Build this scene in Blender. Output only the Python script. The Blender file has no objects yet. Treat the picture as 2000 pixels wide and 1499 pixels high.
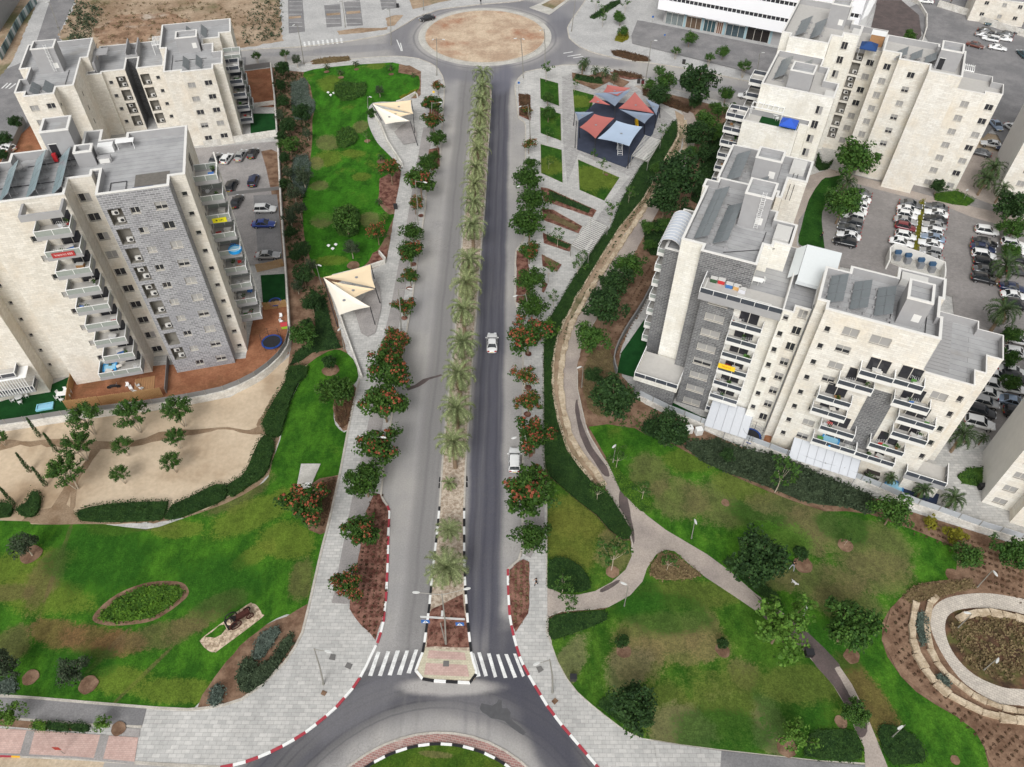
import bpy, bmesh, math, random
from mathutils import Vector, Matrix, noise as mnoise
from mathutils.geometry import tessellate_polygon
R_=math.radians
C=bpy.context.scene
COL=C.collection
rnd=random.Random(7)
# ---------------------------------------------------------------- camera
H=90.0; FL=1.49793; PI=math.pi
PIT=0.83085722; ROL=0.00881719
_F=Vector((0,math.cos(PIT),-math.sin(PIT))); _r=Vector((1,0,0)); _u=_r.cross(_F)
_R=math.cos(ROL)*_r+math.sin(ROL)*_u; _U=-math.sin(ROL)*_r+math.cos(ROL)*_u
def G(x,y,z=0.0):
    "photo coordinate to the real point of the place that lies z metres above the ground"
    d=_F*FL+_R*((x-1000)/1000)-_U*((y-749.5)/1000)
    t=(H-z)/-d.z
    return Vector((d.x*t,d.y*t,z))
cam=bpy.data.cameras.new('camera'); co=bpy.data.objects.new('camera',cam); COL.objects.link(co)
cam.lens=FL*1000/2000*36; cam.sensor_width=36; cam.clip_start=1; cam.clip_end=6000
m=Matrix((_R,_U,-_F)).transposed().to_4x4(); m.translation=(0,0,H); co.matrix_world=m
C.camera=co
# ---------------------------------------------------------------- light
SUN_EL=R_(44); SUN_AZ=R_(192)   # azimuth clockwise from +Y
w=bpy.data.worlds.new('World'); C.world=w; w.use_nodes=True
nt=w.node_tree; bg=nt.nodes['Background']
sky=nt.nodes.new('ShaderNodeTexSky'); sky.sky_type='NISHITA'; sky.sun_disc=False
sky.sun_elevation=SUN_EL; sky.sun_rotation=SUN_AZ; sky.air_density=1.0; sky.dust_density=4.0; sky.ozone_density=1.0
hs=nt.nodes.new('ShaderNodeHueSaturation'); hs.inputs['Saturation'].default_value=0.05
nt.links.new(sky.outputs[0],hs.inputs['Color']); nt.links.new(hs.outputs[0],bg.inputs[0]); bg.inputs[1].default_value=0.15
sl=bpy.data.lights.new('sun','SUN'); sl.energy=1.35; sl.angle=R_(22); sl.color=(1,0.985,0.965)
so=bpy.data.objects.new('sun',sl); COL.objects.link(so)
sd=Vector((math.sin(SUN_AZ)*math.cos(SUN_EL),math.cos(SUN_AZ)*math.cos(SUN_EL),math.sin(SUN_EL)))
so.rotation_euler=sd.to_track_quat('Z','Y').to_euler()
C.view_settings.view_transform='Standard'; C.view_settings.look='None'; C.view_settings.exposure=0.06; C.view_settings.gamma=1
C.render.engine='CYCLES'
# ---------------------------------------------------------------- node helpers
class X:
    def __init__(s,nt,v): s.nt=nt; s.v=v
    def m(s,op,*a,clamp=False):
        n=s.nt.nodes.new('ShaderNodeMath'); n.operation=op; n.use_clamp=clamp
        for i,q in enumerate((s,)+a):
            if isinstance(q,X): s.nt.links.new(q.v,n.inputs[i])
            else: n.inputs[i].default_value=q
        return X(s.nt,n.outputs[0])
    def __add__(s,o): return s.m('ADD',o)
    def __sub__(s,o): return s.m('SUBTRACT',o)
    def __mul__(s,o): return s.m('MULTIPLY',o)
    def __truediv__(s,o): return s.m('DIVIDE',o)
    def abs(s): return s.m('ABSOLUTE')
    def max(s,o): return s.m('MAXIMUM',o)
    def min(s,o): return s.m('MINIMUM',o)
    def inv(s):
        n=s.nt.nodes.new('ShaderNodeMath'); n.operation='SUBTRACT'; n.inputs[0].default_value=1; s.nt.links.new(s.v,n.inputs[1]); return X(s.nt,n.outputs[0])
    def ss(s,lo,hi,a=0.0,b=1.0):
        n=s.nt.nodes.new('ShaderNodeMapRange'); n.interpolation_type='SMOOTHSTEP'; s.nt.links.new(s.v,n.inputs[0])
        for i,q in enumerate((lo,hi,a,b)): n.inputs[i+1].default_value=q
        return X(s.nt,n.outputs[0])
def col(c): return (c[0],c[1],c[2],1)
class N:
    "a principled material under construction"
    def __init__(s,name,rough=.85,spec=.3):
        s.mat=bpy.data.materials.new(name); s.mat.use_nodes=True; s.nt=s.mat.node_tree
        s.b=s.nt.nodes['Principled BSDF']; s.b.inputs['Roughness'].default_value=rough
        s.b.inputs['Specular IOR Level'].default_value=spec
    def node(s,t,**k):
        n=s.nt.nodes.new(t)
        for a,v in k.items(): setattr(n,a,v)
        return n
    def pos(s):
        return s.node('ShaderNodeNewGeometry').outputs['Position']
    def uv(s): return s.node('ShaderNodeTexCoord').outputs['UV']
    def obj(s): return s.node('ShaderNodeTexCoord').outputs['Object']
    def rand(s): return X(s.nt,s.node('ShaderNodeObjectInfo').outputs['Random'])
    def noise(s,vec,scale,detail=4,rough=.6,dist=0.0,off=0.0,stretch=None):
        n=s.node('ShaderNodeTexNoise'); 
        if off or stretch:
            mp=s.node('ShaderNodeMapping'); mp.inputs['Location'].default_value=(off,off*.7,0)
            if stretch: mp.inputs['Scale'].default_value=stretch
            s.nt.links.new(vec,mp.inputs[0]); vec=mp.outputs[0]
        s.nt.links.new(vec,n.inputs['Vector']); n.inputs['Scale'].default_value=scale
        n.inputs['Detail'].default_value=detail; n.inputs['Roughness'].default_value=rough; n.inputs['Distortion'].default_value=dist
        return X(s.nt,n.outputs['Fac'])
    def sep(s,vec):
        n=s.node('ShaderNodeSeparateXYZ'); s.nt.links.new(vec,n.inputs[0]); return X(s.nt,n.outputs[0]),X(s.nt,n.outputs[1]),X(s.nt,n.outputs[2])
    def mix(s,f,a,b,mode='MIX'):
        n=s.node('ShaderNodeMix',data_type='RGBA',blend_type=mode)
        for q,i in ((f,0),(a,6),(b,7)):
            if isinstance(q,X): s.nt.links.new(q.v,n.inputs[i])
            elif isinstance(q,(tuple,list)): n.inputs[i].default_value=col(q)
            elif isinstance(q,(int,float)): n.inputs[i].default_value=q
            else: s.nt.links.new(q,n.inputs[i])
        return n.outputs[2]
    def brick(s,vec,w,h,mortar,c1,c2,cm,offset=.5,bias=0.0):
        n=s.node('ShaderNodeTexBrick',offset=offset); s.nt.links.new(vec,n.inputs['Vector'])
        for k,v in (('Color1',col(c1)),('Color2',col(c2)),('Mortar',col(cm)),('Scale',1.0),('Mortar Size',mortar),('Mortar Smooth',.1),('Bias',bias),('Brick Width',w),('Row Height',h)): n.inputs[k].default_value=v
        return n.outputs['Color'],X(s.nt,n.outputs['Fac'])
    def blob(s,vec,cx,cy,rx,ry,ang=0.0,lo=.55,hi=1.1,wob=None):
        mp=s.node('ShaderNodeMapping',vector_type='TEXTURE'); mp.inputs['Location'].default_value=(cx,cy,0); mp.inputs['Rotation'].default_value=(0,0,ang); mp.inputs['Scale'].default_value=(rx,ry,1e6)
        s.nt.links.new(vec,mp.inputs[0]); l=s.node('ShaderNodeVectorMath',operation='LENGTH'); s.nt.links.new(mp.outputs[0],l.inputs[0])
        x=X(s.nt,l.outputs['Value'])
        if wob is not None: x=x+wob
        return x.ss(lo,hi,1,0)
    def bump(s,h,strength=.3,dist=.05):
        n=s.node('ShaderNodeBump'); n.inputs['Strength'].default_value=strength; n.inputs['Distance'].default_value=dist
        s.nt.links.new(h.v,n.inputs['Height']); s.nt.links.new(n.outputs[0],s.b.inputs['Normal'])
    def out(s,c):
        if isinstance(c,(tuple,list)): s.b.inputs['Base Color'].default_value=col(c)
        else: s.nt.links.new(c,s.b.inputs['Base Color'])
        return s.mat
def srgb(r,g,b,k=1.0):
    f=lambda c:((c/255)/12.92 if c/255<=.04045 else ((c/255+.055)/1.055)**2.4)*k
    return (f(r),f(g),f(b))
def plain(name,c,rough=.7,var=.12,scale=3.0,spec=.3,metal=0.0,space='obj'):
    n=N(name,rough,spec); v=n.obj() if space=='obj' else n.pos()
    k=n.noise(v,scale,3); 
    n.b.inputs['Metallic'].default_value=metal
    return n.out(n.mix(k,tuple(x*(1-var) for x in c),tuple(min(1,x*(1+var)) for x in c)))
# ---------------------------------------------------------------- ground materials
def two(name,c1,c2,s1,s2=None,rough=.95,lo=.35,hi=.65,c3=None,s3=.08,bump=0,k=.55):
    n=N(name,rough,.15); p=n.pos()
    c=n.mix(n.noise(p,s1,6,.65).ss(lo,hi),c1,c2)
    if c3: c=n.mix(n.noise(p,s3,5,.6,off=31).ss(.5,.68),c,c3)
    f=n.noise(p,s2 or s1*9,3,.7,off=5)
    c=n.mix(k,c,n.mix(f.ss(.25,.75),(.62,.62,.62),(1.2,1.2,1.2)),'MULTIPLY')
    if bump: n.bump(f,bump,.1)
    return n.out(c)
def lawn_mat(name,base_dark,base_light,yellow,brown,bl,bias=0.0):
    n=N(name,.95,.1); p=n.pos()
    wob=n.noise(p,.13,5,.65)
    fine=n.noise(p,2.2,4,.7,off=9); mid=n.noise(p,.45,5,.65,off=3,stretch=(1,.55,1))
    c=n.mix(mid.ss(.33,.66),base_dark,base_light)
    hf=n.noise(p,5.5,3,.7,off=77); gr=(fine-.5)*.22+(hf-.5)*.16
    c=n.mix((n.noise(p,.085,6,.66,off=17)+gr+(bias-.03)).ss(.55,.66)*.6,c,yellow)
    c=n.mix((n.noise(p,.07,6,.68,off=57)+gr+(bias-.05)).ss(.60,.72)*.55,c,brown)
    for (x,y,rx,ry,a,kind) in bl:
        q=G(x,y); b=(n.blob(p,q.x,q.y,rx,ry,R_(a),.2,1.25,(wob-.5)*1.3)+(fine-.5)*.9+(hf-.5)*.7).ss(.32,.68)
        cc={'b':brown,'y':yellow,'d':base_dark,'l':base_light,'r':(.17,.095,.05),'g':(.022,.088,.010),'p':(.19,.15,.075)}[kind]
        c=n.mix(b*(.55 if kind in 'bp' else .68),c,cc)
    c=n.mix(.6,c,n.mix(fine.ss(.3,.7),(.62,.62,.6),(1.28,1.25,1.2)),'MULTIPLY')
    c=n.mix(.6,c,n.mix(hf.ss(.3,.7),(.6,.62,.6),(1.35,1.35,1.25)),'MULTIPLY'); c=n.mix(.5,c,n.mix(mid.ss(.3,.7),(.72,.76,.7),(1.2,1.18,1.1)),'MULTIPLY')
    n.bump(hf,.6,.12)
    return n.out(c)
GD,GL_,GY,GB=(.034,.108,.012),(.066,.178,.016),(.13,.17,.028),(.19,.15,.08)
M={}
M['sand']=two('bare_sand',srgb(196,180,158),srgb(178,160,136),.12,2.5,c3=srgb(150,120,92),s3=.035,bump=.3)
M['field']=two('dry_field',srgb(204,188,164),srgb(186,168,144),.07,1.6,c3=srgb(160,138,112),s3=.04,bump=.2)
M['soil']=two('planting_soil',srgb(142,116,96),srgb(104,80,64),.5,4,bump=.5)
M['redsoil']=two('red_soil',srgb(160,112,84),srgb(136,90,66),.3,3,c3=srgb(120,84,60),s3=.15,bump=.4)
M['mulch']=two('red_mulch',srgb(146,108,94),srgb(88,54,46),1.1,6,bump=.8)
M['scrubsoil']=two('scrub_soil',srgb(178,158,136),srgb(142,120,98),.09,1.5,c3=srgb(104,104,74),s3=.06,bump=.4)
M['concrete']=two('concrete',srgb(196,193,186),srgb(178,175,168),.4,4)
M['lightpave']=two('light_paving',srgb(186,185,183),srgb(172,171,170),.2,3)
M['bike']=two('bike_asphalt',srgb(164,159,156),srgb(148,144,142),.25,5)
M['path']=two('path_asphalt',srgb(178,166,156),srgb(162,152,144),.2,6,c3=srgb(150,140,134),s3=.1)
M['wet']=two('wet_asphalt',srgb(104,92,90),srgb(88,80,78),.4,6,rough=.6)
M['greyasphalt']=two('grey_asphalt',srgb(140,138,138),srgb(122,121,122),.2,5)
M['kerb']=two('kerb_stone',srgb(196,190,180),srgb(174,168,158),.8,6)
M['pebble']=two('white_pebbles',srgb(225,205,180),srgb(150,130,108),3.2,9,bump=1)
M['stonewall']=two('rough_limestone',srgb(206,190,166),srgb(168,150,126),.9,5,bump=.8)
M['turf']=two('artificial_turf',(.008,.05,.012),(.012,.07,.016),.6,6)
M['hedgefloor']=two('leafy_floor',(.018,.04,.014),(.03,.06,.02),.8,6)
def paver(name,c1,c2,cm,w=.6,h=.3,rot=0.0,mort=.02,bigc=None):
    n=N(name,.9,.2); p=n.pos(); mp=n.node('ShaderNodeMapping'); mp.inputs['Rotation'].default_value=(0,0,rot)
    n.nt.links.new(p,mp.inputs[0]); c,f=n.brick(mp.outputs[0],w,h,mort,c1,c2,cm)
    c=n.mix(.75,c,n.mix(n.noise(p,.12,6,.65).ss(.3,.7),(.80,.80,.80),(1.1,1.1,1.1)),'MULTIPLY')
    c=n.mix(.5,c,n.mix(n.noise(p,1.7,4,.7).ss(.3,.7),(.78,.78,.78),(1.12,1.12,1.12)),'MULTIPLY')
    if bigc: c=n.mix(n.noise(p,.1,5,.6,off=21).ss(.55,.62)*.7,c,bigc)
    return n.out(c)
M['pave']=paver('grey_pavers',srgb(197,195,191),srgb(179,178,175),srgb(154,152,149),.9,.45)
M['paveplaza']=paver('plaza_pavers',srgb(186,184,181),srgb(160,158,156),srgb(132,130,128),.6,.3,.35,bigc=srgb(158,156,154))
M['pavepink']=paver('pink_pavers',srgb(206,178,168),srgb(196,166,156),srgb(184,156,148),.4,.2)
M['pavebeige']=paver('beige_pavers',srgb(210,204,180),srgb(200,192,168),srgb(180,172,150),.4,.2)
M['lotpave']=paver('lot_pavers',srgb(150,145,142),srgb(139,135,133),srgb(130,126,124),.4,.2,.3,bigc=srgb(132,128,126))
M['ringpave']=paver('ring_pavers',srgb(206,198,186),srgb(190,182,172),srgb(160,150,140),.5,.3,.5)
M['cobble']=two('median_cobbles',srgb(210,196,178),srgb(160,142,124),2.4,7,bump=1)
M['brickring']=paver('brick_ring',srgb(168,126,118),srgb(144,112,106),srgb(184,172,164),.45,.25,.2,bigc=srgb(196,180,170))
def line_mat(): return two('road_paint',srgb(236,236,234),srgb(205,205,203),1.5,9,rough=.7)
M['paint']=line_mat()
M['whitek']=plain('white_kerb_paint',(.8,.8,.78),.6,.1,2,space='pos')
M['redk']=plain('red_kerb_paint',srgb(165,62,72),.6,.15,2,space='pos')
M['blackk']=plain('black_kerb_paint',(.02,.02,.022),.6,.2,2,space='pos')
M['yellowk']=plain('yellow_kerb_paint',srgb(235,180,50),.6,.1,2,space='pos')
def asphalt():
    n=N('road_asphalt',.85,.25); p=n.pos(); x,y,z=n.sep(p)
    big=n.noise(p,.045,6,.65); fine=n.noise(p,5,3,.7); wob=(n.noise(p,.09,5,.6,off=4)-.5)
    streak=n.noise(p,.9,4,.6,stretch=(1,.03,1))
    ag,lg=srgb(150,148,150),srgb(172,168,163)
    c=n.mix(big.ss(.35,.7),srgb(152,150,149),lg)
    def band(c,x0,x1,soft,y0,y1,colr,k,slope=0.0):
        xx=x+wob*1.1-(y-110)*slope
        mk=xx.ss(x0-soft,x0+soft)*xx.ss(x1-soft,x1+soft,1,0)*y.ss(y0-5,y0+5)*y.ss(y1-9,y1+9,1,0)*(streak.ss(.15,.6,.7,1))
        return n.mix(mk*k,c,colr)
    XL0,XL1,XR0,XR1=band_x
    c=band(c,XL0,XL1,.8,38,190,srgb(128,126,125),.85)
    c=band(c,XR0,XR1,.55,38,190,srgb(80,80,90),.95)
    def ring(c,cx,cy,r0,r1,soft,colr,k,w=.8):
        d=(((x-cx)*(x-cx)+(y-cy)*(y-cy)).m('SQRT'))+wob*w*2
        mk=d.ss(r0-soft,r0+soft)*d.ss(r1-soft,r1+soft,1,0)
        return n.mix(mk*k,c,colr)
    c=ring(c,RB1[0],RB1[1],17.2,24.5,1.6,srgb(90,89,91),.92)
    c=ring(c,RB1[0],RB1[1],18.6,19.5,.5,srgb(84,84,92),.6)
    c=ring(c,RB1[0],RB1[1],21.5,23.0,.8,srgb(80,80,88),.6)
    for r_,w_,k_ in ((17.6,.12,.5),(18.4,.2,.5),(20.1,.14,.55),(20.9,.25,.45),(22.3,.16,.5),(23.6,.2,.4)): c=ring(c,RB1[0],RB1[1],r_,r_+w_,.12,srgb(62,62,70),k_,.5)
    c=ring(c,RB2[0],RB2[1],20,26.5,1.6,srgb(122,121,125),.85)
    c=ring(c,RB2[0],RB2[1],19.0,19.5,.2,srgb(96,95,102),.5,.5)
    for x_ in (XR0+.9,XR0+2.3,XR0+3.6,XL0+1.2,XL0+2.9): c=band(c,x_,x_+.35,.25,30,190,srgb(66,66,76) if x_>XR0-1 else srgb(110,108,108),.5)
    for b in road_blobs:
        q=G(b[0],b[1]); c=n.mix(n.blob(p,q.x,q.y,b[2],b[3],R_(b[4]),.5,1.05,wob*1.2)*b[6],c,b[5])
    crack=n.noise(p,.35,8,.75,dist=1.5,off=8).m('SUBTRACT',.5).abs().ss(.0,.012,1,0)*n.noise(p,.06,2,off=40).ss(.5,.6)
    c=n.mix(crack*.6,c,srgb(100,98,98))
    c=n.mix(.55,c,n.mix(fine.ss(.25,.75),(.8,.8,.8),(1.15,1.15,1.15)),'MULTIPLY')
    c=n.mix(.5,c,n.mix(streak.ss(.2,.8),(.88,.88,.88),(1.08,1.08,1.08)),'MULTIPLY')
    return n.out(c)
RB1=(-7.64,14.04); RB2=(-8.13,209.8)
_a=[G(800,820).x,G(868,820).x,G(924,700).x+.4,G(993,700).x]
band_x=(_a[0]+2.0,_a[1]-.2,_a[2],_a[3]-.6)
DK=srgb(74,74,83)
road_blobs=[(700,1380,9,2.6,38,srgb(112,111,115),.7),(1060,1400,3.2,13,22,DK,.8),(985,1290,2.8,7,8,DK,.8),(930,1380,6,2,-10,srgb(120,118,120),.5),
 (880,1342,7,1.2,0,srgb(178,174,170),.8),(1015,95,4,9,-10,srgb(112,112,120),.8),(985,150,3.2,10,-8,srgb(110,110,120),.8),(870,140,3.5,9,12,srgb(125,124,128),.7),
 (1080,60,5,12,-25,srgb(112,112,118),.75),(1110,20,4,10,-35,srgb(125,125,130),.7),(1160,120,12,3,-12,srgb(125,124,128),.7),(700,95,16,2.5,8,srgb(135,134,137),.7),(600,105,14,2,4,srgb(135,134,137),.6),(1350,165,20,2.6,-14,srgb(130,129,132),.7)]
M['asphalt']=asphalt()
# ---------------------------------------------------------------- mesh helpers
def new_mesh(name,verts,faces,mats=(),mi=None,smooth=False,uvs=None):
    me=bpy.data.meshes.new(name); me.from_pydata([tuple(v) for v in verts],[],faces)
    for q in mats: me.materials.append(q)
    if mi:
        for p,i in zip(me.polygons,mi): p.material_index=i
    if smooth: me.polygons.foreach_set('use_smooth',[True]*len(me.polygons))
    if uvs:
        ul=me.uv_layers.new(name='UVMap'); k=0
        for f in uvs:
            for u in f: ul.data[k].uv=u; k+=1
    me.update(); return me
def link(name,me,parent=None,loc=None,rot=None,**props):
    o=bpy.data.objects.new(name,me); COL.objects.link(o)
    if parent is not None: o.parent=parent
    if loc is not None: o.location=loc
    if rot is not None: o.rotation_euler=(0,0,rot)
    for k,v in props.items(): o[k]=v
    return o
def thing(name,label,cat,loc=(0,0,0),rot=0.0,group=None):
    o=link(name,None,None,loc,rot,label=label,category=cat); o.empty_display_size=.5
    if group: o['group']=group
    return o
def tag(o,label,cat,group=None,kind=None):
    o['label']=label; o['category']=cat
    if group: o['group']=group
    if kind: o['kind']=kind
    return o
def copy_tree(o,parent=None):
    c=o.copy(); COL.objects.link(c); c.parent=parent
    for ch in o.children: copy_tree(ch,c)
    return c
class B:
    "collects boxes, prisms, tubes and quads into one mesh"
    def __init__(s): s.v=[]; s.f=[]; s.mi=[]; s.uv=[]
    def quad(s,a,b,c,d,mi=0,uv=None):
        k=len(s.v); s.v+=[Vector(a),Vector(b),Vector(c),Vector(d)]; s.f.append((k,k+1,k+2,k+3)); s.mi.append(mi); s.uv.append(uv or [(0,0)]*4)
    def face(s,pts,mi=0,uv=None):
        k=len(s.v); s.v+=[Vector(p) for p in pts]; s.f.append(tuple(range(k,k+len(pts)))); s.mi.append(mi); s.uv.append(uv or [(p[0],p[1]) for p in pts])
    def box(s,x0,x1,y0,y1,z0,z1,mi=0,M_=None):
        P=[Vector((x,y,z)) for z in (z0,z1) for y in (y0,y1) for x in (x0,x1)]
        if M_ is not None: P=[M_@p for p in P]
        for a in ((0,2,3,1),(4,5,7,6),(0,1,5,4),(1,3,7,5),(3,2,6,7),(2,0,4,6)):
            q=[P[i] for i in a]; w=(q[1]-q[0]).length; h=(q[2]-q[1]).length
            s.quad(*q,mi=mi,uv=[(0,0),(w,0),(w,h),(0,h)])
    def prism(s,pts,z0,z1,mi=0,cap=True,mt=None,bottom=False):
        n=len(pts); u=0
        area=sum(pts[i][0]*pts[(i+1)%n][1]-pts[(i+1)%n][0]*pts[i][1] for i in range(n))
        if area<0: pts=pts[::-1]
        for i in range(n):
            a=pts[i]; b=pts[(i+1)%n]; l=math.hypot(b[0]-a[0],b[1]-a[1])
            s.quad((a[0],a[1],z0),(b[0],b[1],z0),(b[0],b[1],z1),(a[0],a[1],z1),mi,[(u,z0),(u+l,z0),(u+l,z1),(u,z1)]); u+=l
        if cap:
            for t in tessellate_polygon([[Vector((p[0],p[1],0)) for p in pts]]):
                q=[pts[i] for i in t]
                if (q[1][0]-q[0][0])*(q[2][1]-q[0][1])-(q[1][1]-q[0][1])*(q[2][0]-q[0][0])<0: q=q[::-1]
                s.face([(p[0],p[1],z1) for p in q],mt if mt is not None else mi)
                if bottom: s.face([(p[0],p[1],z0) for p in q[::-1]],mi)
    def tube(s,a,b,r0,r1=None,n=6,mi=0,cap=True):
        a=Vector(a); b=Vector(b); r1=r0 if r1 is None else r1; d=b-a
        if d.length<1e-6: return
        t=d.normalized(); e=t.orthogonal().normalized(); g=t.cross(e)
        A=[a+(e*math.cos(2*PI*i/n)+g*math.sin(2*PI*i/n))*r0 for i in range(n)]
        Bq=[b+(e*math.cos(2*PI*i/n)+g*math.sin(2*PI*i/n))*r1 for i in range(n)]
        for i in range(n):
            j=(i+1)%n; s.quad(A[i],A[j],Bq[j],Bq[i],mi)
        if cap: s.face(Bq,mi); s.face(A[::-1],mi)
    def poly(s,pts,r,n=6,mi=0):
        for i in range(len(pts)-1): s.tube(pts[i],pts[i+1],r if not isinstance(r,(list,tuple)) else r[i],r if not isinstance(r,(list,tuple)) else r[i+1],n,mi)
    def mesh(s,name,*mats,smooth=False): return new_mesh(name,s.v,s.f,mats,s.mi,smooth,s.uv)
    def link(s,name,mats,parent=None,smooth=False,**k):
        if not isinstance(mats,(list,tuple)): mats=[mats]
        return link(name,s.mesh(name,*mats,smooth=smooth),parent,**k)
def cr(pts,n=4,closed=True):
    out=[]; L=len(pts)
    for i in range(L if closed else L-1):
        p=[Vector(pts[(i+k)%L]) if closed else Vector(pts[max(0,min(L-1,i+k))]) for k in (-1,0,1,2)]
        for j in range(n):
            t=j/n; out.append(.5*((2*p[1])+(p[2]-p[0])*t+(2*p[0]-5*p[1]+4*p[2]-p[3])*t*t+(3*p[1]-p[0]-3*p[2]+p[3])*t**3))
    if not closed: out.append(Vector(pts[-1]))
    return out
LAYER=[.13]
def P2(px,z=0.0): 
    q=G(px[0],px[1],z); return (q.x,q.y)
def sheet(name,px,mat,z=None,th=.03,smooth=0,world=False,jag=0.0,**k):
    if z is None: LAYER[0]+=.0016; z=LAYER[0]
    pts=[tuple(p) for p in px] if world else [P2(p,z) for p in px]
    if smooth: pts=[tuple(p) for p in cr([(a,b,0) for a,b in pts],smooth)]
    if jag:
        q=[]
        L=len(pts)
        for i in range(L):
            a=Vector(pts[i][:2]); b=Vector(pts[(i+1)%L][:2]); m=max(1,int((b-a).length/1.0)); nrm=Vector((-(b-a).y,(b-a).x)); nrm=nrm.normalized() if nrm.length else nrm
            for j in range(m):
                p=a.lerp(b,j/m); q.append(tuple(p+nrm*jag*mnoise.noise(Vector((p.x*.8,p.y*.8,3)))*1.6))
        pts=q
    b=B(); b.prism([p[:2] for p in pts],z-th,z)
    return b.link(name,mat,None,kind=k.pop('kind','structure'),**k)
def offset_line(pts,d):
    out=[]
    for i,p in enumerate(pts):
        a=pts[max(0,i-1)]; b=pts[min(len(pts)-1,i+1)]; t=Vector((b[0]-a[0],b[1]-a[1])); 
        if t.length: t.normalize()
        out.append((p[0]-t.y*d,p[1]+t.x*d))
    return out
def resample(pts,step):
    out=[Vector(pts[0][:2])]; acc=0
    for i in range(len(pts)-1):
        a=Vector(pts[i][:2]); b=Vector(pts[i+1][:2]); L=(b-a).length
        if L<1e-6: continue
        t=step-acc
        while t<=L: out.append(a.lerp(b,t/L)); t+=step
        acc=(acc+L)%step
    if (out[-1]-Vector(pts[-1][:2])).length>step*.3: out.append(Vector(pts[-1][:2]))
    return [tuple(p) for p in out]
def strip(b,pts,w,z0,z1,mis=(0,),step=None,gap=0.0):
    "a kerb or wall of width w centred on a line"
    if step: pts=resample(pts,step)
    l=offset_line(pts,w/2); r=offset_line(pts,-w/2)
    for i in range(len(pts)-1):
        mi=mis[i%len(mis)]
        A,Bq,Cq,D=l[i],l[i+1],r[i+1],r[i]
        t=lambda p,z:(p[0],p[1],z)
        u0,u1=i*(step or 1),(i+1)*(step or 1)
        b.quad(t(D,z1),t(Cq,z1),t(Bq,z1),t(A,z1),mi); b.quad(t(A,z0),t(A,z1),t(Bq,z1),t(Bq,z0),mi,[(u0,z0),(u0,z1),(u1,z1),(u1,z0)]); b.quad(t(Cq,z0),t(Cq,z1),t(D,z1),t(D,z0),mi,[(u1,z0),(u1,z1),(u0,z1),(u0,z0)])
        if i in (0,): b.quad(t(A,z0),t(D,z0),t(D,z1),t(A,z1),mi)
        if i==len(pts)-2: b.quad(t(Bq,z1),t(Cq,z1),t(Cq,z0),t(Bq,z0),mi)
def kerb(px,mats,w=.3,top=.16,step=1.1,smooth=0,world=False,name='kerb'):
    pts=list(px) if world else [P2(p,.12) for p in px]
    if smooth: pts=[tuple(p)[:2] for p in cr([(a,b_,0) for a,b_ in pts],smooth,False)]
    b=B(); strip(b,pts,w,0.0,top,tuple(range(len(mats))),step)
    return b.link(name,mats,None,kind='structure')
# ---------------------------------------------------------------- the ground plan
def big(name,x0,x1,y0,y1,z,mat):
    b=B(); b.quad((x0,y0,z),(x1,y0,z),(x1,y1,z),(x0,y1,z)); return b.link(name,mat,None,kind='structure')
big('ground',-2500,2500,-400,4000,-.03,M['sand'])
sheet('road',[(440,-60),(1750,-60),(1700,260),(1420,1750),(100,1750),(640,400),(420,150)],M['asphalt'],z=0.0,th=.02)
LK=[(0,1476),(80,1478),(150,1482),(300,1492),(430,1499),(468,1492),(500,1481),(535,1466),(569,1448),(602,1427),(632,1403),(656,1382),(677,1358),(692,1341),(704,1322),(714,1304),(722,1286),(737,1256),(744,1235),(749,1214),(754.5,1160),(757,1100),(758.6,1038),(760.4,999),(756.5,988.5),(742,966),(747,940),(750.5,894),(765.5,810),(788,682),(804.5,586),(813.5,520),(831.5,400),(832,372),(840,342),(845,336),(859,327),(861.5,270),(866,210),(868.5,168),(864.6,150),(854,132),(839,123),(815,114),(780,110),(740,111),(680,116),(608,123),(540,128),(480,131),(380,142),(250,160),(60,190)]
left=[(-40,1474)]+LK+[(-300,300),(-900,900),(-900,1480)]
sheet('pavement',left,M['pave'],z=.12,th=.2)
NWK=[(300,116),(500,96),(590,91.5),(680,81),(755,67.5),(785,51),(815,33),(860,18),(935,9),(1010,3),(1060,-10),(1110,-40)]
sheet('pavement',[(-400,-100)]+[(-400,160),(60,140)]+NWK+[(1100,-100)],M['lightpave'],z=.12,th=.2)
NEK=[(1180,-60),(1144,0),(1132,18),(1117,39),(1108,54),(1112,75),(1129,90),(1156,102),(1210,115.5),(1270,123),(1330,132),(1420,150),(1492,165),(1600,195)]
sheet('pavement',NEK+[(1800,235),(2300,330),(2600,-100),(1300,-110)],M['lightpave'],z=.12,th=.2)
RK=[(1290,1640),(1168,1499),(1150,1478),(1132,1457),(1096,1415),(1069,1379),(1036,1325),(1022,1299),(1015,1283),(1006,1253),(1000,1229),(995,1199),(993,1160),(992,1130),(992,1112),(1007,1100),(1020.5,1086),(1020.7,849),(1022,634),(1022,616),(1005.5,592),(1007,490),(1024,470),(1026.5,300),(1026.5,240),(1013,231),(1007,186),(1005.5,168),(1010,156),(1025,141),(1048,136),(1100,127),(1150,128),(1200,137),(1258,152),(1300,170),(1372,190),(1444,207),(1600,245)]
sheet('pavement',RK+[(1850,300),(2400,560),(2900,1300),(2600,1700)],M['pave'],z=.12,th=.2)
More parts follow.
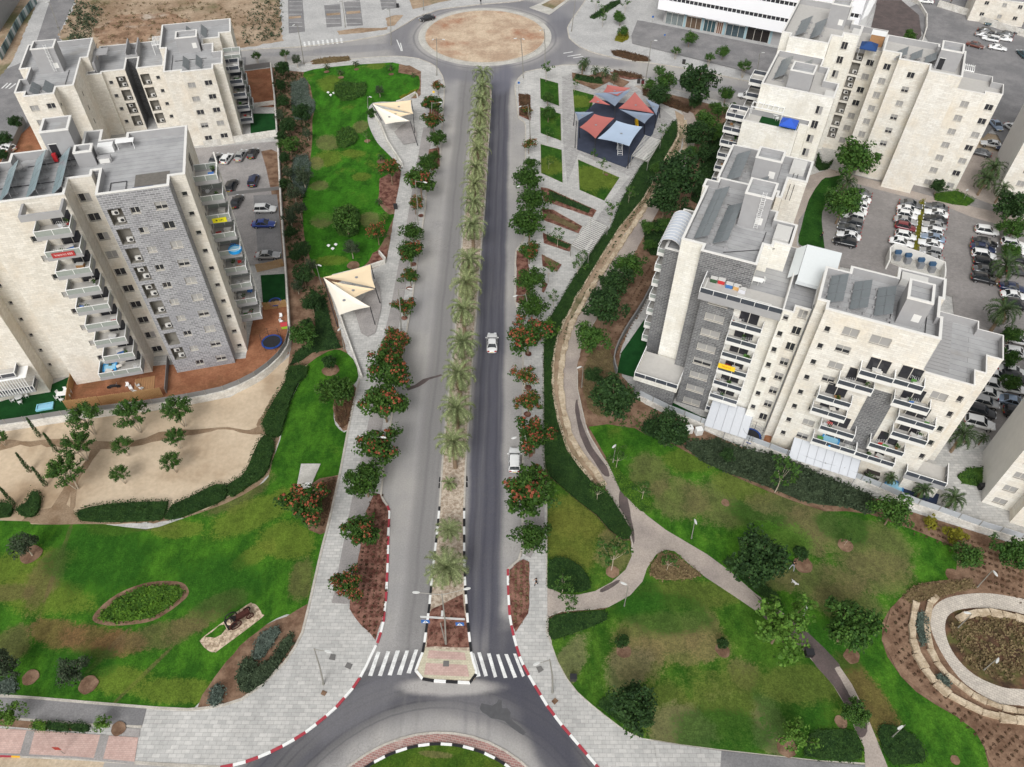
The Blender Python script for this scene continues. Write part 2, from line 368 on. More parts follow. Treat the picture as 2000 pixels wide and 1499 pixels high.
# near and far roundabouts
def disc(name,c,r,z,mat,th=.03,n=96,**k):
    return sheet(name,[(c[0]+r*math.cos(2*PI*i/n),c[1]+r*math.sin(2*PI*i/n)) for i in range(n)],mat,z=z,th=th,world=True,**k)
def ringpts(c,r,a0,a1,n): return [(c[0]+r*math.cos(a0+(a1-a0)*i/n),c[1]+r*math.sin(a0+(a1-a0)*i/n)) for i in range(n+1)]
disc('roundabout_apron',RB1,15.0,.05,M['brickring'],.06)
M['rblawn']=lawn_mat('roundabout_grass',(.045,.10,.012),(.075,.125,.016),(.10,.13,.02),GB,[(850,1475,2.5,.5,-5,'b')])
disc('lawn',RB1,13.6,.17,M['rblawn'],.2)
kerb(ringpts(RB1,13.75,-.8,PI+.8,60),[M['blackk'],M['whitek']],.3,.2,1.25,world=True)
kerb(ringpts(RB1,15.0,-.8,PI+.8,60),[M['kerb']],.25,.07,2,world=True)
disc('roundabout_apron',RB2,18.0,.06,M['concrete'],.08)
M['rbsand']=two('roundabout_sand',srgb(204,184,160),srgb(176,152,130),.16,2.2,c3=srgb(160,112,86),s3=.07,bump=.5)
disc('sand',RB2,16.2,.16,M['rbsand'],.16)
kerb(ringpts(RB2,16.3,0,2*PI,80),[M['kerb']],.3,.18,2,world=True)
LAYER[0]=.118
sheet('planting_soil',[(530,131),(592,139),(800,128),(822,140),(822,185),(700,196),(728,224),(757,280),(786,325),(770,420),(752,515),(640,545),(664,620),(707,740),(701,770),(679,845),(664,925),(628,1074),(600,1190),(566,1284),(510,1338),(468,1367),(375,1385),(210,1375),(0,1359),(-500,1340),(-500,850),(0,845),(450,774),(530,730),(567,680),(560,560),(545,300)],M['soil'])
sheet('planting_soil',[(1063,700),(1063,894),(1069,1010),(1069,1204),(1068,1235),(1078,1259),(1090,1292),(1108,1325),(1129,1352),(1156,1376),(1186,1400),(1222,1427),(1255,1442),(1276,1445),(1330,1454),(1408,1464),(1510,1475),(1600,1485),(1690,1492),(1720,1640),(2300,1600),(2100,1100),(1780,1000),(1440,870),(1260,790),(1150,800),(1120,700)],M['soil'])
LAYER[0]=.13
# painted kerbs
def sub(L,a,b):
    i,j=L.index(a),L.index(b); return L[min(i,j):max(i,j)+1]
kerb(sub(LK,(430,1499),(704,1322)),[M['redk'],M['whitek']],.3,.17,1.35)
kerb(sub(LK,(704,1322),(737,1256)),[M['whitek']],.3,.17,1.35)
kerb(sub(LK,(737,1256),(756.5,988.5)),[M['redk'],M['whitek']],.3,.17,1.35)
kerb(sub(LK,(756.5,988.5),(845,336))+[],[M['kerb']],.28,.165,2)
kerb(sub(LK,(845,336),(480,131)),[M['kerb']],.28,.165,2)
kerb([(0,1476),(8,1476),(40,1477)],[M['redk'],M['yellowk']],.3,.17,1.3)
kerb([(40,1477),(150,1482),(300,1492),(430,1499)],[M['kerb']],.3,.165,2)
kerb(sub(RK,(1290,1640),(1022,1299)),[M['redk'],M['whitek']],.3,.17,1.35)
kerb(sub(RK,(1022,1299),(1015,1283)),[M['whitek']],.3,.17,1.35)
kerb(sub(RK,(1015,1283),(992,1112)),[M['redk'],M['whitek']],.3,.17,1.35)
kerb(sub(RK,(992,1112),(1600,245)),[M['kerb']],.28,.165,2)
kerb(NWK,[M['kerb']],.28,.165,2); kerb(NEK,[M['kerb']],.28,.165,2)
# median
ML=[(815,1313),(818,1322),(830,1331),(920,1337),(929,1328)]
medL=[(812,1310),(820,1288),(825.5,1275),(830,1250),(839,1181),(843.5,1130),(847,1100),(854,1038),(858.5,990),(864.5,900),(873.5,795),(887,688),(893,590),(903,470),(920,300),(936,176)]
medR=[(930,1310),(922,1285),(920,1274),(914,1220),(908.6,1148),(906.5,1100),(906.5,993),(910,894),(916,810),(923,700),(931,600),(940,480),(947,400),(953,300),(960,176)]
sheet('median',[(936,176)]+[(948,160),(960,176)]+medR[::-1][1:]+[(930,1320),(926,1328),(916,1331),(832,1328),(818,1322),(813,1316)]+medL[:-1],M['cobble'],z=.122,th=.2)
sheet('median_mulch',[(844,1190),(880,1172),(904,1160),(909,1200),(915,1240),(918,1264),(833,1264),(838,1200)],M['mulch'],jag=.15)
sheet('crossing_pavers',[(831,1266),(918,1272),(924,1290),(928,1318),(920,1329),(834,1326),(816,1316),(822,1290)],M['pavebeige'])
sheet('crossing_pavers',[(838,1270),(908,1275),(911,1290),(834,1286)],M['pavepink'])
sheet('crossing_pavers',[(832,1295),(912,1299),(917,1322),(828,1318)],M['pavepink'])
kerb(sub(medL,(812,1310),(825.5,1275)),[M['whitek']],.3,.19,1.2)
kerb(sub(medL,(825.5,1275),(858.5,990)),[M['blackk'],M['whitek']],.3,.19,1.25)
kerb(sub(medL,(858.5,990),(936,176)),[M['kerb']],.25,.18,2)
kerb(sub(medR,(930,1310),(920,1274)),[M['whitek']],.3,.19,1.2)
kerb(sub(medR,(920,1274),(906.5,993)),[M['blackk'],M['whitek']],.3,.19,1.25)
kerb(sub(medR,(906.5,993),(960,176)),[M['kerb']],.25,.18,2)
kerb([(812,1310),(815,1320),(830,1329),(920,1334),(929,1326),(930,1310)],[M['whitek'],M['blackk']],.32,.19,1.4)
# zebra crossings and other paint
def paint(name,quads,mat=None,z=.006,w=None):
    b=B()
    for q in quads:
        if len(q)==2:
            a,c=Vector(P2(q[0],z)),Vector(P2(q[1],z)); d=(c-a).normalized(); n=Vector((-d.y,d.x))*((w or .12)/2)
            pts=[a+n,c+n,c-n,a-n]
        else: pts=[Vector(P2(p,z)) for p in q]
        ar=sum(pts[i].x*pts[(i+1)%4].y-pts[(i+1)%4].x*pts[i].y for i in range(4))
        if ar<0: pts=pts[::-1]
        b.face([(p.x,p.y,z) for p in pts],0)
    return b.link(name,mat or M['paint'],None,kind='structure')
paint('zebra_crossing',[[(736,1273),(743,1274),(727,1321),(719,1320)],[(755,1272),(762,1273),(746,1321),(738,1320)],[(773,1271),(781,1271),(765,1320),(757,1319)],[(792,1271),(799,1271),(784,1319),(775,1318)],[(810,1269),(817,1269),(802,1316),(794,1315)],
 [(921,1275),(926,1276),(939,1321),(930,1323)],[(932,1275),(939,1274),(953,1320),(946,1322)],[(951,1277),(958,1276),(971,1322),(965,1324)],[(969,1279),(975,1278),(991,1324),(984,1325)],[(985,1278),(992,1278),(1010,1323),(1003,1325)],[(1002,1277),(1008,1277),(1025,1320),(1020,1323)]])
paint('zebra_crossing',[[(x,86+ (590-x)*-.02),(x+4,86+(590-x)*-.02),(x+6,90),(x+2,90)] for x in ()]+[[(592+i*9,92-i*.9-10),(596+i*9,92-i*.9-10),(598+i*9,92-i*.9),(594+i*9,92-i*.9)] for i in range(9)],z=.128)
paint('splitter_marking',[[(781,84),(783,84),(787,100),(785,100)],[(783,100),(785,100),(776,78),(774,78)],[(1100,104),(1118,101),(1119,102),(1101,105)],[(1108,110),(1134,106),(1135,107),(1109,111)],[(1119,113),(1139,110),(1140,111),(1120,114)]],z=.006)
paint('speed_hump_mark',[[(858,932),(863,932),(862,942),(857,942)],[(857,944),(862,944),(861,954),(856,954)],[(909,930),(913,930),(914,940),(910,940)],[(909,942),(913,942),(914,952),(910,952)]],M['blackk'])
# splitter island to the north-east
sheet('traffic_island',[(1034,15),(1073,28.5),(1079,25),(1112,0),(1130,-18),(1100,-22),(1056,6)],M['concrete'],z=.13,th=.2)
sheet('island_gravel',[(1057,10),(1080,18),(1102,2),(1118,-12),(1104,-14)],M['scrubsoil'],z=.15)
# left land
M['mound']=two('rubble_mound',srgb(166,138,114),srgb(128,102,82),.25,1.8,c3=srgb(190,178,164),s3=.12,bump=.9)
sheet('service_street',[(-200,170),(0,140),(60,115),(96,6),(110,-40),(180,-60),(147,0),(114,69),(130,105),(200,120),(300,122),(480,112),(480,128),(380,142),(250,160),(100,190),(70,300),(0,330),(-400,420)],M['greyasphalt'],z=.125)
paint('zebra_crossing',[[(2,173),(14,162),(16,163),(5,173)],[(9,173),(21,162),(23,163),(12,173)],[(16,174),(30,163),(32,164),(19,174)]],z=.13)
sheet('vacant_lot',[(150,-40),(147,10),(114,69),(135,105),(250,112),(400,104),(500,90),(552,80),(548,20),(540,-40)],M['scrubsoil'],jag=.5)
sheet('vacant_lot',[(-150,-60),(80,-60),(70,10),(24,120),(0,150),(-200,220)],M['scrubsoil'],jag=.3)
sheet('dirt_mound_ground',[(180,60),(230,30),(330,25),(420,60),(440,88),(330,98),(200,95)],M['mound'],jag=.9)
paint('parking_line',[[(565,y),(590,y)] for y in (4,12,20,28,44,52)]+[[(634,y),(665,y)] for y in (10,20,36,46)]+[[(672,y),(706,y)] for y in (4,14,24,36,46)]+[[(742,y),(770,y)] for y in (-2,6,14)],z=.132,w=.14)
sheet('parking_bays',[(562,-10),(590,-10),(596,62),(564,66)],M['greyasphalt'],z=.124); sheet('parking_bays',[(633,10),(664,8),(668,52),(638,54)],M['greyasphalt'],z=.124); sheet('parking_bays',[(671,4),(703,0),(709,50),(678,52)],M['greyasphalt'],z=.124); sheet('parking_bays',[(740,-12),(772,-12),(776,16),(746,20)],M['greyasphalt'],z=.124)
for q in ([(658,61),(700,55),(745,55),(757,53),(756,58),(700,65),(662,68)],[(753,36),(770,30),(788,30),(770,50),(757,52)],[(637,27),(664,25),(665,29),(638,31)],[(676,23),(703,21),(704,26),(677,28)],[(800,0),(806,18),(825,14),(860,4),(905,-3),(800,-12)],[(564,33),(588,31),(588,35),(564,37)]):
    sheet('planting_soil',q,M['scrubsoil'],jag=.15)
sheet('planting_soil',[(606,120),(640,112),(682,110),(683,118),(640,124),(610,126)],M['soil'])
M['lawnN']=lawn_mat('north_lawn',(.028,.105,.010),(.045,.17,.013),GY,GB,[(640,280,3.6,4.5,15,'b'),(640,310,5,4,0,'y'),(618,318,2,3.5,20,'b'),(690,302,4,2,0,'y'),(625,365,2.4,2.4,30,'b'),(706,347,2.6,2,0,'y'),(630,432,3,3.2,0,'b'),(722,430,2.6,3,0,'b'),(705,250,2.5,3.5,0,'b'),(735,130,3,3,0,'y'),(645,165,4,6,20,'y'),(652,510,4,2,0,'y'),(720,385,7,5,0,'l'),(640,400,9,7,0,'l')])
sheet('planting_soil',[(530,131),(560,138),(592,141),(800,128),(822,140),(822,185),(812,192),(700,196),(720,290),(782,330),(770,420),(757,500),(752,515),(640,560),(664,640),(690,735),(640,700),(600,712),(560,735),(566,690),(570,665),(562,560),(554,450),(545,300),(535,200)],M['soil'],jag=.1)
sheet('lawn',[(594,141),(668,129),(755,123),(770,123),(800,132),(818,150),(818,174),(800,184),(782,198),(728,201),(718,226),(722,250),(737,279),(757,300),(778,325),(764,345),(752,358),(738,390),(757,418),(770,419),(762,440),(745,478),(716,515),(700,524),(660,536),(618,540),(602,490),(594,460),(591,400),(596,350),(606,310),(610,270),(610,234),(613,215),(606,168)],M['lawnN'],smooth=3)
M['lawnM']=lawn_mat('middle_lawn',(.02,.085,.009),(.036,.13,.011),GY,GB,[(600,850,6,9,0,'l'),(660,720,4,4,0,'d')],-.05)
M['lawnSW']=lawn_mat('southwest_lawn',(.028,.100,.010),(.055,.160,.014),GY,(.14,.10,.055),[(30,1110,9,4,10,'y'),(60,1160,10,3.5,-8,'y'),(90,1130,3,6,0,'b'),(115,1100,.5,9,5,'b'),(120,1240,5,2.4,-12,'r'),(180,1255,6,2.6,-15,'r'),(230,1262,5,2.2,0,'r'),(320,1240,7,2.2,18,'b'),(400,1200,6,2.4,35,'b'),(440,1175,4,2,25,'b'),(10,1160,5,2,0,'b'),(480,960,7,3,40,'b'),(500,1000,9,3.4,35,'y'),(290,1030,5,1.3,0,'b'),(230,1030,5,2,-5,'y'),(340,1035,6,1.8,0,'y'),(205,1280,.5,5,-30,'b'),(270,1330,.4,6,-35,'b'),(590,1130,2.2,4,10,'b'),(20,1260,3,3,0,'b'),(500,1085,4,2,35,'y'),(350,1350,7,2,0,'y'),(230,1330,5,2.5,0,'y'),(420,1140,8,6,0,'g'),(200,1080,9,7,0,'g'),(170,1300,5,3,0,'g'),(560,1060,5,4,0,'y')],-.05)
dfield=[(-500,930),(0,844),(150,820),(300,803),(450,776),(525,732),(566,695),(610,660),(640,690),(600,716),(582,745),(560,800),(545,860),(530,905),(500,945),(440,985),(340,1012),(240,1024),(120,1026),(60,1024),(0,1016),(-500,1050)]
M['field']=two('dry_field',srgb(204,186,162),srgb(186,167,143),.07,1.6,c3=srgb(162,140,115),s3=.045,bump=.15,k=.28)
sheet('field',dfield,M['field'],z=.135)
M['damp']=two('damp_soil',srgb(152,132,110),srgb(130,108,86),.4,5)
for q in ([(60,862),(100,858),(170,862),(215,862),(260,862),(310,845),(350,838),(400,838),(445,834),(480,842),(500,835),(540,800),(560,780),(545,820),(515,850),(470,843),(440,838),(380,850),(330,856),(260,873),(200,878),(196,880),(180,900),(160,928),(150,950),(146,990),(136,1000),(138,960),(128,990),(100,1010),(95,1000),(125,955),(130,935),(158,912),(176,880),(120,874),(40,870),(0,880),(0,860)],):
    sheet('damp_soil',q,M['damp'],smooth=2,jag=.25)
sheet('damp_soil',[(60,1000),(130,985),(150,1006),(260,1018),(400,996),(470,958),(515,925),(520,860),(500,830),(535,770),(560,790),(540,870),(528,925),(490,965),(420,998),(300,1022),(120,1028),(40,1020)],M['damp'],jag=.2)
sheet('lawn',[(-500,1045),(0,1017),(60,1024),(120,1025),(200,1024),(285,1034),(340,1019),(440,984),(500,952),(524,932),(532,900),(547,860),(562,800),(587,742),(601,712),(640,687),(665,684),(690,702),(700,735),(690,752),(670,776),(652,800),(655,830),(672,845),(679,842),(674,870),(664,925),(655,960),(638,1035),(628,1074),(600,1190),(560,1200),(520,1220),(470,1265),(435,1310),(405,1350),(380,1382),(340,1383),(210,1374),(60,1361),(0,1358),(-500,1330)],M['lawnSW'],smooth=2)
sheet('planting_soil',[(600,1180),(600,1192),(588,1238),(564,1283),(510,1337),(468,1367),(426,1379),(385,1384),(395,1358),(430,1308),(468,1262),(520,1220),(560,1204)],M['soil'],jag=.1)
sheet('planting_soil',[(655,772),(690,752),(698,760),(682,838),(670,842),(654,822),(650,798)],M['soil'],jag=.1)
sheet('planting_soil',[(608,945),(625,935),(662,928),(652,975),(638,1040),(625,1045),(604,1035),(598,1020),(612,1000)],M['soil'],jag=.1)
sheet('utility_pad',[(588,906),(626,906),(606,952),(578,958)],M['concrete'],z=.27,th=.15)
sheet('sprinkler_cover',[(597,943),(606,943),(604,951),(595,951)],M['whitek'],z=.36,th=.2)
M['bedfloor']=two('ivy_floor',(.03,.07,.015),(.06,.11,.02),.8,6)
ell=lambda cx,cy,a,b_,ang,n=28:[(cx+a*math.cos(t)*math.cos(R_(ang))-b_*math.sin(t)*math.sin(R_(ang)),cy+a*math.cos(t)*math.sin(R_(ang))+b_*math.sin(t)*math.cos(R_(ang))) for t in [2*PI*i/n for i in range(n)]]
sheet('planting_soil',[(181,1212),(192,1190),(230,1160),(280,1140),(320,1135),(355,1138),(368,1152),(366,1165),(350,1180),(330,1195),(300,1212),(260,1220),(210,1222)],M['soil'],smooth=3)
sheet('pebble_bed',[(392,1256),(400,1242),(480,1183),(492,1179),(502,1183),(512,1200),(510,1208),(430,1268),(420,1274),(408,1272)],M['pebble'],smooth=2)
sheet('lawn',[(400,1244),(415,1234),(428,1222),(438,1220),(442,1228),(432,1240),(420,1246)],M['lawnSW'])
# footpaths on the left
sheet('bike_path',[(-500,1352),(0,1363),(60,1366),(190,1376),(286,1384),(277,1419),(174,1415),(60,1406),(0,1401),(-500,1392)],M['greyasphalt'])
kerb([(-200,1355),(0,1359),(60,1363),(200,1375),(300,1383),(375,1387),(428,1380),(468,1369),(510,1340),(566,1284),(590,1238),(602,1190),(628,1074),(640,1030),(664,925),(679,845),(690,790),(703,740)],[M['kerb']],.3,.2,2)
kerb([(-200,1399),(0,1402),(174,1416),(277,1420)],[M['kerb']],.25,.18,2)
sheet('planting_soil',[(-200,1402),(0,1405),(60,1409),(172,1417),(172,1430),(60,1423),(0,1418),(-200,1412)],M['soil'])
sheet('pink_pavement',[(-200,1414),(0,1423),(100,1429),(270,1441),(266,1466),(262,1491),(150,1481),(0,1474),(-200,1465)],M['pavepink'])
sheet('grey_band',[(52,1427),(68,1428),(56,1476),(38,1475)],M['bike']); sheet('grey_band',[(196,1435),(213,1437),(200,1487),(182,1485)],M['bike']); sheet('grey_band',[(-200,1462),(0,1471),(150,1478),(262,1488),(262,1493),(150,1482),(0,1475),(-200,1467)],M['bike']); sheet('grey_band',[(242,1422),(274,1424),(272,1440),(240,1438)],M['bike'])
for q in ([(499,1278),(514,1280),(508,1290),(492,1287)],[(682,1295),(690,1297),(685,1308),(674,1304)],[(625,1348),(638,1351),(632,1360),(626,1357)],[(648,1279),(657,1280),(654,1291),(643,1289)],[(1048,1304),(1057,1302),(1063,1309),(1053,1314)],[(1577/3.33+599,1365),(1086,1364),(1090,1372),(1082,1376)]):
    pass
for q in ([(646,1278),(656,1279),(654,1290),(642,1288)],[(678,1294),(689,1298),(684,1308),(673,1303)],[(1047,1303),(1057,1301),(1062,1309),(1052,1315)],[(866,1291),(877,1291),(877,1302),(865,1302)]):
    sheet('manhole_cover',q,plain('cover_iron',srgb(110,108,106),.8) if 'iron' not in M else M['iron'])
for q in ([(630,1348),(639,1352),(634,1360),(626,1356)],[(1084,1363),(1091,1369),(1083,1377),(1077,1370)]):
    sheet('manhole_cover',q,M['soil'])
sheet('bike_lane',[(827,249),(848,250),(838,300),(830,345),(826,372),(818,400),(806,470),(798,520),(788,586),(775,655),(768,700),(752,800),(742,860),(735,900),(735,960),(716,999),(698,1101),(683,1134),(682,1180),(648,1178),(659,1122),(688,972),(720,822),(749,658),(761,610),(782,499),(792,450),(810,340)],M['bike'])
RED=[(731,963),(741,966),(755,990),(758,1000),(755,1100),(752,1160),(746,1212),(734,1250),(706,1222),(683,1190),(683,1134),(698,1101),(716,999)]
sheet('mulch_bed',RED,M['mulch'],jag=.12)
sheet('mulch_bed',[(838,292),(858,288),(859,325),(843,334),(834,318)],M['mulch'])
sheet('mulch_bed',[(838,205),(858,205),(856,240),(840,240)],M['mulch'])
sheet('mulch_bed',[(741,349),(760,340),(783,332),(780,360),(770,410),(758,408),(740,385)],M['mulch'],jag=.1)
sheet('mulch_bed',[(757,478),(756,498),(740,512),(716,518),(728,495)],M['mulch'],jag=.1)
sheet('planting_soil',[(780,125),(806,132),(818,148),(800,146),(778,142)],M['soil'],jag=.1)
# right land
for q in ([(1013,183),(1036,186),(1036,236),(1014,226)],[(1009,490),(1030,490),(1036,560),(1034,600),(1008,590)],[(1062,680),(1080,685),(1078,740),(1062,745)]):
    sheet('mulch_bed',q,M['mulch'],jag=.1)
sheet('mulch_bed',[(995,1114),(1009,1101),(1022,1092),(1034,1098),(1034,1180),(1031,1198),(1007,1235),(1002,1222),(997,1198),(995,1160)],M['mulch'],jag=.1)
sheet('bike_lane',[(1024,850),(1044,850),(1062,850),(1063,930),(1064,1040),(1036,1090),(1024,1084)],M['bike'])
MQ=lambda s:sheet('mulch_bed',s,M['mulch'],jag=.08)
M['lawnP']=lawn_mat('plaza_grass',(.022,.075,.010),(.04,.105,.014),GY,GB,[(1075,325,4,5,0,'y'),(1160,350,7,6,0,'y'),(1130,200,4,4,0,'y')])
for q in ([(1055,153),(1090,163),(1092,207),(1056,193)],[(1055,210),(1060,211),(1095,223),(1096,275),(1056,260)],[(1056,282),(1097,293),(1099,357),(1057,338)],[(1129,312),(1210,347),(1180,392),(1132,371)],[(1119,175),(1160,186),(1155,218),(1122,219)]):
    pts=q; sheet('grass_panel',q,M['lawnP']); kerb(q+[q[0]],[M['kerb']],.22,.19,2)
for q in ([(1056,366),(1070,368),(1165,411),(1157,425),(1062,392)],[(1058,408),(1080,410),(1137,442),(1130,456),(1062,430)],[(1060,455),(1118,478),(1112,492),(1062,475)],[(1058,497),(1097,517),(1088,531),(1060,520)],[(1060,548),(1070,555),(1062,572),(1058,570)]): MQ(q); kerb(q+[q[0]],[M['kerb']],.15,.18,2)
sheet('plaza',[(1098,150),(1130,140),(1240,170),(1320,235),(1250,320),(1190,440),(1160,490),(1100,480),(1140,470),(1170,420),(1230,345),(1130,300),(1108,360),(1100,280),(1098,210)],M['paveplaza'],z=.124)
sheet('planting_soil',[(1117,142),(1150,148),(1175,140),(1230,160),(1215,172),(1190,160),(1160,175),(1118,157)],M['soil'],jag=.1)
sheet('planting_soil',[(1190,140),(1250,146),(1256,154),(1230,156),(1200,150)],M['mulch'])
sheet('playground_floor',[(1170,195),(1290,212),(1275,262),(1222,328),(1127,292),(1130,230)],None or plain('rubber_floor',srgb(58,64,80),.9,.45,.5,space='pos'))
sheet('planting_soil',[(1240,168),(1300,182),(1372,200),(1440,214),(1420,260),(1400,330),(1360,420),(1330,470),(1290,530),(1230,640),(1210,690),(1215,735),(1260,790),(1330,835),(1440,870),(1600,930),(1780,1000),(1960,1060),(2100,1100),(2400,1200),(2300,1600),(1940,1500),(1922,1460),(1870,1400),(1760,1322),(1722,1250),(1739,1188),(1862,1068),(1780,1032),(1556,984),(1345,885),(1150,832),(1144,829),(1127,715),(1138,670),(1240,493),(1290,400),(1350,280),(1354,222),(1290,198)],M['soil'],jag=.15)
HB=[(1313,237),(1322,236),(1324,262),(1288,330),(1255,390),(1210,444),(1168,511),(1126,580),(1099,634),(1084,676),(1079,718),(1080,769),(1090,822),(1108,879),(1132,912),(1158,942),(1182,956),(1197,974),(1222,1014),(1236,1038),(1231,1051),(1216,1053),(1190,1034),(1165,1005),(1129,978),(1090,944),(1069,926),(1062,894),(1061,750),(1061,676),(1072,622),(1126,532),(1177,460),(1192,444),(1210,396),(1249,327),(1303,255)]
SR=[(1318,216),(1336,226),(1336,245),(1330,290),(1300,335),(1265,395),(1225,450),(1180,520),(1145,580),(1116,636),(1100,690),(1095,745),(1101,799),(1113,845),(1130,880),(1155,912),(1180,952),(1160,948),(1130,908),(1108,879),(1090,822),(1080,769),(1079,718),(1084,676),(1099,634),(1126,580),(1168,511),(1210,444),(1255,390),(1288,330),(1324,262),(1322,236)]
sheet('terrace_soil',SR,M['scrubsoil'])
PATH=[(1240,168),(1291,198),(1330,216),(1343,240),(1343,270),(1325,305),(1300,345),(1265,405),(1204,499),(1156,568),(1120,634),(1104,688),(1098,745),(1104,799),(1117,850),(1132,880),(1162,915),(1186,956),(1210,999),(1228,1035),(1236,1062),(1234,1086),(1222,1113),(1195,1137),(1162,1155),(1129,1162),(1099,1161),(1069,1148),(1069,1204),(1090,1194),(1135,1190),(1180,1188),(1204,1178),(1231,1163),(1255,1136),(1264,1110),(1282,1083),(1300,1074),(1318,1077),(1348,1104),(1378,1128),(1430,1162),(1477,1194),(1530,1228),(1562,1262),(1595,1301),(1628,1340),(1655,1385),(1670,1424),(1688,1460),(1690,1499),(1700,1700),(1790,1700),(1733,1496),(1709,1436),(1688,1385),(1664,1337),(1631,1289),(1580,1238),(1530,1198),(1477,1161),(1426,1116),(1381,1083),(1300,1035),(1261,1005),(1222,960),(1180,900),(1147,846),(1138,810),(1127,760),(1127,715),(1138,670),(1180,592),(1240,493),(1290,404),(1335,340),(1363,270),(1364,246),(1354,222),(1315,200),(1260,165)]
i0=PATH.index((1069,1148)); i1=PATH.index((1069,1204)); i2=PATH.index((1690,1499)); i3=PATH.index((1733,1496))
M['lawnR1']=lawn_mat('bank_lawn',(.036,.095,.012),(.06,.135,.017),(.13,.14,.03),GB,[(1130,1010,6,5,0,'y'),(1110,1050,5,6,0,'y'),(1200,1080,3,4,0,'b')],.03)
sheet('lawn',[(1069,930),(1090,946),(1129,980),(1165,1008),(1190,1037),(1216,1056),(1231,1056),(1234,1086),(1222,1113),(1195,1137),(1162,1155),(1129,1162),(1099,1161),(1069,1146)],M['lawnR1'])
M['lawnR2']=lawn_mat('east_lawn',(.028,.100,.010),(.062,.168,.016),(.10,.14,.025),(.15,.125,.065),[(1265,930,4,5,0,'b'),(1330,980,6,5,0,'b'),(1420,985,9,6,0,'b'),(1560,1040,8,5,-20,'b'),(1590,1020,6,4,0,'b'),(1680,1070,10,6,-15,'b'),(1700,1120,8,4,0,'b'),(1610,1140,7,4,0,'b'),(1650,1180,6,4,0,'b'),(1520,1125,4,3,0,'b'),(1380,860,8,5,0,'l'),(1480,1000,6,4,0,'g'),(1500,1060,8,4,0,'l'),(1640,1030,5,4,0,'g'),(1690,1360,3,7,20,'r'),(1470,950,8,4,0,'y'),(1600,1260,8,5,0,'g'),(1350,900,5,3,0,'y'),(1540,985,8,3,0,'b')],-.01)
sheet('lawn',[(1150,834),(1186,829),(1240,837),(1261,849),(1300,861),(1345,885),(1384,906),(1432,930),(1500,960),(1555,981),(1610,999),(1655,999),(1700,1005),(1740,1020),(1775,1032),(1820,1050),(1862,1068),(1871,1083),(1868,1110),(1862,1131),(1814,1137),(1790,1143),(1760,1167),(1739,1188),(1724,1214),(1722,1250),(1733,1283),(1760,1322),(1790,1352),(1826,1376),(1868,1400),(1904,1427),(1922,1460),(1931,1496),(1935,1640),(1760,1640)]+PATH[i3:i3+13],M['lawnR2'])
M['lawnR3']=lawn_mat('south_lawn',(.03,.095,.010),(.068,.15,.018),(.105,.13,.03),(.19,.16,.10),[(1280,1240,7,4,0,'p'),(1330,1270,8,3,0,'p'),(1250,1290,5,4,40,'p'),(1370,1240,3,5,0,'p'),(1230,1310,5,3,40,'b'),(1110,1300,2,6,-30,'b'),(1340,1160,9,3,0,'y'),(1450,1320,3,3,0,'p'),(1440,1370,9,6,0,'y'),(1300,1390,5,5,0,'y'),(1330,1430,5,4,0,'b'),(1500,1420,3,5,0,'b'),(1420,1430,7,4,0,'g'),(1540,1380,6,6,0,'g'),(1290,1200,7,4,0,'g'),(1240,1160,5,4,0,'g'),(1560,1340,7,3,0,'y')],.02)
sheet('lawn',[(1078,1259),(1075,1215),(1090,1200),(1135,1194),(1180,1191)]+PATH[i1+4:i2]+[(1690,1490),(1600,1485),(1510,1475),(1408,1464),(1330,1454),(1276,1445),(1255,1442),(1222,1427),(1186,1400),(1156,1376),(1129,1352),(1108,1325),(1090,1292)],M['lawnR3'])
sheet('footpath',PATH,M['path'])
for q in ([(1123,790),(1128,780),(1131,802),(1139,834),(1150,860),(1165,886),(1186,912),(1190,929),(1186,931),(1175,925),(1160,898),(1144,878),(1133,850),(1126,820)],[(1215,950),(1222,962),(1229,990),(1233,1010),(1239,1040),(1237,1064),(1232,1036),(1222,1010),(1210,992),(1209,965)],[(1172,1151),(1195,1138),(1211,1133),(1200,1146),(1176,1158)],[(1470,1158),(1500,1182),(1530,1200),(1580,1238),(1631,1289),(1640,1302),(1630,1306),(1645,1330),(1655,1350),(1662,1362),(1682,1368),(1688,1385),(1694,1402),(1692,1428),(1684,1440),(1676,1436),(1670,1424),(1655,1385),(1628,1340),(1595,1301),(1562,1262),(1490,1205),(1488,1180)]):
    sheet('damp_asphalt',q,M['wet'],smooth=2,jag=.12)
sheet('damp_asphalt',[(940,1378),(963,1380),(974,1367),(982,1370),(982,1382),(998,1392),(1003,1412),(1024,1430),(1016,1430),(985,1408),(960,1402),(940,1393)],plain('oil_patch',srgb(84,84,86),.7,.25,2,space='pos'),z=.006,smooth=2,jag=.35)
sheet('damp_asphalt',[(793,758),(810,752),(826,741),(862,731),(864,734),(838,742),(818,756),(797,763)],M['wet'],z=.006,jag=.1)
_e1=PATH[:i0+1]; _e2=PATH[i1:i2+1]; _e3=PATH[i3:]
for q in (_e1,_e2,_e3): kerb(q,[M['kerb']],.28,.2,2)
kerb([(1063,640),(1062,760),(1063,894),(1069,1010),(1068,1150)],[M['kerb']],.22,.19,2)
kerb([(1070,1204),(1068,1235),(1078,1259),(1090,1292),(1108,1325),(1129,1352),(1156,1376),(1186,1400),(1222,1427),(1255,1442),(1276,1445),(1330,1454),(1408,1464),(1510,1475),(1600,1485),(1690,1492)],[M['kerb']],.28,.2,2)
sheet('bike_path',[(1276,1447),(1330,1456),(1409,1467),(1407,1499),(1420,1700),(1300,1700),(1300,1560)],M['pave'])
sheet('bike_path',[(1409,1467),(1510,1478),(1600,1488),(1690,1495),(1700,1700),(1420,1700),(1407,1497)],M['greyasphalt'])
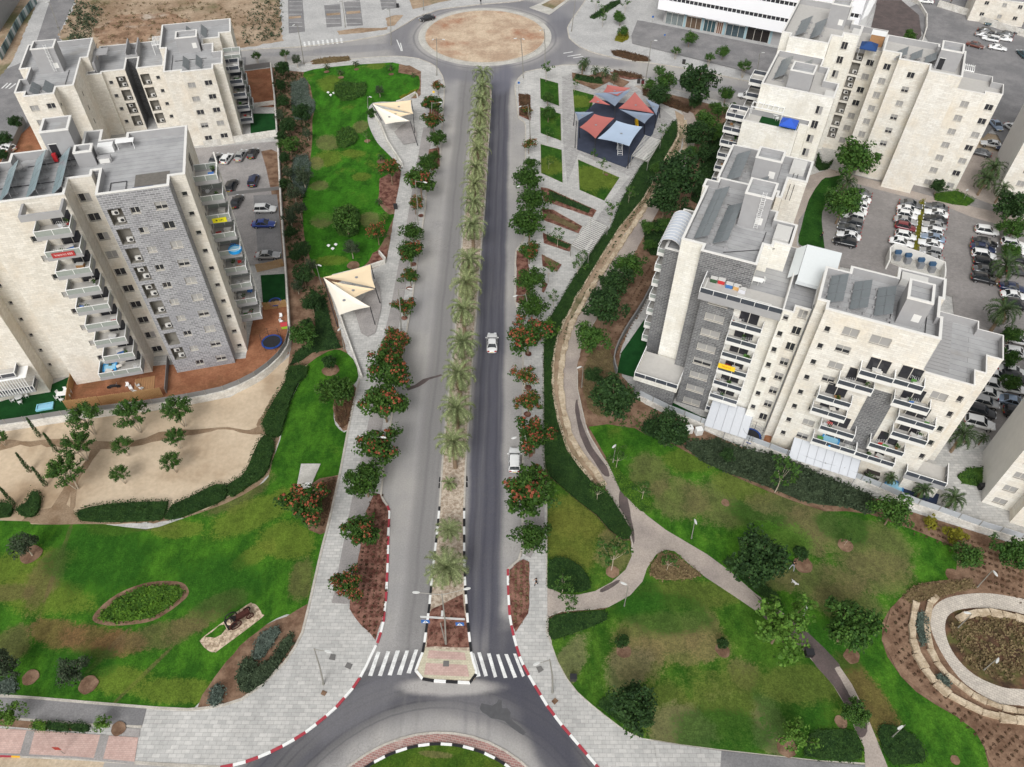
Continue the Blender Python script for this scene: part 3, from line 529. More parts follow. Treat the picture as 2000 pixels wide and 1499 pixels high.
# ring garden
RCx=[(1600+ (2000-1400)*0,0)]
cg=G(1990,1262,.13)
def ringsheet(name,r0,pts,mat,**k): pass
RGI=[(1846,1220),(1855,1200),(1880,1190),(1930,1188),(2000,1200),(2120,1240),(2150,1330),(2060,1350),(1990,1346),(1960,1343),(1920,1328),(1890,1308),(1865,1280),(1850,1250)]
RGO=[(1817,1210),(1825,1185),(1850,1168),(1895,1160),(1940,1160),(2000,1170),(2160,1200),(2250,1330),(2120,1390),(1990,1378),(1950,1374),(1905,1350),(1875,1326),(1845,1285),(1822,1240)]
sheet('ring_path',RGO,M['ringpave'],smooth=3)
M['wild']=two('wild_bed',srgb(112,84,66),srgb(66,52,42),.5,3,c3=srgb(90,92,52),s3=.2,bump=.8)
sheet('wild_bed',RGI,M['wild'],smooth=3)
# building plots
sheet('red_yard',[(476,140),(530,133),(540,230),(538,205),(476,212)],M['redsoil'],jag=.1)
sheet('red_yard',[(60,245),(72,270),(130,300),(-40,330),(0,300)],M['redsoil'])
sheet('turf_yard',[(488,222),(538,222),(541,264),(490,268)],M['turf'])
sheet('car_park',[(380,290),(546,276),(550,372),(556,460),(558,516),(430,520),(400,380)],M['bike'])
sheet('planting_soil',[(510,296),(530,292),(546,300),(552,420),(558,520),(548,520),(538,415),(520,330)],M['soil'])
sheet('parking_bays',[(495,382),(541,380),(545,414),(549,460),(553,514),(505,516)],M['greyasphalt'])
sheet('red_yard',[(100,800),(140,730),(240,720),(480,700),(500,590),(562,592),(564,690),(520,728),(450,772),(300,800),(140,822)],M['redsoil'],jag=.1)
sheet('turf_yard',[(509,538),(556,535),(558,596),(514,598)],M['turf'])
sheet('turf_yard',[(-200,800),(0,785),(80,760),(138,735),(140,768),(134,806),(0,830),(-200,860)],M['turf'])
sheet('courtyard',[(1560,350),(1620,330),(1700,350),(1800,360),(1900,380),(2000,440),(2150,520),(2200,900),(2050,1030),(1960,900),(1880,760),(1860,580),(1640,520),(1560,500)],M['lotpave'])
sheet('courtyard',[(1560,350),(1620,330),(1740,362),(1850,392),(2010,430),(2010,455),(1900,425),(1850,405),(1720,372),(1640,350),(1600,375),(1560,430),(1556,480),(1600,498),(1640,505),(1640,530),(1560,525),(1540,470)],M['path'])
M['lawnC']=lawn_mat('court_grass',(.016,.06,.010),(.024,.08,.012),(.03,.09,.014),(.04,.09,.02),[])
sheet('lawn',[(1605,352),(1620,347),(1650,346),(1612,400),(1605,430),(1610,480),(1608,494),(1570,482),(1559,472),(1566,440),(1580,390)],M['lawnC'],smooth=2)
sheet('lawn',[(1550,502),(1580,500),(1605,508),(1600,520),(1560,520)],M['lawnC'],smooth=2)
sheet('car_park',[(1860,200),(1840,120),(1800,60),(1740,30),(1900,-40),(2300,-60),(2500,400),(2000,290),(1960,285),(1940,250),(1920,270)],M['greyasphalt'])
sheet('courtyard',[(1870,290),(1990,300),(2200,360),(2100,440),(1990,420),(1860,370)],M['path'])
sheet('commercial_car_park',[(1245,40),(1260,42),(1520,95),(1530,150),(1498,160),(1440,135),(1235,85),(1233,70)],M['greyasphalt'])
sheet('side_road',[(1700,60),(1712,10),(1700,0),(1760,0),(1795,30),(1800,70),(1770,110),(1740,75)],M['wet'])
paint('parking_line',[[(1262+i*17.5,63+i*4.2-12),(1258+i*17.5,63+i*4.2)] for i in range(1,13)]+[[(1240+i*17.2,75+i*3.8),(1234+i*17.2,84+i*3.8)] for i in range(1,15)]+[[(1262,62),(1500,112)],[(1238,74),(1490,130)]],z=.25,w=.16)
paint('parking_line',[[(1890+i*3.2-0,85+i*9),(1922+i*2.6,92+i*9)] for i in range(0,9)]+[[(1965+i*-3,120+i*14),(1995,127+i*14)] for i in range(0,9)]+[[(1890,85),(1870,150)],[(1965,110),(1938,235)]],z=.25,w=.14)
# ---------------------------------------------------------------- buildings
def clad(name,c1,c2,cm,w,h,stain,mort=.012,rough=.85):
    n=N(name,rough,.25); u=n.uv(); c,f=n.brick(u,w,h,mort,c1,c2,cm)
    o=n.obj(); c=n.mix(n.noise(o,.22,5,.65).ss(.42,.72)*.75,c,stain)
    c=n.mix(.6,c,n.mix(n.noise(o,.9,5,.7,stretch=(1,1,.35)).ss(.25,.75),(.86,.85,.84),(1.08,1.08,1.08)),'MULTIPLY')
    c=n.mix(.35,c,n.mix(n.noise(o,3.5,3,.7).ss(.3,.7),(.8,.8,.8),(1.12,1.12,1.12)),'MULTIPLY')
    return n.out(c)
M['cream']=clad('cream_stone',srgb(230,225,215),srgb(213,207,195),srgb(190,185,175),.75,.32,srgb(212,201,184))
M['cream2']=clad('pale_stone',srgb(231,228,220),srgb(217,212,202),srgb(192,188,179),1.1,.33,srgb(218,208,190))
M['white']=clad('white_stone',srgb(236,234,227),srgb(224,221,211),srgb(200,196,186),1.1,.33,srgb(220,214,200))
M['grey']=clad('grey_split_stone',srgb(154,154,156),srgb(120,120,123),srgb(188,188,190),.7,.32,srgb(136,136,140),.03)
M['dgrey']=clad('dark_split_stone',srgb(122,122,122),srgb(92,92,93),srgb(158,158,158),.8,.3,srgb(106,106,108),.03)
M['render']=plain('grey_render',srgb(160,159,159),.9,.12,.8)
M['side']=plain('side_render',srgb(222,220,216),.9,.1,.8)
M['coping']=plain('white_coping',srgb(222,220,215),.7,.05,1.5)
def deckmat(name,a,b_,cm):
    n=N(name,.9,.2); o=n.obj(); c,f=n.brick(o,40,1.0,.025,a,b_,cm)
    mp=n.node('ShaderNodeMapping'); mp.inputs['Rotation'].default_value=(0,0,PI/2); n.nt.links.new(o,mp.inputs[0])
    c=n.mix(.7,c,n.mix(n.noise(o,.35,6,.7).ss(.3,.68),(.78,.78,.78),(1.1,1.1,1.1)),'MULTIPLY')
    c=n.mix(n.noise(o,.18,4,.6,off=12).ss(.58,.7)*.5,c,srgb(150,146,140))
    return n.out(c)
M['deck']=deckmat('roof_membrane',srgb(172,172,172),srgb(162,162,163),srgb(126,126,126))
M['tiles']=plain('terrace_tiles',srgb(186,183,178),.8,.12,2)
M['glass']=plain('window_glass',srgb(52,52,56),.15,.4,1.5,spec=.6)
M['shutter']=plain('roller_shutter',srgb(158,156,153),.6,.06,5)
M['frame']=plain('window_frame',srgb(205,200,190),.6,.05)
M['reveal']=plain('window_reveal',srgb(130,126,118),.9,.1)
M['rail']=plain('grey_metal',srgb(150,152,156),.45,.08,metal=.4)
M['railglass']=plain('tinted_balustrade',srgb(70,74,82),.15,.2,spec=.6)
M['railglass2']=plain('pale_balustrade',srgb(150,156,150),.2,.15,spec=.6)
M['panel']=plain('solar_glass',srgb(120,126,128),.3,.12,1.2,spec=.5)
M['panelb']=plain('blue_solar_glass',srgb(138,156,160),.3,.12,1.2,spec=.5)
M['dark']=plain('dark_metal',srgb(45,45,48),.6,.2)
M['acw']=plain('air_conditioner_white',srgb(205,203,198),.6,.06)
M['whitem']=plain('white_metal',srgb(235,235,233),.45,.04)
M['red']=plain('red_paint',srgb(170,40,45),.5,.1)
def hole_wall(b,a,c,z0,z1,holes,mi,inset=.18,mr=1,backs=None):
    "wall from a to c (outside on the right hand of a->c) with openings (s0,s1,h0,h1,depth)"
    a=Vector(a); c=Vector(c); L=(c-a).length
    if L<1e-4: return
    t=(c-a)/L; n=Vector((t.y,-t.x))
    hs=[h for h in holes if h[0]>.02 and h[1]<L-.02 and h[2]>z0+.02 and h[3]<z1-.02]
    xs=sorted({0.0,L,*[h[0] for h in hs],*[h[1] for h in hs]}); zs=sorted({z0,z1,*[h[2] for h in hs],*[h[3] for h in hs]})
    P=lambda s,z,d=0:(a.x+t.x*s-n.x*d,a.y+t.y*s-n.y*d,z)
    for i in range(len(xs)-1):
        # merge vertical runs
        run=None
        for j in range(len(zs)-1):
            sm=(xs[i]+xs[i+1])/2; zm=(zs[j]+zs[j+1])/2
            inside=any(h[0]<sm<h[1] and h[2]<zm<h[3] for h in hs)
            if inside:
                if run is not None:
                    b.quad(P(xs[i],run),P(xs[i+1],run),P(xs[i+1],zs[j]),P(xs[i],zs[j]),mi,[(xs[i],run),(xs[i+1],run),(xs[i+1],zs[j]),(xs[i],zs[j])]); run=None
            elif run is None: run=zs[j]
        if run is not None: b.quad(P(xs[i],run),P(xs[i+1],run),P(xs[i+1],z1),P(xs[i],z1),mi,[(xs[i],run),(xs[i+1],run),(xs[i+1],z1),(xs[i],z1)])
    for s0,s1,h0,h1,d in hs:
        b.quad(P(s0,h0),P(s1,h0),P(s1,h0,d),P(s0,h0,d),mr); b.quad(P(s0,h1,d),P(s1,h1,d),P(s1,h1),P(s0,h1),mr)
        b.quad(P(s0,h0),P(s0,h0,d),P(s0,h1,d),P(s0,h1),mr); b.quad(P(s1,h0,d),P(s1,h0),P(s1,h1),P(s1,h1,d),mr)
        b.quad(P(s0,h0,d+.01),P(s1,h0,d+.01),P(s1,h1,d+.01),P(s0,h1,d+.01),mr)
_wc={}
def win_mesh(w,h,kind):
    k=(w,h,kind)
    if k in _wc: return _wc[k]
    f=B(); t=.06
    f.box(-w/2,w/2,0,.06,0,t); f.box(-w/2,w/2,0,.06,h-t,h); f.box(-w/2,-w/2+t,0,.06,t,h-t); f.box(w/2-t,w/2,0,.06,t,h-t)
    if w>.9: f.box(-.03,.03,0,.05,t,h-t)
    f.box(-w/2-.06,w/2+.06,-.22,-.02,-.06,-.005)
    p=B()
    if kind=='s': p.box(-w/2+t,w/2-t,.02,.04,t,h-t)
    elif kind=='h':
        p.box(-w/2+t,w/2-t,.015,.035,h*.45,h-t,0); p.box(-w/2+t,w/2-t,.03,.04,t,h*.45,1)
    elif kind=='o':
        p.box(-w/2+t,0,.03,.04,t,h-t,1); p.box(0,w/2-t,.01,.03,t,h-t,0)
    else: p.box(-w/2+t,w/2-t,.03,.04,t,h-t,1)
    _wc[k]=(f.mesh('window',M['frame']),p.mesh('pane',M['shutter'],M['glass'])); return _wc[k]
_ac=None
def ac_mesh():
    global _ac
    if _ac: return _ac
    b=B(); b.box(-.42,.42,-.16,.16,0,.62,0); b.tube((.12,-.17,.31),(.12,-.19,.31),.24,n=14,mi=1); b.box(-.38,-.32,-.3,.3,-.08,0,1); b.box(.32,.38,-.3,.3,-.08,0,1)
    _ac=b.mesh('air_conditioner',M['acw'],M['dark']); return _ac
class Bld:
    def __init__(s,name,label,cat,px,z,th,group=None):
        o=G(px[0],px[1],z); s.o=Vector((o.x,o.y)); s.th=R_(th); s.c=math.cos(s.th); s.s=math.sin(s.th)
        s.t=thing(name,label,cat,(o.x,o.y,0),s.th,group); s.wins=[]; s.blocks=[]; s.k=0
    def L(s,q): d=Vector((q.x,q.y))-s.o; return Vector((d.x*s.c+d.y*s.s,-d.x*s.s+d.y*s.c,q.z))
    def W(s,u,v,z=0): return Vector((s.o.x+u*s.c-v*s.s,s.o.y+u*s.s+v*s.c,z))
    def onv(s,px,v):
        a=s.L(G(px[0],px[1],0)); b=s.L(G(px[0],px[1],60)); t=(v-a.y)/(b.y-a.y); q=a.lerp(b,t); return q.x,q.z
    def onu(s,px,u):
        a=s.L(G(px[0],px[1],0)); b=s.L(G(px[0],px[1],60)); t=(u-a.x)/(b.x-a.x); q=a.lerp(b,t); return q.y,q.z
    def at(s,px,z): return s.L(G(px[0],px[1],z))
    def col(s,plane,px,n,w,h,fl=3.0,kinds='gsgho',side=None,depth=.2,ac=False,p=None):
        "a column of n openings, the top one centred at photo point px (or p=(along,z)), on the plane v=.. or u=.."
        ax,val=plane
        a,z=p if p else (s.onv(px,val) if ax=='v' else s.onu(px,val))
        for i in range(n):
            zz=z-i*fl-h/2
            if zz<.5: break
            s.wins.append((ax,val,a,zz,w,h,depth,kinds[rnd.randrange(len(kinds))],ac,side))
    def block(s,poly,z1,z0=0,mat='cream',edges=None,par=1.1,copw=.3,deck='deck',inner='render',cop=True):
        s.blocks.append((poly,z1,z0,mat,edges or {},par,copw,deck,inner,cop))
    def build(s):
        order=['cream','cream2','white','grey','dgrey','render','side']
        wallm=B(); mats=[M[k] for k in order]+[M['reveal']]; copm=B(); deckm=B()
        for (poly,z1,z0,mat,edges,par,copw,deck,inner,cop) in s.blocks:
            n=len(poly); area=sum(poly[i][0]*poly[(i+1)%n][1]-poly[(i+1)%n][0]*poly[i][1] for i in range(n))
            idx=list(range(n))
            P=[Vector(p) for p in poly]
            E=[(P[i],P[(i+1)%n],edges.get(i,mat)) for i in range(n)]
            if area<0: E=[(b_,a_,m_) for a_,b_,m_ in E[::-1]]
            for a_,c_,m_ in E:
                L=(c_-a_).length
                if L<.05: continue
                t=(c_-a_)/L; hs=[]
                for wq in s.wins:
                    ax,val,al,zz,w,h,dp,kd,ac,side=wq
                    if ax=='v' and abs(t.x)>.9 and abs(a_.y-val)<.12: sc=(al-a_.x)*t.x
                    elif ax=='u' and abs(t.y)>.9 and abs(a_.x-val)<.12: sc=(al-a_.y)*t.y
                    else: continue
                    if sc-w/2>.03 and sc+w/2<L-.03 and zz>z0+.05 and zz+h<z1-.05:
                        hs.append((sc-w/2,sc+w/2,zz,zz+h,dp,kd,ac))
                # drop overlapping
                keep=[]
                for h_ in hs:
                    if not any(h_[0]<k[1]+.02 and h_[1]>k[0]-.02 and h_[2]<k[3]+.02 and h_[3]>k[2]-.02 for k in keep): keep.append(h_)
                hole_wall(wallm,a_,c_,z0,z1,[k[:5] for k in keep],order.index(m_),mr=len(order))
                nrm=Vector((t.y,-t.x)); ang=math.atan2(t.y,t.x)
                for s0,s1,h0,h1,dp,kd,ac in keep:
                    cx=a_+t*((s0+s1)/2)
                    if ac:
                        q=cx-nrm*(dp*.5); 
                        if rnd.random()<.8: link('air_conditioner',ac_mesh(),s.t,(q.x+t.x*.2,q.y+t.y*.2,h0+.12),ang)
                        if rnd.random()<.35: link('air_conditioner',ac_mesh(),s.t,(q.x-t.x*.15,q.y-t.y*.15,h0+1.35),ang)
                    else:
                        fm,pm=win_mesh(round(s1-s0,2),round(h1-h0,2),kd); q=cx-nrm*(dp-.02-.05)
                        o=link('window',fm,s.t,(q.x,q.y,h0),ang); link('pane',pm,o)
            # parapet coping, inner faces and deck
            if par>0:
                inn=inset_poly(poly,copw)
                cz=z1+.06
                PP=poly if area>0 else poly[::-1]; II=inn if area>0 else inn[::-1]
                out=inset_poly(PP,-.05); n2=len(PP)
                for i in range(n2):
                    j=(i+1)%n2
                    T=lambda p,z:(p[0],p[1],z)
                    copm.quad(T(out[i],cz),T(out[j],cz),T(II[j],cz),T(II[i],cz),0)
                    copm.quad(T(out[i],z1-.08),T(out[j],z1-.08),T(out[j],cz),T(out[i],cz),0)
                    copm.quad(T(out[j],z1-.08),T(out[i],z1-.08),T(PP[i],z1-.08),T(PP[j],z1-.08),0)
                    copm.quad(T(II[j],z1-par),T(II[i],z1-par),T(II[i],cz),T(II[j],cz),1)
                deckm.face_poly(II,z1-par,0)
            else: deckm.face_poly(poly,z1,0)
            s.deckmat=M[deck]
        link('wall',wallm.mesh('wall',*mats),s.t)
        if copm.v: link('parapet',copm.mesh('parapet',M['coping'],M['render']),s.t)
        link('roof',deckm.mesh('roof',s.deckmat),s.t)
        return s.t
def inset_poly(poly,d):
    n=len(poly); area=sum(poly[i][0]*poly[(i+1)%n][1]-poly[(i+1)%n][0]*poly[i][1] for i in range(n)); sg=1 if area>0 else -1
    out=[]
    for i in range(n):
        a=Vector(poly[i-1]); b_=Vector(poly[i]); c=Vector(poly[(i+1)%n])
        t1=(b_-a).normalized(); t2=(c-b_).normalized(); n1=Vector((-t1.y,t1.x))*sg; n2=Vector((-t2.y,t2.x))*sg
        m_=n1+n2; k=m_.dot(n1)
        out.append(tuple(b_+m_*(d/(k if abs(k)>.1 else 1))))
    return out
def _fp(s,poly,z,mi=0):
    n=len(poly); area=sum(poly[i][0]*poly[(i+1)%n][1]-poly[(i+1)%n][0]*poly[i][1] for i in range(n))
    for t in tessellate_polygon([[Vector((p[0],p[1],0)) for p in poly]]):
        q=[poly[i] for i in t]
        if (q[1][0]-q[0][0])*(q[2][1]-q[0][1])-(q[1][1]-q[0][1])*(q[2][0]-q[0][0])<0: q=q[::-1]
        s.face([(p[0],p[1],z) for p in q],mi)
B.face_poly=_fp
def stair_tower(bl,u0,u1,v0,v1,z0,z1,door='v',ladder=False,mat='render',hatch=True):
    b=B(); b.prism([(u0,v0),(u1,v0),(u1,v1),(u0,v1)],z0,z1,0,cap=False)
    poly=[(u0,v0),(u1,v0),(u1,v1),(u0,v1)]; inn=inset_poly(poly,.28); out=inset_poly(poly,-.05)
    for i in range(4):
        j=(i+1)%4; T=lambda p,z:(p[0],p[1],z)
        b.quad(T(out[i],z1+.05),T(out[j],z1+.05),T(inn[j],z1+.05),T(inn[i],z1+.05),1); b.quad(T(out[i],z1-.15),T(out[j],z1-.15),T(out[j],z1+.05),T(out[i],z1+.05),1); b.quad(T(inn[j],z1-.6),T(inn[i],z1-.6),T(inn[i],z1+.05),T(inn[j],z1+.05),0)
    b.face_poly(inn,z1-.6,2)
    o=b.link('stair_tower',[M[mat],M['coping'],M['deck']],bl.t)
    d=B()
    if door=='v': d.box(u0+.4,u0+1.35,v0-.04,v0+.02,z0+.05,z0+2.1,0); d.box(u0+.32,u0+1.43,v0-.03,v0+.01,z0+2.1,z0+2.2,1)
    elif door=='u': d.box(u1-.02,u1+.04,v0+.5,v0+1.5,z0+.05,z0+2.1,0)
    elif door=='p': d.box(u1-1.4,u1-.5,v0-.04,v0+.02,z0+.9,z0+2.0,1)
    if d.v: d.link('door',[M['dark'],M['coping']],o)
    if ladder:
        l=B(); x=u0+(u1-u0)*.62
        l.tube((x,v0-.35,z0+.4),(x,v0-.35,z1+.9),.03); l.tube((x+.5,v0-.35,z0+.4),(x+.5,v0-.35,z1+.9),.03)
        k=z0+.6
        while k<z1+.8: l.tube((x,v0-.35,k),(x+.5,v0-.35,k),.025,n=4); k+=.3
        k=z0+2.0
        while k<z1+.6: 
            for q in range(6):
                a0=PI+PI*q/6; a1=PI+PI*(q+1)/6
                l.tube((x+.25+.38*math.cos(a0),v0-.38+.5*math.sin(a0),k),(x+.25+.38*math.cos(a1),v0-.38+.5*math.sin(a1),k),.02,n=4)
            k+=.8
        l.link('ladder',M['whitem'],bl.t)
    return o
def solar(bl,u0,u1,v0,v1,z,hi=1.5,n=4,mat='panel',flip=False):
    "a tilted row of collectors running back along v, with its stands"
    b=B(); f=B(); s=(v1-v0)/n
    za,zb=(z+.35,z+hi) if not flip else (z+hi,z+.35)
    for i in range(n):
        a,c=v0+i*s+.05,v0+(i+1)*s-.05
        for k in range(2):
            ka,kc=k/2+.01,(k+1)/2-.01
            p=[(u0+(u1-u0)*ka,a,za+(zb-za)*ka),(u0+(u1-u0)*kc,a,za+(zb-za)*kc),(u0+(u1-u0)*kc,c,za+(zb-za)*kc),(u0+(u1-u0)*ka,c,za+(zb-za)*ka)]
            b.quad(*p,0); b.quad(*[(q[0],q[1],q[2]-.07) for q in p[::-1]],1)
            for e in range(4): q,r_=p[e],p[(e+1)%4]; b.quad((q[0],q[1],q[2]-.07),(r_[0],r_[1],r_[2]-.07),r_,q,1)
    for i in range(n+1):
        y=min(max(v0+i*s,v0+.15),v1-.15); uh=u1 if not flip else u0; ul=u0 if not flip else u1; zh=max(za,zb); zl=min(za,zb)
        f.tube((uh,y,z),(uh,y,zh-.08),.03,n=4); f.tube((ul,y,z),(ul,y,zl-.08),.03,n=4); f.tube((ul,y,z+.1),(uh,y,z+.1),.03,n=4); f.box(uh-.25,uh+.25,y-.15,y+.15,z,z+.3,0); f.box(ul-.2,ul+.2,y-.15,y+.15,z,z+.25,0)
    o=b.link('solar_panel',[M[mat],M['rail']],bl.t); f.link('panel_stand',M['render'],o)
def roof_bits(bl,lst,z):
    b=B()
    for k,(a,c) in enumerate(lst): b.tube((a[0],a[1],z+.12),(c[0],c[1],z+.12),.05,n=5)
    b.link('roof_pipe',M['dark'],bl.t)
def balcony(bl,u0,u1,v0,v1,z,front=1.0,glass='railglass',th=.32,wall='render',side_r=True,side_l=True,edge='v-',solid=.28,deck='tiles'):
    "slab with low solid kerb and glazed rail on the outer sides"
    b=B(); b.box(u0,u1,v0,v1,z-th,z,0)
    b.box(u0+.02,u1-.02,v0+.02,v1-.02,z+.002,z+.012,1)
    t=.12; s=B()
    E={'v-':((u0,u1,v0,v0+t)),'u-':((u0,u0+t,v0,v1)),'u+':((u1-t,u1,v0,v1)),'v+':((u0,u1,v1-t,v1))}
    use={'v-':['v-','u-','u+'],'u+':['u+','v-','v+'],'u-':['u-','v-','v+'],'v+':['v+','u-','u+']}[edge]
    if not side_r and edge=='v-': use.remove('u+')
    if not side_l and edge=='v-': use.remove('u-')
    for i,e in enumerate(use):
        x0,x1,y0,y1=E[e]; q=.003*i
        b.box(x0+q,x1-q,y0+q,y1-q,z,z+solid,0)
        s.box(x0+.04+q,x1-.04-q,y0+.04+q,y1-.04-q,z+solid,z+front-.05,0); s.box(x0+q,x1-q,y0+.01+q,y1-.01-q,z+front-.05,z+front+q,1)
        L=max(x1-x0,y1-y0); m_=max(1,int(L/1.6))
        for j in range(m_+1):
            if x1-x0>y1-y0: xx=x0+.03+(x1-x0-.06)*j/m_; s.box(xx-.03,xx+.03,y0+.02,y1-.02,z+solid,z+front-.04,1)
            else: yy=y0+.03+(y1-y0-.06)*j/m_; s.box(x0+.02,x1-.02,yy-.03,yy+.03,z+solid,z+front-.04,1)
    o=link('balcony',b.mesh('balcony',M[wall],M[deck]),bl.t)
    link('railing',s.mesh('railing',M[glass],M['whitem']),o)
    return o
def pergola(bl,u0,u1,v0,v1,z,mat='whitem',n=8,name='pergola'):
    b=B(); b.box(u0,u1,v0,v0+.12,z-.15,z); b.box(u0,u1,v1-.12,v1,z-.15,z)
    for i in range(n): x=u0+(u1-u0-.1)*i/(n-1); b.box(x,x+.1,v0,v1,z+.003,z+.15)
    for x in (u0+.05,u1-.12): 
        for y in (v0+.02,v1-.1): b.box(x,x+.08,y,y+.08,z-2.4,z-.15)
    b.link(name,M[mat],bl.t)
def door_opening(bl,u,v,z,w=2.4,h=2.1,mats=('glass','frame')):
    b=B(); b.box(u-w/2,u+w/2,v-.05,v+.02,z+.02,z+h,0)
    for x in (u-w/2,u,u+w/2): b.box(x-.05,x+.05,v-.08,v+.01,z+.02,z+h+.02,1)
    b.box(u-w/2,u+w/2,v-.09,v+.012,z+h,z+h+.08,1)
    b.link('balcony_door',[M[mats[0]],M[mats[1]]],bl.t)
# ---- big block on the left ------------------------------------------------
L2=Bld('apartment_building','tall cream and grey stone apartment block with blue-grey solar rows on its left roof','building',(186,381),33.5,15,'apartment buildings')
L2P=[(-15.2,1.2),(-3.85,1.2),(-3.85,4.8),(-0.95,4.8),(-0.95,6.1),(0,6.1),(0,0),(9.0,0),(9.0,2.3),(10.95,2.3),(10.95,15.1),(2.8,15.1),(2.8,13.8),(-0.6,13.8),(-0.6,16.8),(-3,16.8),(-3,13.1),(-12,13.1),(-12,11),(-15.2,11)]
L2.col(('v',4.8),(165.9,386),10,1.5,1.25,3.2,'ggoogs'); L2.col(('v',0),(264.3,411.2),10,1.15,.95,3.2,'gshsog'); L2.col(('v',0),(314.9,401.6),10,1.5,1.2,3.2,'ssogh')
L2.col(('v',0),(229.3,424),10,1.75,2.5,3.2,depth=1.1,ac=True); L2.col(('v',2.3),(360.8,379.2),10,.75,.7,3.2,'g'); L2.col(('u',10.95),(389.3,383.3),9,.7,.8,3.2,'g')
L2.col(('u',10.95),(0,0),9,2.2,2.1,3.25,'g',p=(8.9,31.3))
L2.col(('v',1.2),(70.5,467.5),8,1.15,.95,3.2,'gsg'); L2.col(('v',3.6),(6,496),9,1.6,1.2,3.2,'gsog'); L2.col(('v',3.6),(12.6,547),8,.5,.6,3.2,'g',p=(-18.3,25.6))
L2.col(('v',.6),(4.5,631),4,1.5,1.1,3.2,'s'); L2.col(('v',.6),(70.5,718.6),3,1.5,1.1,3.2,'s')
for k in range(9): L2.wins.append(('v',1.2,-5.6,3.25*k+3.1,2.6,2.1,.2,'g',False,None))
L2.block(L2P,33.5,0,'cream',{4:'grey',5:'grey',6:'grey',7:'grey'})
L2.block([(-19,3.6),(-15.2,3.6),(-15.2,11),(-19,11)],33.5,0,'cream')
L2.block([(-40,.6),(-19,.6),(-19,11),(-40,11)],33.5,0,'cream')
L2.build()
stair_tower(L2,-7.2,-3.6,12.4,16.2,32.4,36.4,'v'); stair_tower(L2,-3.3,-1.0,9.2,11.2,32.4,34.6,'u')
for u in (-15.5,-12.2,-9.0,-5.9): solar(L2,u,u+1.8,2.2,10.4 if u<-11 else 12.2,32.4,1.7,4,'panelb')
roof_bits(L2,[((-14,6),(-3.4,6.3)),((-10,10.8),(-3,11.4)),((1.2,.6),(1.2,4)),((1.2,4),(3.2,4)),((3.2,4),(3.2,1.2))],32.4)
b=B(); b.box(4.2,8.6,2.4,5.4,32.41,32.43,0); b.link('roof_patch',plain('bare_screed',srgb(112,108,102),.9,.3,2),L2.t); b=B(); b.box(4.0,6.6,.8,2.4,32.412,32.434,0); b.link('roof_patch',plain('wet_screed',srgb(96,104,120),.5,.1,1),L2.t); b=B(); b.box(-.8,.9,9.6,10.2,32.4,33.3,0); b.box(-.6,.7,9.4,9.6,32.45,33.0,1); b.link('roof_upstand',[M['render'],M['coping']],L2.t)
b=B(); b.box(-1.0,1.0,12.2,13.4,32.4,33.4,0); b.box(1.4,3.8,12.4,13.5,33.5,33.58,0); b.box(1.5,1.56,12.5,12.56,32.4,33.5,0); b.box(3.6,3.66,12.5,12.56,32.4,33.5,0)
b.link('roof_canopy',M['whitem'],L2.t); B1=B(); B1.box(-6.7,-6.2,11.3,11.8,32.5,33.6); B1.link('fire_cabinet',M['red'],L2.t)
clut=[]
for k in range(9):
    z=3.0+3.25*k; u0=-8.5 if k else -10.3
    o=balcony(L2,u0,-4.1,-1.75,1.19,z+.3,1.15,'railglass2',.32,'render')
    clut.append((L2,u0,-4.1,-1.6,1.0,z+.3))
b=B(); b.box(-9.2,-4.1,-1.7,-1.4,32.0,32.9); b.box(-9.2,-8.9,-1.4,1.19,32.0,32.9); b.box(-4.4,-4.1,-1.4,1.19,32.0,32.9); b.link('balcony_beam',M['render'],L2.t)
for k in range(9):
    z=3.0+3.25*k
    balcony(L2,10.96,14.2,6.4,9.6,z+.3,1.15,'railglass2',.32,'render',edge='u+')
    clut.append((L2,11.1,14,6.6,9.4,z+.3))
    b=B(); b.box(14.15,14.35,9.0,9.2,z+.3,z+3.25,0); b.box(14.1,14.3,8.4,9.8,z+1.4,z+1.6,0); b.link('balcony_fin',M['coping'],L2.t)
for k,(u0,u1) in enumerate(((-24.5,-20.6),(-25.5,-20.4))):
    balcony(L2,u0-4,u1-.2+k,-1.6,.59,3.2+3.2*(1-k),1.0,'railglass',.3,'render')
b=B(); b.box(-25,-19.6,-1.9,.59,6.3,6.4,0); 
for i in range(14): b.box(-25+i*.38,-24.9+i*.38,-1.88,-1.8,3.3,6.3,0)
b.link('sunroof',M['whitem'],L2.t)
# ---- further block on the left --------------------------------------------
L1=Bld('apartment_building','lower cream stone apartment block at the far left with a dark central recess','building',(45,189),17,14.8,'apartment buildings')
L1.col(('v',0),(68.3,212),5,1.5,1.1,3.0,'sh'); L1.col(('v',0),(100.5,207.5),5,1.5,1.1,3.0,'gs'); L1.col(('v',3.4),(375,167),6,1.5,1.1,3.0,'sgh'); L1.col(('v',3.4),(407.5,162.5),6,1.5,1.1,3.0,'sgg')
L1.col(('v',13.4),(200,162.5),4,1.2,1.1,3.0,'g'); L1.col(('v',14.2),(0,0),4,.8,.8,3.0,'g',p=(13.0,11.5)); L1.col(('v',14.2),(0,0),4,1.9,2.4,3.0,depth=1.0,ac=True,p=(15.2,11.4)); L1.col(('v',14.2),(0,0),4,1.9,2.4,3.0,depth=1.0,ac=True,p=(20.1,11.4)); L1.col(('v',14.2),(0,0),4,.8,.8,3.0,'g',p=(22.6,11.5))
L1.col(('u',5.6),(0,0),1,.6,.6,3,'g',p=(1.4,14)); L1.col(('u',8.9),(0,0),5,.5,1.0,3.0,'g',p=(6.2,13.5)); L1.col(('u',35.6),(0,0),5,.5,1,3,'g',p=(4.3,14.4))
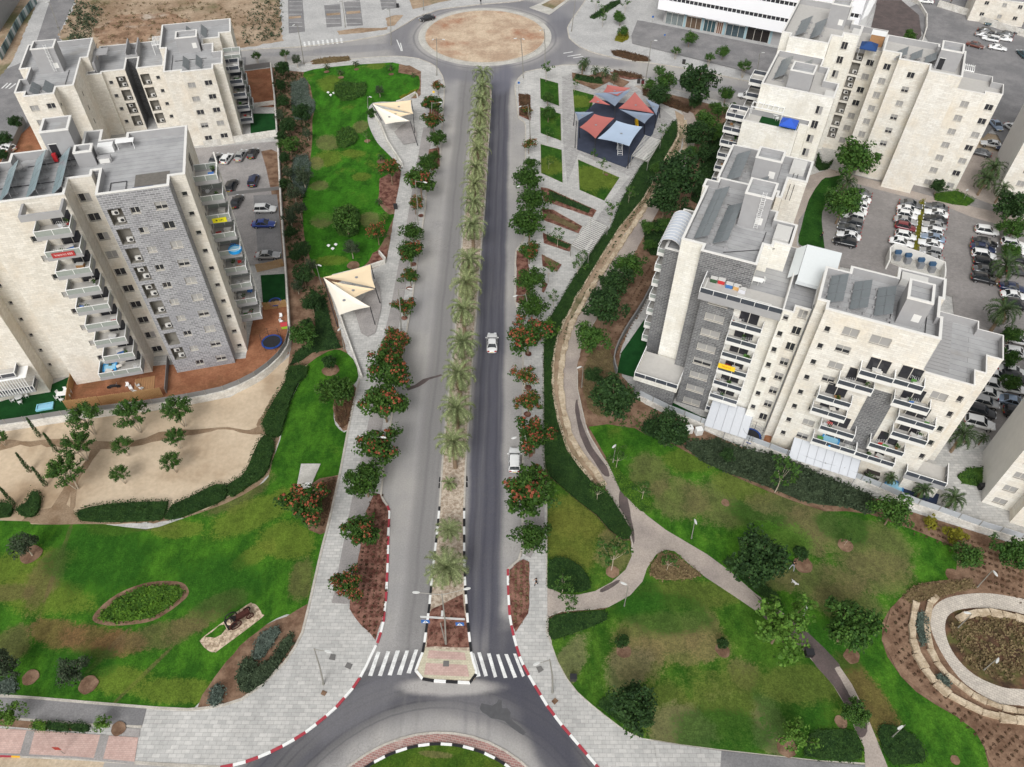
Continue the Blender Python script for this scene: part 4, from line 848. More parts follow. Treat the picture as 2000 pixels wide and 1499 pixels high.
L1.block([(-1.9,1.9),(0,1.9),(0,0),(5.6,0),(5.6,2.7),(8.9,2.7),(8.9,15),(10.3,15),(10.3,24.5),(-2.7,24),(-2.7,12.5),(-.7,12.5),(-.7,7.6),(-1.9,7.6)],17,0,'cream')
L1.block([(25.8,4.3),(29.2,4.3),(29.2,3.4),(35.6,3.4),(35.6,5.4),(37.5,5.4),(37.5,11.4),(35.6,11.4),(35.6,15.7),(33.4,15.7),(33.4,18.4),(36.9,18.4),(36.9,20.7),(39.3,20.7),(39.3,27.8),(24.5,27.8),(24.5,15.7),(25.8,15.7)],17,0,'cream')
L1.block([(8.9,13.4),(12,13.4),(12,14.2),(16.6,14.2),(16.6,19.6),(18.9,19.6),(18.9,14.2),(24.5,14.2),(24.5,27),(10.3,27),(10.3,15),(8.9,15)],14,0,'cream',{3:'dgrey',4:'dgrey',5:'dgrey'})
L1.build()
stair_tower(L1,1.2,5.6,11.6,15.5,15.9,21,'p',True); stair_tower(L1,28.4,32.8,14.6,18.0,15.9,19.2,'p')
b=B(); b.box(-.0,.2,13.8,26.5,14,16.4); b.v=[]; b.f=[]; b.mi=[]; b.uv=[]
b.box(16.5,16.75,19.7,26.9,12.9,15.2,0); b.box(18.7,18.95,19.7,26.9,12.9,15.2,0); b.box(16.75,18.7,19.62,19.8,12.9,14.6,0); b.link('party_wall',M['render'],L1.t)
for u in (1.0,3.4): solar(L1,u,u+1.2,1.2,5.5,15.9,1.5,2,'panel',True)
for u in (29.6,32.2): solar(L1,u,u+1.0,5.4,10.2,15.9,1.5,2,'panel',True)
for u in (29.8,33.0): solar(L1,u,u+1.0,20.2,25.5,15.9,1.5,2,'panel',True)
roof_bits(L1,[((6.6,4),(6.6,12)),((27,6),(27,14)),((27.5,11),(34,11)),((10.8,20),(10.8,24))],15.9)
pergola(L1,22.0,24.2,22.2,26.4,15.2)
for k in range(5):
    z=1.5+2.95*k; balcony(L1,37.51 if k<4 else 36.0,40.2,9.0,12.8,z+.2,1.1,'railglass',.3,'render',edge='u+'); clut.append((L1,37.7,40,9.2,12.6,z+.2))
    balcony(L1,36.9,40.6,14.5,18.3,z+.2,1.1,'railglass2',.3,'render',edge='u+')
b=B(); b.box(10.4,10.9,15.2,19,12.9,15.6,0); b.box(10.3,13.2,18.8,22,15.5,15.7,0); b.link('penthouse_canopy',M['render'],L1.t)
# ---- grey and pale building on the right -----------------------------------
R2=Bld('apartment_building','pale stone apartment block with stacked balconies and a white awning on its terrace','building',(1598,583),27,-23.2,'apartment buildings')
px8=lambda a,b_:(1400+a/3.332,400+b_/3.332)
px7=lambda a,b_:(1000+a/3.332,400+b_/3.332)
F0=-1.6
# front of the right wing, plane v=F0
for p,n,w,h,kd in (((870,832),2,2.0,1.35,'s'),((1063,888),2,2.3,1.35,'s'),((820,942),7,1.7,1.2,'hs'),((725,813),9,.75,1.0,'g')): pass
R2.col(('v',-1.6),px8(1063,888),1,2.4,1.4,3.0,'s'); R2.col(('v',-1.6),px8(870,832),1,1.9,1.4,3.0,'s'); R2.col(('v',-1.6),px8(820,942),2,1.8,1.2,3,'hs')
R2.col(('v',-1.6),px8(725,1137),5,1.6,1.2,3.0,'sh'); R2.col(('v',-1.6),px8(718,812),9,.7,.95,2.95,'g'); R2.col(('v',-.2),px8(448,735),9,.7,.95,2.95,'g')
R2.col(('v',1.2),px8(558,715),8,1.15,1.45,2.95,'hgs'); R2.col(('v',1.2),px8(640,737),8,1.35,1.5,2.95,'s'); R2.col(('v',1.2),px8(330,800),8,1.2,1.2,2.95,'sgh')
R2.col(('v',-1.2),px8(1507,1150),1,1.9,1.3,3.0,'s'); R2.col(('v',-1.2),px8(1445,1248),1,1.9,1.3,3.0,'s'); R2.col(('v',-1.2),px8(1650,1163),6,.65,1.1,2.95,'g')
R2.col(('v',-1.6),px8(1297,1140),1,2.4,2.4,3,'g')
# grey left front, plane v=1.5
R2.col(('v',.9),px7(1345,635),8,2.6,1.25,2.9,'ssghs')
R2.col(('u',-13.9),px7(1235,608),6,.8,1.1,2.9,'g')
R2.block([(-13.9,.9),(-9.4,.9),(-9.4,1.4),(-5.1,1.4),(-5.1,1.2),(-3.5,1.2),(-3.5,15),(-13.9,15)],22.9,0,'white',{0:'dgrey',1:'dgrey'},par=.25,copw=.12,deck='tiles')
R2.block([(-3.5,-.2),(-2.1,-.2),(-2.1,1.2),(0,1.2),(0,14),(-3.5,14)],24.0,0,'cream2',{0:'white'},par=1.1,copw=.15,deck='tiles')
R2.block([(0,1.2),(0,-.2),(1.15,-.2),(1.15,-1.6),(14.4,-1.6),(14.4,2.6),(14.0,2.6),(14.0,6.2),(14.45,6.2),(14.45,10.4),(8.7,10.4),(8.7,8.2),(3.0,8.2),(3.0,6.8),(0,6.8)],27,0,'cream2')
R2.block([(14.4,-1.2),(20.5,-1.2),(20.5,1.6),(21.8,1.6),(21.8,5),(23.7,5),(23.7,9.8),(20.7,9.8),(20.7,11.4),(14.45,11.4),(14.45,6.2),(14.4,6.2)],21.2,0,'cream2',{},par=1.1,copw=.12,deck='tiles')
R2.block([(-18.7,4.9),(-15.7,4.9),(-15.7,3.5),(-8.3,3.5),(-8.3,8.2),(-7.1,8.2),(-7.1,9.3),(-4.9,9.3),(-4.9,14.4),(-7.9,14.4),(-7.9,16.5),(-9.1,16.5),(-9.1,21.6),(-17.5,21.6),(-17.5,20.5),(-19.2,20.5),(-19.2,18.5),(-18.7,18.5)],27,0,'white',{2:'dgrey'})
R2.block([(-17.8,21.6),(-8.9,21.6),(-8.9,20.3),(-8.1,20.3),(-8.1,25.8),(-5.4,25.8),(-5.4,31.9),(-17.8,31.9)],26.9,0,'cream2')
R2.block([(-21.2,8),(-18.7,8),(-18.7,18.4),(-21.2,18.4)],22.5,0,'dgrey',par=.6)
R2.build()
stair_tower(R2,9.4,12.3,.6,4.4,25.9,30,'p'); stair_tower(R2,-12.7,-9.0,12.6,16.6,25.9,31.2,'p',True); stair_tower(R2,-13.4,-9.6,25.0,28.2,25.8,29.6,'p')
for u in (1.0,3.9,6.8): solar(R2,u,u+1.9,.4,6.2,25.9,1.4,3)
for u,a,b_ in ((-17.4,6.6,19.5),(-14.8,6.6,16.2)): solar(R2,u,u+1.9,a,b_,25.9,1.5,4)
solar(R2,-16.6,-14.7,22.6,30.8,25.8,1.5,4); solar(R2,-12.4,-10.8,22.4,24.8,25.8,1.4,2)
roof_bits(R2,[((-15,16.8),(-13,16.9)),((-13,5.6),(-6.8,9.2)),((-8.6,12.5),(-8.6,8.5)),((-7.6,21.5),(-7.6,31)),((-7.0,21.5),(-7.0,31)),((8.8,-.8),(8.8,4)),((12.9,-1),(12.9,4)),((1,-.9),(8,-.9))],25.9)
for q in ((-7.5,-5.4,10.2,13.6,25.9,27.05),(-8.3,-6.2,29.0,31.5,25.8,26.95),(9.2,12.4,8.4,10.0,25.9,26.9)): b=B(); b.box(*q); b.link('water_tank_cover',M['acw'],R2.t)
# awning, terrace furniture shade, pergola frame
b=B(); b.quad((-2.9,6.0,24.2),(1.7,6.0,24.2),(1.7,12.6,25.6),(-2.9,12.6,25.6),0); b.quad((-2.9,12.6,25.55),(1.7,12.6,25.55),(1.7,6.0,24.15),(-2.9,6.0,24.15),0); b.quad((-2.95,5.98,23.7),(1.7,5.98,23.7),(1.7,5.98,24.2),(-2.95,5.98,24.2),0); b.quad((-4.1,7.2,23.4),(-2.95,7.2,24.4),(-2.95,12.5,25.6),(-4.1,12.5,24.6),0)
b.box(-2.9,-2.8,6.05,6.15,22.7,24.1,1); b.box(1.5,1.6,6.05,6.15,22.7,24.1,1); b.link('awning',[plain('white_canvas',(.66,.69,.69),.8,.04),M['rail']],R2.t)
balcony(R2,-14.3,-3.4,-.2,3.5,22.9,1.1,'railglass',.9,'render',deck='tiles')
b=B(); 
for i,(x,y) in enumerate(((-21.5,9),(-21.5,13),(-21.5,17))): pass
rr=[]
for i in range(13):
    a=PI*i/12; rr.append((-20.6-1.6*math.cos(a),22.7+1.6*math.sin(a)*.9))
for i in range(12):
    b.quad((rr[i][0],8.0,rr[i][1]),(rr[i][0],15.5,rr[i][1]),(rr[i+1][0],15.5,rr[i+1][1]),(rr[i+1][0],8.0,rr[i+1][1]),0); b.quad((rr[i+1][0],8.0,rr[i+1][1]-.05),(rr[i+1][0],15.5,rr[i+1][1]-.05),(rr[i][0],15.5,rr[i][1]-.05),(rr[i][0],8.0,rr[i][1]-.05),0)
for q in range(11): 
    for i in range(12): b.tube((rr[i][0],8.0+q*.75,rr[i][1]+.03),(rr[i+1][0],8.0+q*.75,rr[i+1][1]+.03),.035,n=4,mi=1)
b.link('vaulted_canopy',[plain('polycarbonate',srgb(196,202,212),.35,.05),M['coping']],R2.t)
for k in range(7):
    z=18.9-2.9*k
    if z<1: break
    balcony(R2,-9.3,-5.1,-.3,1.39,z,1.05,'railglass',.3,'coping'); clut.append((R2,-9.2,-5.2,-.1,1.3,z)); door_opening(R2,-7.2,1.4,z,2.6)
    balcony(R2,-22.4,-21.21,9.2,13.2,z+1.4,1.05,'railglass2',.3,'coping',edge='u-'); 
vb=-3.4
for lst,u_,n_ in ((((905,1130),(1135,1180)),None,0),(((1130,1180),(1325,1240)),None,0),(((770,1185),(1000,1250)),None,0),(((640,1275),(855,1345)),None,0),(((600,1360),(825,1425)),None,0),(((1125,1310),(1365,1375)),None,0),(((1155,1420),(1400,1490)),None,0),(((655,1475),(880,1545)),None,0),(((600,1565),(890,1635)),None,0),(((1120,1511),(1345,1592)),None,0),(((970,1590),(1200,1655)),None,0),(((880,1650),(1140,1722)),None,0)):
    (ua,za),(ub,zb)=R2.onv(px8(*lst[0]),vb),R2.onv(px8(*lst[1]),vb); z=(za+zb)/2+.32
    z=max(1.2,z); balcony(R2,ua,ub,vb,-1.61,z,1.05,'railglass',.3,'coping'); clut.append((R2,ua+.1,ub-.1,vb+.2,-1.7,z)); door_opening(R2,(ua+ub)/2,-1.6,z,min(2.6,ub-ua-.8))
    balcs=1
# dark stone strip between the balconies, low terrace bays, awnings over the gardens
b=B(); (ua,za),(ub,zb)=R2.onv(px8(960,1290),-1.66),R2.onv(px8(1120,1240),-1.66); b.box(ua,ua+3.1,-1.68,-1.61,0,16.5,0); 
for q in b.uv: pass
b.link('stone_strip',M['dgrey'],R2.t)
balcony(R2,18.9,24.2,-2.6,1.2,3.4,1.1,'railglass',.5,'render'); b=B(); b.box(19.2,23.8,-2.3,1.1,0,2.88); b.link('garden_room',M['cream2'],R2.t)
balcony(R2,-20.6,-13.9,-1.6,4.5,5.2,1.1,'railglass',.6,'cream2'); b=B(); b.box(-20.3,-14.2,-1.2,4.8,0,4.55); b.link('ground_storey',M['dgrey'],R2.t)
for (u0,u1,v0,v1,z0,z1) in ((-8.6,-2.4,-3.9,.85,2.2,3.3),(3.9,13.2,-4.6,-1.65,1.9,3.2)):
    b=B(); b.quad((u0,v0,z0),(u1,v0,z0),(u1,v1,z1),(u0,v1,z1),0); b.quad((u0,v1,z1-.05),(u1,v1,z1-.05),(u1,v0,z0-.05),(u0,v0,z0-.05),0)
    n_=int((u1-u0)/1.1)
    for i in range(n_+1): x=u0+(u1-u0)*i/n_; b.tube((x,v0,z0+.03),(x,v1,z1+.03),.03,n=4,mi=1)
    for x in (u0+.1,(u0+u1)/2,u1-.1): b.tube((x,v0+.1,0),(x,v0+.1,z0),.05,n=5,mi=1)
    b.link('garden_awning',[plain('pale_awning',srgb(196,199,204),.5,.06) ,M['rail']],R2.t)
b=B(); b.tube((-.05,1.08,0),(-.05,1.08,25),.12,n=8); b.link('downpipe',M['rail'],R2.t)
# upper terrace screen on the right wing
b=B(); 
for i in range(15): b.box(14.5,17.9,1.0+i*.7,1.62+i*.7,20.16,20.2+.004*(i%2))
b.link('terrace_decking',M['render'],R2.t)
# ---- right, behind ----------------------------------------------------------
R1=Bld('apartment_building','long pale stone apartment block behind, with a blue tent on its lower terrace','building',(1729,85),25,-24.5,'apartment buildings')
g5=lambda a,b_:(1400+a/3.3333,b_/3.3333)
R1.col(('v',1.4),g5(830,300),8,1.2,1.5,2.9,'go'); R1.col(('v',-20.4),g5(665,720),7,1.2,1.6,2.9,'go')
R1.col(('v',2.4),(0,0),8,1.7,2.4,2.85,depth=1.0,ac=True,p=(-3.9,21.0)); R1.col(('v',2.4),g5(997,412),8,1.4,1.25,2.85,'ssg')
R1.col(('v',-3.3),g5(1107,438),7,1.3,1.25,2.85,'ssg'); R1.col(('v',-3.3),(0,0),7,1.9,2.4,2.85,depth=1.0,ac=True,p=(2.15,19.4)); 
R1.col(('v',-5.8),g5(1262,492),7,1.3,1.15,2.85,'hgs'); R1.col(('v',-4.8),(1883.4,204.2),7,1.4,1.2,2.85,'s'); R1.col(('v',-4.8),(1908,216),7,1.7,2.4,2.85,depth=1.0,ac=True); R1.col(('v',-3.6),(1931,210.6),7,1.4,1.2,2.85,'sg')
R1.block([(-19.2,-3.4),(-17.5,-3.4),(-17.5,-4.9),(-9.9,-4.9),(-9.9,-.7),(-7.9,-.7),(-7.9,1.4),(-5,1.4),(-5,6.4),(-7,6.4),(-7,8.3),(-8.2,8.3),(-8.2,15.2),(-19.2,15.2)],25,0,'white')
R1.block([(-18.8,-20.4),(-5.5,-20.4),(-5.5,-14.3),(-8.2,-14.3),(-8.2,-8.5),(-9.8,-8.5),(-9.8,-4.91),(-18.8,-4.91)],22,0,'white')
R1.block([(-20.0,-25.3),(-9.8,-25.3),(-9.8,-22.3),(-8.3,-22.3),(-8.3,-20.4),(-20.0,-20.4)],16.8,0,'white',par=1.0,copw=.15,deck='tiles')
R1.block([(-5,2.4),(0,2.4),(0,13),(-5,13)],22.4,0,'cream2',par=1.1,copw=.15,deck='tiles')
R1.block([(0,2.4),(0,-3.3),(3.2,-3.3),(3.2,-5.8),(8.7,-5.8),(8.7,-8.5),(14.5,-8.5),(14.5,3.0),(9.7,3.0),(9.7,4.2),(0,4.2)],25,0,'cream2')
R1.block([(14.5,-4.8),(19.8,-4.8),(19.8,-3.6),(22.8,-3.6),(22.8,.8),(20.8,.8),(20.8,3.3),(14.5,3.3)],21.2,0,'cream2',par=1.0,copw=.12,deck='tiles')
R1.build()
stair_tower(R1,-12.0,-8.4,5.2,8.8,23.9,28.6,'p',); stair_tower(R1,-14.4,-10.2,-19.6,-15.8,20.9,25.2,''); stair_tower(R1,9.6,13.4,-4.6,-.6,23.9,27.6,'v')
for u in (-16.8,-13.9): solar(R1,u,u+1.9,-2.6,6,23.9,1.6,3); 
for u in (-17.4,-13.6): solar(R1,u,u+1.9,-16 if u<-15 else -13,-7,20.9,1.6,3)
for u in (2.6,5.2,7.8): solar(R1,u,u+1.7,-4.2,-.6,23.9,1.6,2)
for q in ((-6.6,-5.1,2,4.6,23.9,25),(-7.4,-5.8,-19.8,-17.4,20.9,21.9)): b=B(); b.box(*q); b.link('water_tank_cover',M['acw'],R1.t)
pergola(R1,15.2,17.4,3.4,6,21.5,n=7); pergola(R1,-19.4,-13.4,-22.6,-20.5,18.4,n=7)
for k in range(6):
    z=16-2.85*k; balcony(R1,-23.4,-20.01,-24.2,-20.6,z,1.05,'railglass',.3,'coping',edge='u-'); balcony(R1,-21.8,-18.81,-15,-11,z+3,1.05,'railglass',.3,'coping',edge='u-'); clut.append((R1,-23,-20.2,-24,-20.8,z))
b=B(); b.box(-17.2,-10.1,-25.0,-20.45,15.82,15.84); b.link('terrace_turf',M['turf'],R1.t)
# ---- slices at the right edge ----------------------------------------------
R3=Bld('apartment_building','pale apartment block cut by the right edge with a blank grey side wall','building',(1916,982),0,-23.2,'apartment buildings')
for i,(p) in enumerate(((1.8,25),(6.4,25),(10,25))): R3.col(('v',0 if i==0 else -2.0),(0,0),9,1.6 if i!=1 else .7,1.2,2.95,'s',p=p)
R3.block([(0,0),(3.6,0),(3.6,-2.0),(18,-2.0),(18,9.6),(0,9.6)],28,0,'cream2',{5:'side'}); R3.build()
R4=Bld('apartment_building','pale apartment block with a blank grey side at the upper right edge','building',(1942,384),0,-24.5,'apartment buildings')
R4.col(('v',0),(0,0),7,1.4,1.2,2.85,'sg',p=(3.2,21)); R4.col(('v',0),(0,0),7,1.6,2.4,2.85,depth=1.0,ac=True,p=(6.6,21)); R4.col(('v',0),(0,0),7,1.4,1.2,2.85,'s',p=(9.6,21))
R4.block([(0,0),(16,0),(16,18),(0,18)],25,0,'cream2',{3:'side'}); R4.build()
# ---------------------------------------------------------------- vegetation
ORD=['first','second','third','fourth','fifth','sixth','seventh','eighth','ninth','tenth','eleventh','twelfth','thirteenth','fourteenth','fifteenth','sixteenth','seventeenth','eighteenth','nineteenth','twentieth']
def ordn(i): return ORD[i] if i<20 else ('twenty-'+ORD[i-20] if i<29 else 'thirty-'+ORD[i-30] if i>29 else 'thirtieth')
def leafmat(name,c1,c2,c3=None,tr=.25):
    n=N(name,.7,.2); o=n.obj(); k=n.noise(o,.9,4,.65); f=n.noise(o,6,2,.6,off=3)
    c=n.mix(k.ss(.35,.65),c1,c2)
    if c3: c=n.mix(f.ss(.56,.66)*.8,c,c3)
    c=n.mix(.6,c,n.mix(f.ss(.3,.7),(.6,.6,.6),(1.35,1.35,1.3)),'MULTIPLY')
    r=n.rand(); c=n.mix(.5,c,n.mix(r,(.75,.8,.75),(1.2,1.12,1.05)),'MULTIPLY')
    return n.out(c)
LM={'flame':leafmat('flame_tree_leaves',(.018,.05,.008),(.04,.095,.012),(.07,.12,.02)),
 'blossom':leafmat('orange_blossom',(.20,.05,.028),(.32,.10,.05),(.14,.035,.02)),
 'dark':leafmat('dark_leaves',(.012,.035,.010),(.026,.062,.016),(.05,.10,.022)),
 'mid':leafmat('green_leaves',(.022,.065,.012),(.05,.115,.018),(.085,.15,.026)),
 'light':leafmat('light_green_leaves',(.05,.12,.015),(.10,.20,.028),(.14,.23,.04)),
 'olive':leafmat('olive_leaves',(.028,.045,.024),(.055,.08,.042),(.08,.105,.06)),
 'grey':leafmat('grey_green_leaves',(.06,.085,.07),(.10,.13,.11),(.13,.16,.14)),
 'yellow':leafmat('yellow_leaves',(.16,.15,.012),(.22,.20,.02),(.1,.14,.02)),
 'hedge':leafmat('hedge_leaves',(.012,.038,.008),(.024,.06,.012),(.04,.085,.018)),
 'hedgel':leafmat('ivy_leaves',(.03,.085,.010),(.065,.15,.014),(.13,.22,.02)),
 'palm':leafmat('palm_fronds',(.13,.165,.07),(.21,.25,.115),(.31,.34,.18)),
 'palmd':leafmat('dark_palm_fronds',(.03,.06,.022),(.055,.09,.032),(.08,.11,.045)),
 'straw':leafmat('dry_leaves',(.14,.10,.055),(.20,.15,.08),(.08,.09,.03)),
 'redsh':leafmat('reddish_shrub_leaves',(.07,.04,.025),(.11,.06,.035),(.06,.07,.03))}
M['bark']=plain('bark',srgb(130,112,92),.95,.3,3)
M['barkl']=plain('pale_bark',srgb(176,164,146),.95,.2,3)
def leaves(b,c,r,n,s,rg,up=.35,sq=1.0,mi=0,aniso=None):
    "n leaf-shaped faces spread through a ball of radius r around c"
    c=Vector(c)
    for i in range(n):
        while True:
            d=Vector((rg.uniform(-1,1),rg.uniform(-1,1),rg.uniform(-1,1)))
            if .05<d.length<1: break
        d.normalize(); q=c+Vector((d.x*r,d.y*r,d.z*r*sq))*(rg.random()**.35)
        nn=(d*.7+Vector((rg.uniform(-1,1),rg.uniform(-1,1),rg.uniform(-.3,1)+up))).normalized()
        e=nn.orthogonal().normalized(); e.rotate(Matrix.Rotation(rg.uniform(0,6.28),3,nn)); g=nn.cross(e); w=s*rg.uniform(.6,1.25); l=w*rg.uniform(.9,1.6)
        k=len(b.v); b.v+=[q-e*w*.5,q-g*l*.5+nn*w*.12,q+e*w*.5,q+g*l*.5+nn*w*.12]; b.f.append((k,k+1,k+2,k+3)); b.mi.append(mi); b.uv.append([(0,0)]*4)
def crown(seed,R,H_,clumps,per,leaf,mat,zc,name='crown',blossom=0,flat=1.0,core=.55,spread=1.0,top=None):
    rg=random.Random(seed); b=B(); f=B(); cs=[]
    for i in range(clumps):
        a=rg.uniform(0,2*PI); t=(i+.5)/clumps; el=math.asin(1-1.45*t) if flat==1.0 else math.asin(max(-1,1-1.25*t))
        rr=rg.uniform(.55,.98)*spread; lump=1+.28*math.sin(a*3+seed)+.15*math.sin(a*5+seed*2)
        c=Vector((math.cos(a)*math.cos(el)*R*rr*lump*.86,math.sin(a)*math.cos(el)*R*rr*lump*.86,zc+math.sin(el)*H_*rr))
        cr_=R*rg.uniform(.20,.34); cs.append((c,cr_))
        leaves(b,c,cr_,per,leaf,rg,sq=.75)
        if blossom and rg.random()<blossom*.8 and c.z>zc-.1*H_: leaves(f,c+Vector((0,0,cr_*.35)),cr_*.85,int(per*.55),leaf*.9,rg,sq=.5)
    if core: leaves(b,(0,0,zc-.05*H_),R*core,int(clumps*per*.18),leaf*1.4,rg,sq=H_/R)
    return b.mesh(name,LM[mat]),(f.mesh('blossom',LM['blossom']) if f.v else None),cs
def trunk(cs,zc,r0,seed,mat='bark',stems=1,h0=None):
    rg=random.Random(seed); b=B(); top=Vector((0,0,zc*.62))
    if stems==1: b.poly([(0,0,-.05),(rg.uniform(-.05,.05),rg.uniform(-.05,.05),top.z*.5),tuple(top)],[r0,r0*.8,r0*.65],7)
    else:
        for i in range(stems): a=2*PI*i/stems; b.tube((0.1*math.cos(a),.1*math.sin(a),-.05),(zc*.22*math.cos(a),zc*.22*math.sin(a),zc*.8),r0*.7,r0*.35,6)
    for c,r in cs[::2]:
        m_=top.lerp(c,.5)+Vector((0,0,-.1)); b.poly([tuple(top),tuple(m_),tuple(c)],[r0*.42,r0*.25,r0*.08],5)
    return b.mesh('trunk',M[mat])
TREE={}
def reg(kind,seeds,**k):
    TREE[kind]=[]
    for s_ in seeds:
        cm,bm_,cs=crown(s_,k['R'],k['H'],k['n'],k['per'],k['leaf'],k['mat'],k['zc'],blossom=k.get('bl',0),core=k.get('core',.55),flat=k.get('flat',1.0),spread=k.get('spread',1.0))
        TREE[kind].append((trunk(cs,k['zc'],k['r0'],s_,k.get('bark','bark'),k.get('stems',1)),cm,bm_,k['R'],k['zc']))
reg('flame0',(1,2),R=2.6,H=1.5,n=34,per=52,leaf=.27,mat='flame',zc=3.1,r0=.13,flat=.8)
reg('flame1',(3,4,5),R=2.6,H=1.5,n=34,per=50,leaf=.27,mat='flame',zc=3.1,r0=.13,bl=.28,flat=.8)
reg('flame2',(6,7,8),R=2.6,H=1.5,n=32,per=46,leaf=.27,mat='flame',zc=3.1,r0=.13,bl=.75,flat=.8)
reg('flame3',(9,10),R=2.6,H=1.4,n=26,per=34,leaf=.25,mat='flame',zc=3.1,r0=.11,bl=1.0,flat=.8,core=.3)
reg('dark',(11,12,13),R=2.6,H=2.2,n=46,per=50,leaf=.26,mat='dark',zc=3.4,r0=.15)
reg('mid',(14,15,16),R=2.6,H=2.0,n=42,per=46,leaf=.27,mat='mid',zc=3.3,r0=.14)
reg('light',(17,18,19),R=2.4,H=1.9,n=30,per=30,leaf=.27,mat='light',zc=3.0,r0=.1,core=.3)
reg('young',(20,21,22),R=1.5,H=1.6,n=13,per=20,leaf=.22,mat='mid',zc=2.8,r0=.05,core=0,bark='barkl')
reg('olive',(23,24),R=1.8,H=1.7,n=30,per=50,leaf=.17,mat='olive',zc=2.6,r0=.1,bark='barkl')
reg('ball',(25,26),R=1.0,H=1.0,n=30,per=44,leaf=.14,mat='hedge',zc=1.7,r0=.06,core=.85,spread=.85)
reg('shrub',(27,28),R=1.2,H=.9,n=20,per=30,leaf=.2,mat='mid',zc=.7,r0=.05,core=.8)
reg('greyshrub',(29,30),R=1.0,H=.7,n=20,per=34,leaf=.15,mat='grey',zc=.5,r0=.04,core=.85)
reg('yshrub',(31,32),R=1.0,H=.8,n=20,per=34,leaf=.15,mat='yellow',zc=.6,r0=.04,core=.85)
def brush(seed):
    rg=random.Random(seed); b=B(); cs=[]
    for i in range(46):
        a=rg.uniform(0,2*PI); t=rg.random(); el=math.asin(.95-1.1*t); rr=rg.uniform(.75,1.0)
        d=Vector((math.cos(a)*math.cos(el),math.sin(a)*math.cos(el),math.sin(el)))
        c=Vector((d.x*2.0*rr,d.y*2.0*rr,2.9+d.z*1.6*rr)); cs.append((c*.9+Vector((0,0,.25)),.3))
        for k in range(5): leaves(b,c-d*.18*k+Vector((0,0,.05*(5-k))),.26,12,.16,rg,sq=1.1,up=.6)
    return trunk(cs,2.9,.11,seed,'barkl',3),b.mesh('crown',LM['mid']),None,2.1,2.9
TREE['brush']=[brush(40),brush(41),brush(42)]
def cypress():
    rg=random.Random(50); b=B()
    for i in range(26): z=.3+i*.13; leaves(b,(0,0,z),.34*(1-i/27)**.6+.05,26,.12,rg,sq=1.0,up=.8)
    t=B(); t.tube((0,0,0),(0,0,1.5),.05,.02); return t.mesh('trunk',M['bark']),b.mesh('crown',LM['hedge']),None,.4,1.8
TREE['cypress']=[cypress()]
def palm_meshes(seed,th,R,n,mat,tr=.2,lean=.0):
    rg=random.Random(seed); b=B(); t=B(); d=B()
    pts=[(0,0,-.05),(lean*.3,0,th*.4),(lean,0,th)]
    t.tube(pts[0],pts[1],tr*1.15,tr,10); t.tube(pts[1],pts[2],tr,tr*1.1,10)
    k=.3
    while k<th-.2:
        for q in range(6): a=q*PI/3+k*3; t.box(-.05,.05,-.03,.03,0,.14,0,Matrix.Translation((lean*k/th+math.cos(a)*tr,math.sin(a)*tr,k))@Matrix.Rotation(a,4,'Z'))
        k+=.35
    for i in range(n):
        a=i*2.399+rg.uniform(-.2,.2); u=(i+.5)/n; el0=R_(80-108*u+rg.uniform(-8,8)); L=R*rg.uniform(.92,1.1)*(.92 if u<.2 else 1)
        p=Vector((lean,0,th)); dirh=Vector((math.cos(a),math.sin(a),0)); el=el0; seg=9; pr=None; tgt=b if u<.93 else d
        for s_ in range(seg):
            q=p+(dirh*math.cos(el)+Vector((0,0,math.sin(el))))*(L/seg)
            side=dirh.cross(Vector((0,0,1))); tdir=(q-p).normalized(); up=side.cross(tdir)
            w=.045; k0=len(tgt.v); tgt.v+=[p-side*w,p+side*w,q+side*w*.8,q-side*w*.8]; tgt.f.append((k0,k0+1,k0+2,k0+3)); tgt.mi.append(0); tgt.uv.append([(0,0)]*4)
            if s_>0:
                ll=(.40*math.sin(PI*min(1,(s_+.8)/(seg+1.2)))+.10)*R/2.9
                for sg in (-1,1):
                    for m_ in range(3):
                        o_=p.lerp(q,m_/3+rg.uniform(0,.15)); e=o_+side*sg*ll*.8+tdir*ll*.62+up*(ll*.28+rg.uniform(-.1,.1)); wv=tdir*.05
                        k0=len(tgt.v); tgt.v+=[o_-wv,o_+wv,e]; tgt.f.append((k0,k0+1,k0+2)); tgt.mi.append(0); tgt.uv.append([(0,0)]*3)
            p=q; el-=R_(8+6*u+s_*1.6)
    return t.mesh('trunk',M['bark']),b.mesh('crown',LM[mat]),(d.mesh('dry_fronds',LM['straw']) if d.v else None),R,th
TREE['palm']=[palm_meshes(60+i,4.6,2.8+.15*i,32+3*i,'palm',.22) for i in range(4)]
TREE['palmm']=[palm_meshes(70,1.6,1.7,18,'palm',.18)]
TREE['palmd']=[palm_meshes(71,3.6,2.6,30,'palmd',.18),palm_meshes(72,3.0,2.4,26,'palmd',.16)]
TREE['palms']=[palm_meshes(73,.8,1.5,14,'palmd',.14)]
NAMES={'flame':'flame_tree','dark':'park_tree','mid':'park_tree','light':'park_tree','young':'young_tree','olive':'olive_tree','ball':'clipped_tree','shrub':'shrub','greyshrub':'shrub','yshrub':'shrub','brush':'street_tree','cypress':'cypress','palm':'palm_tree','palmm':'palm_tree','palmd':'palm_tree','palms':'palm_tree'}
CAT={'flame':'tree','shrub':'bush','greyshrub':'bush','yshrub':'bush','cypress':'cypress'}
_n=[0]
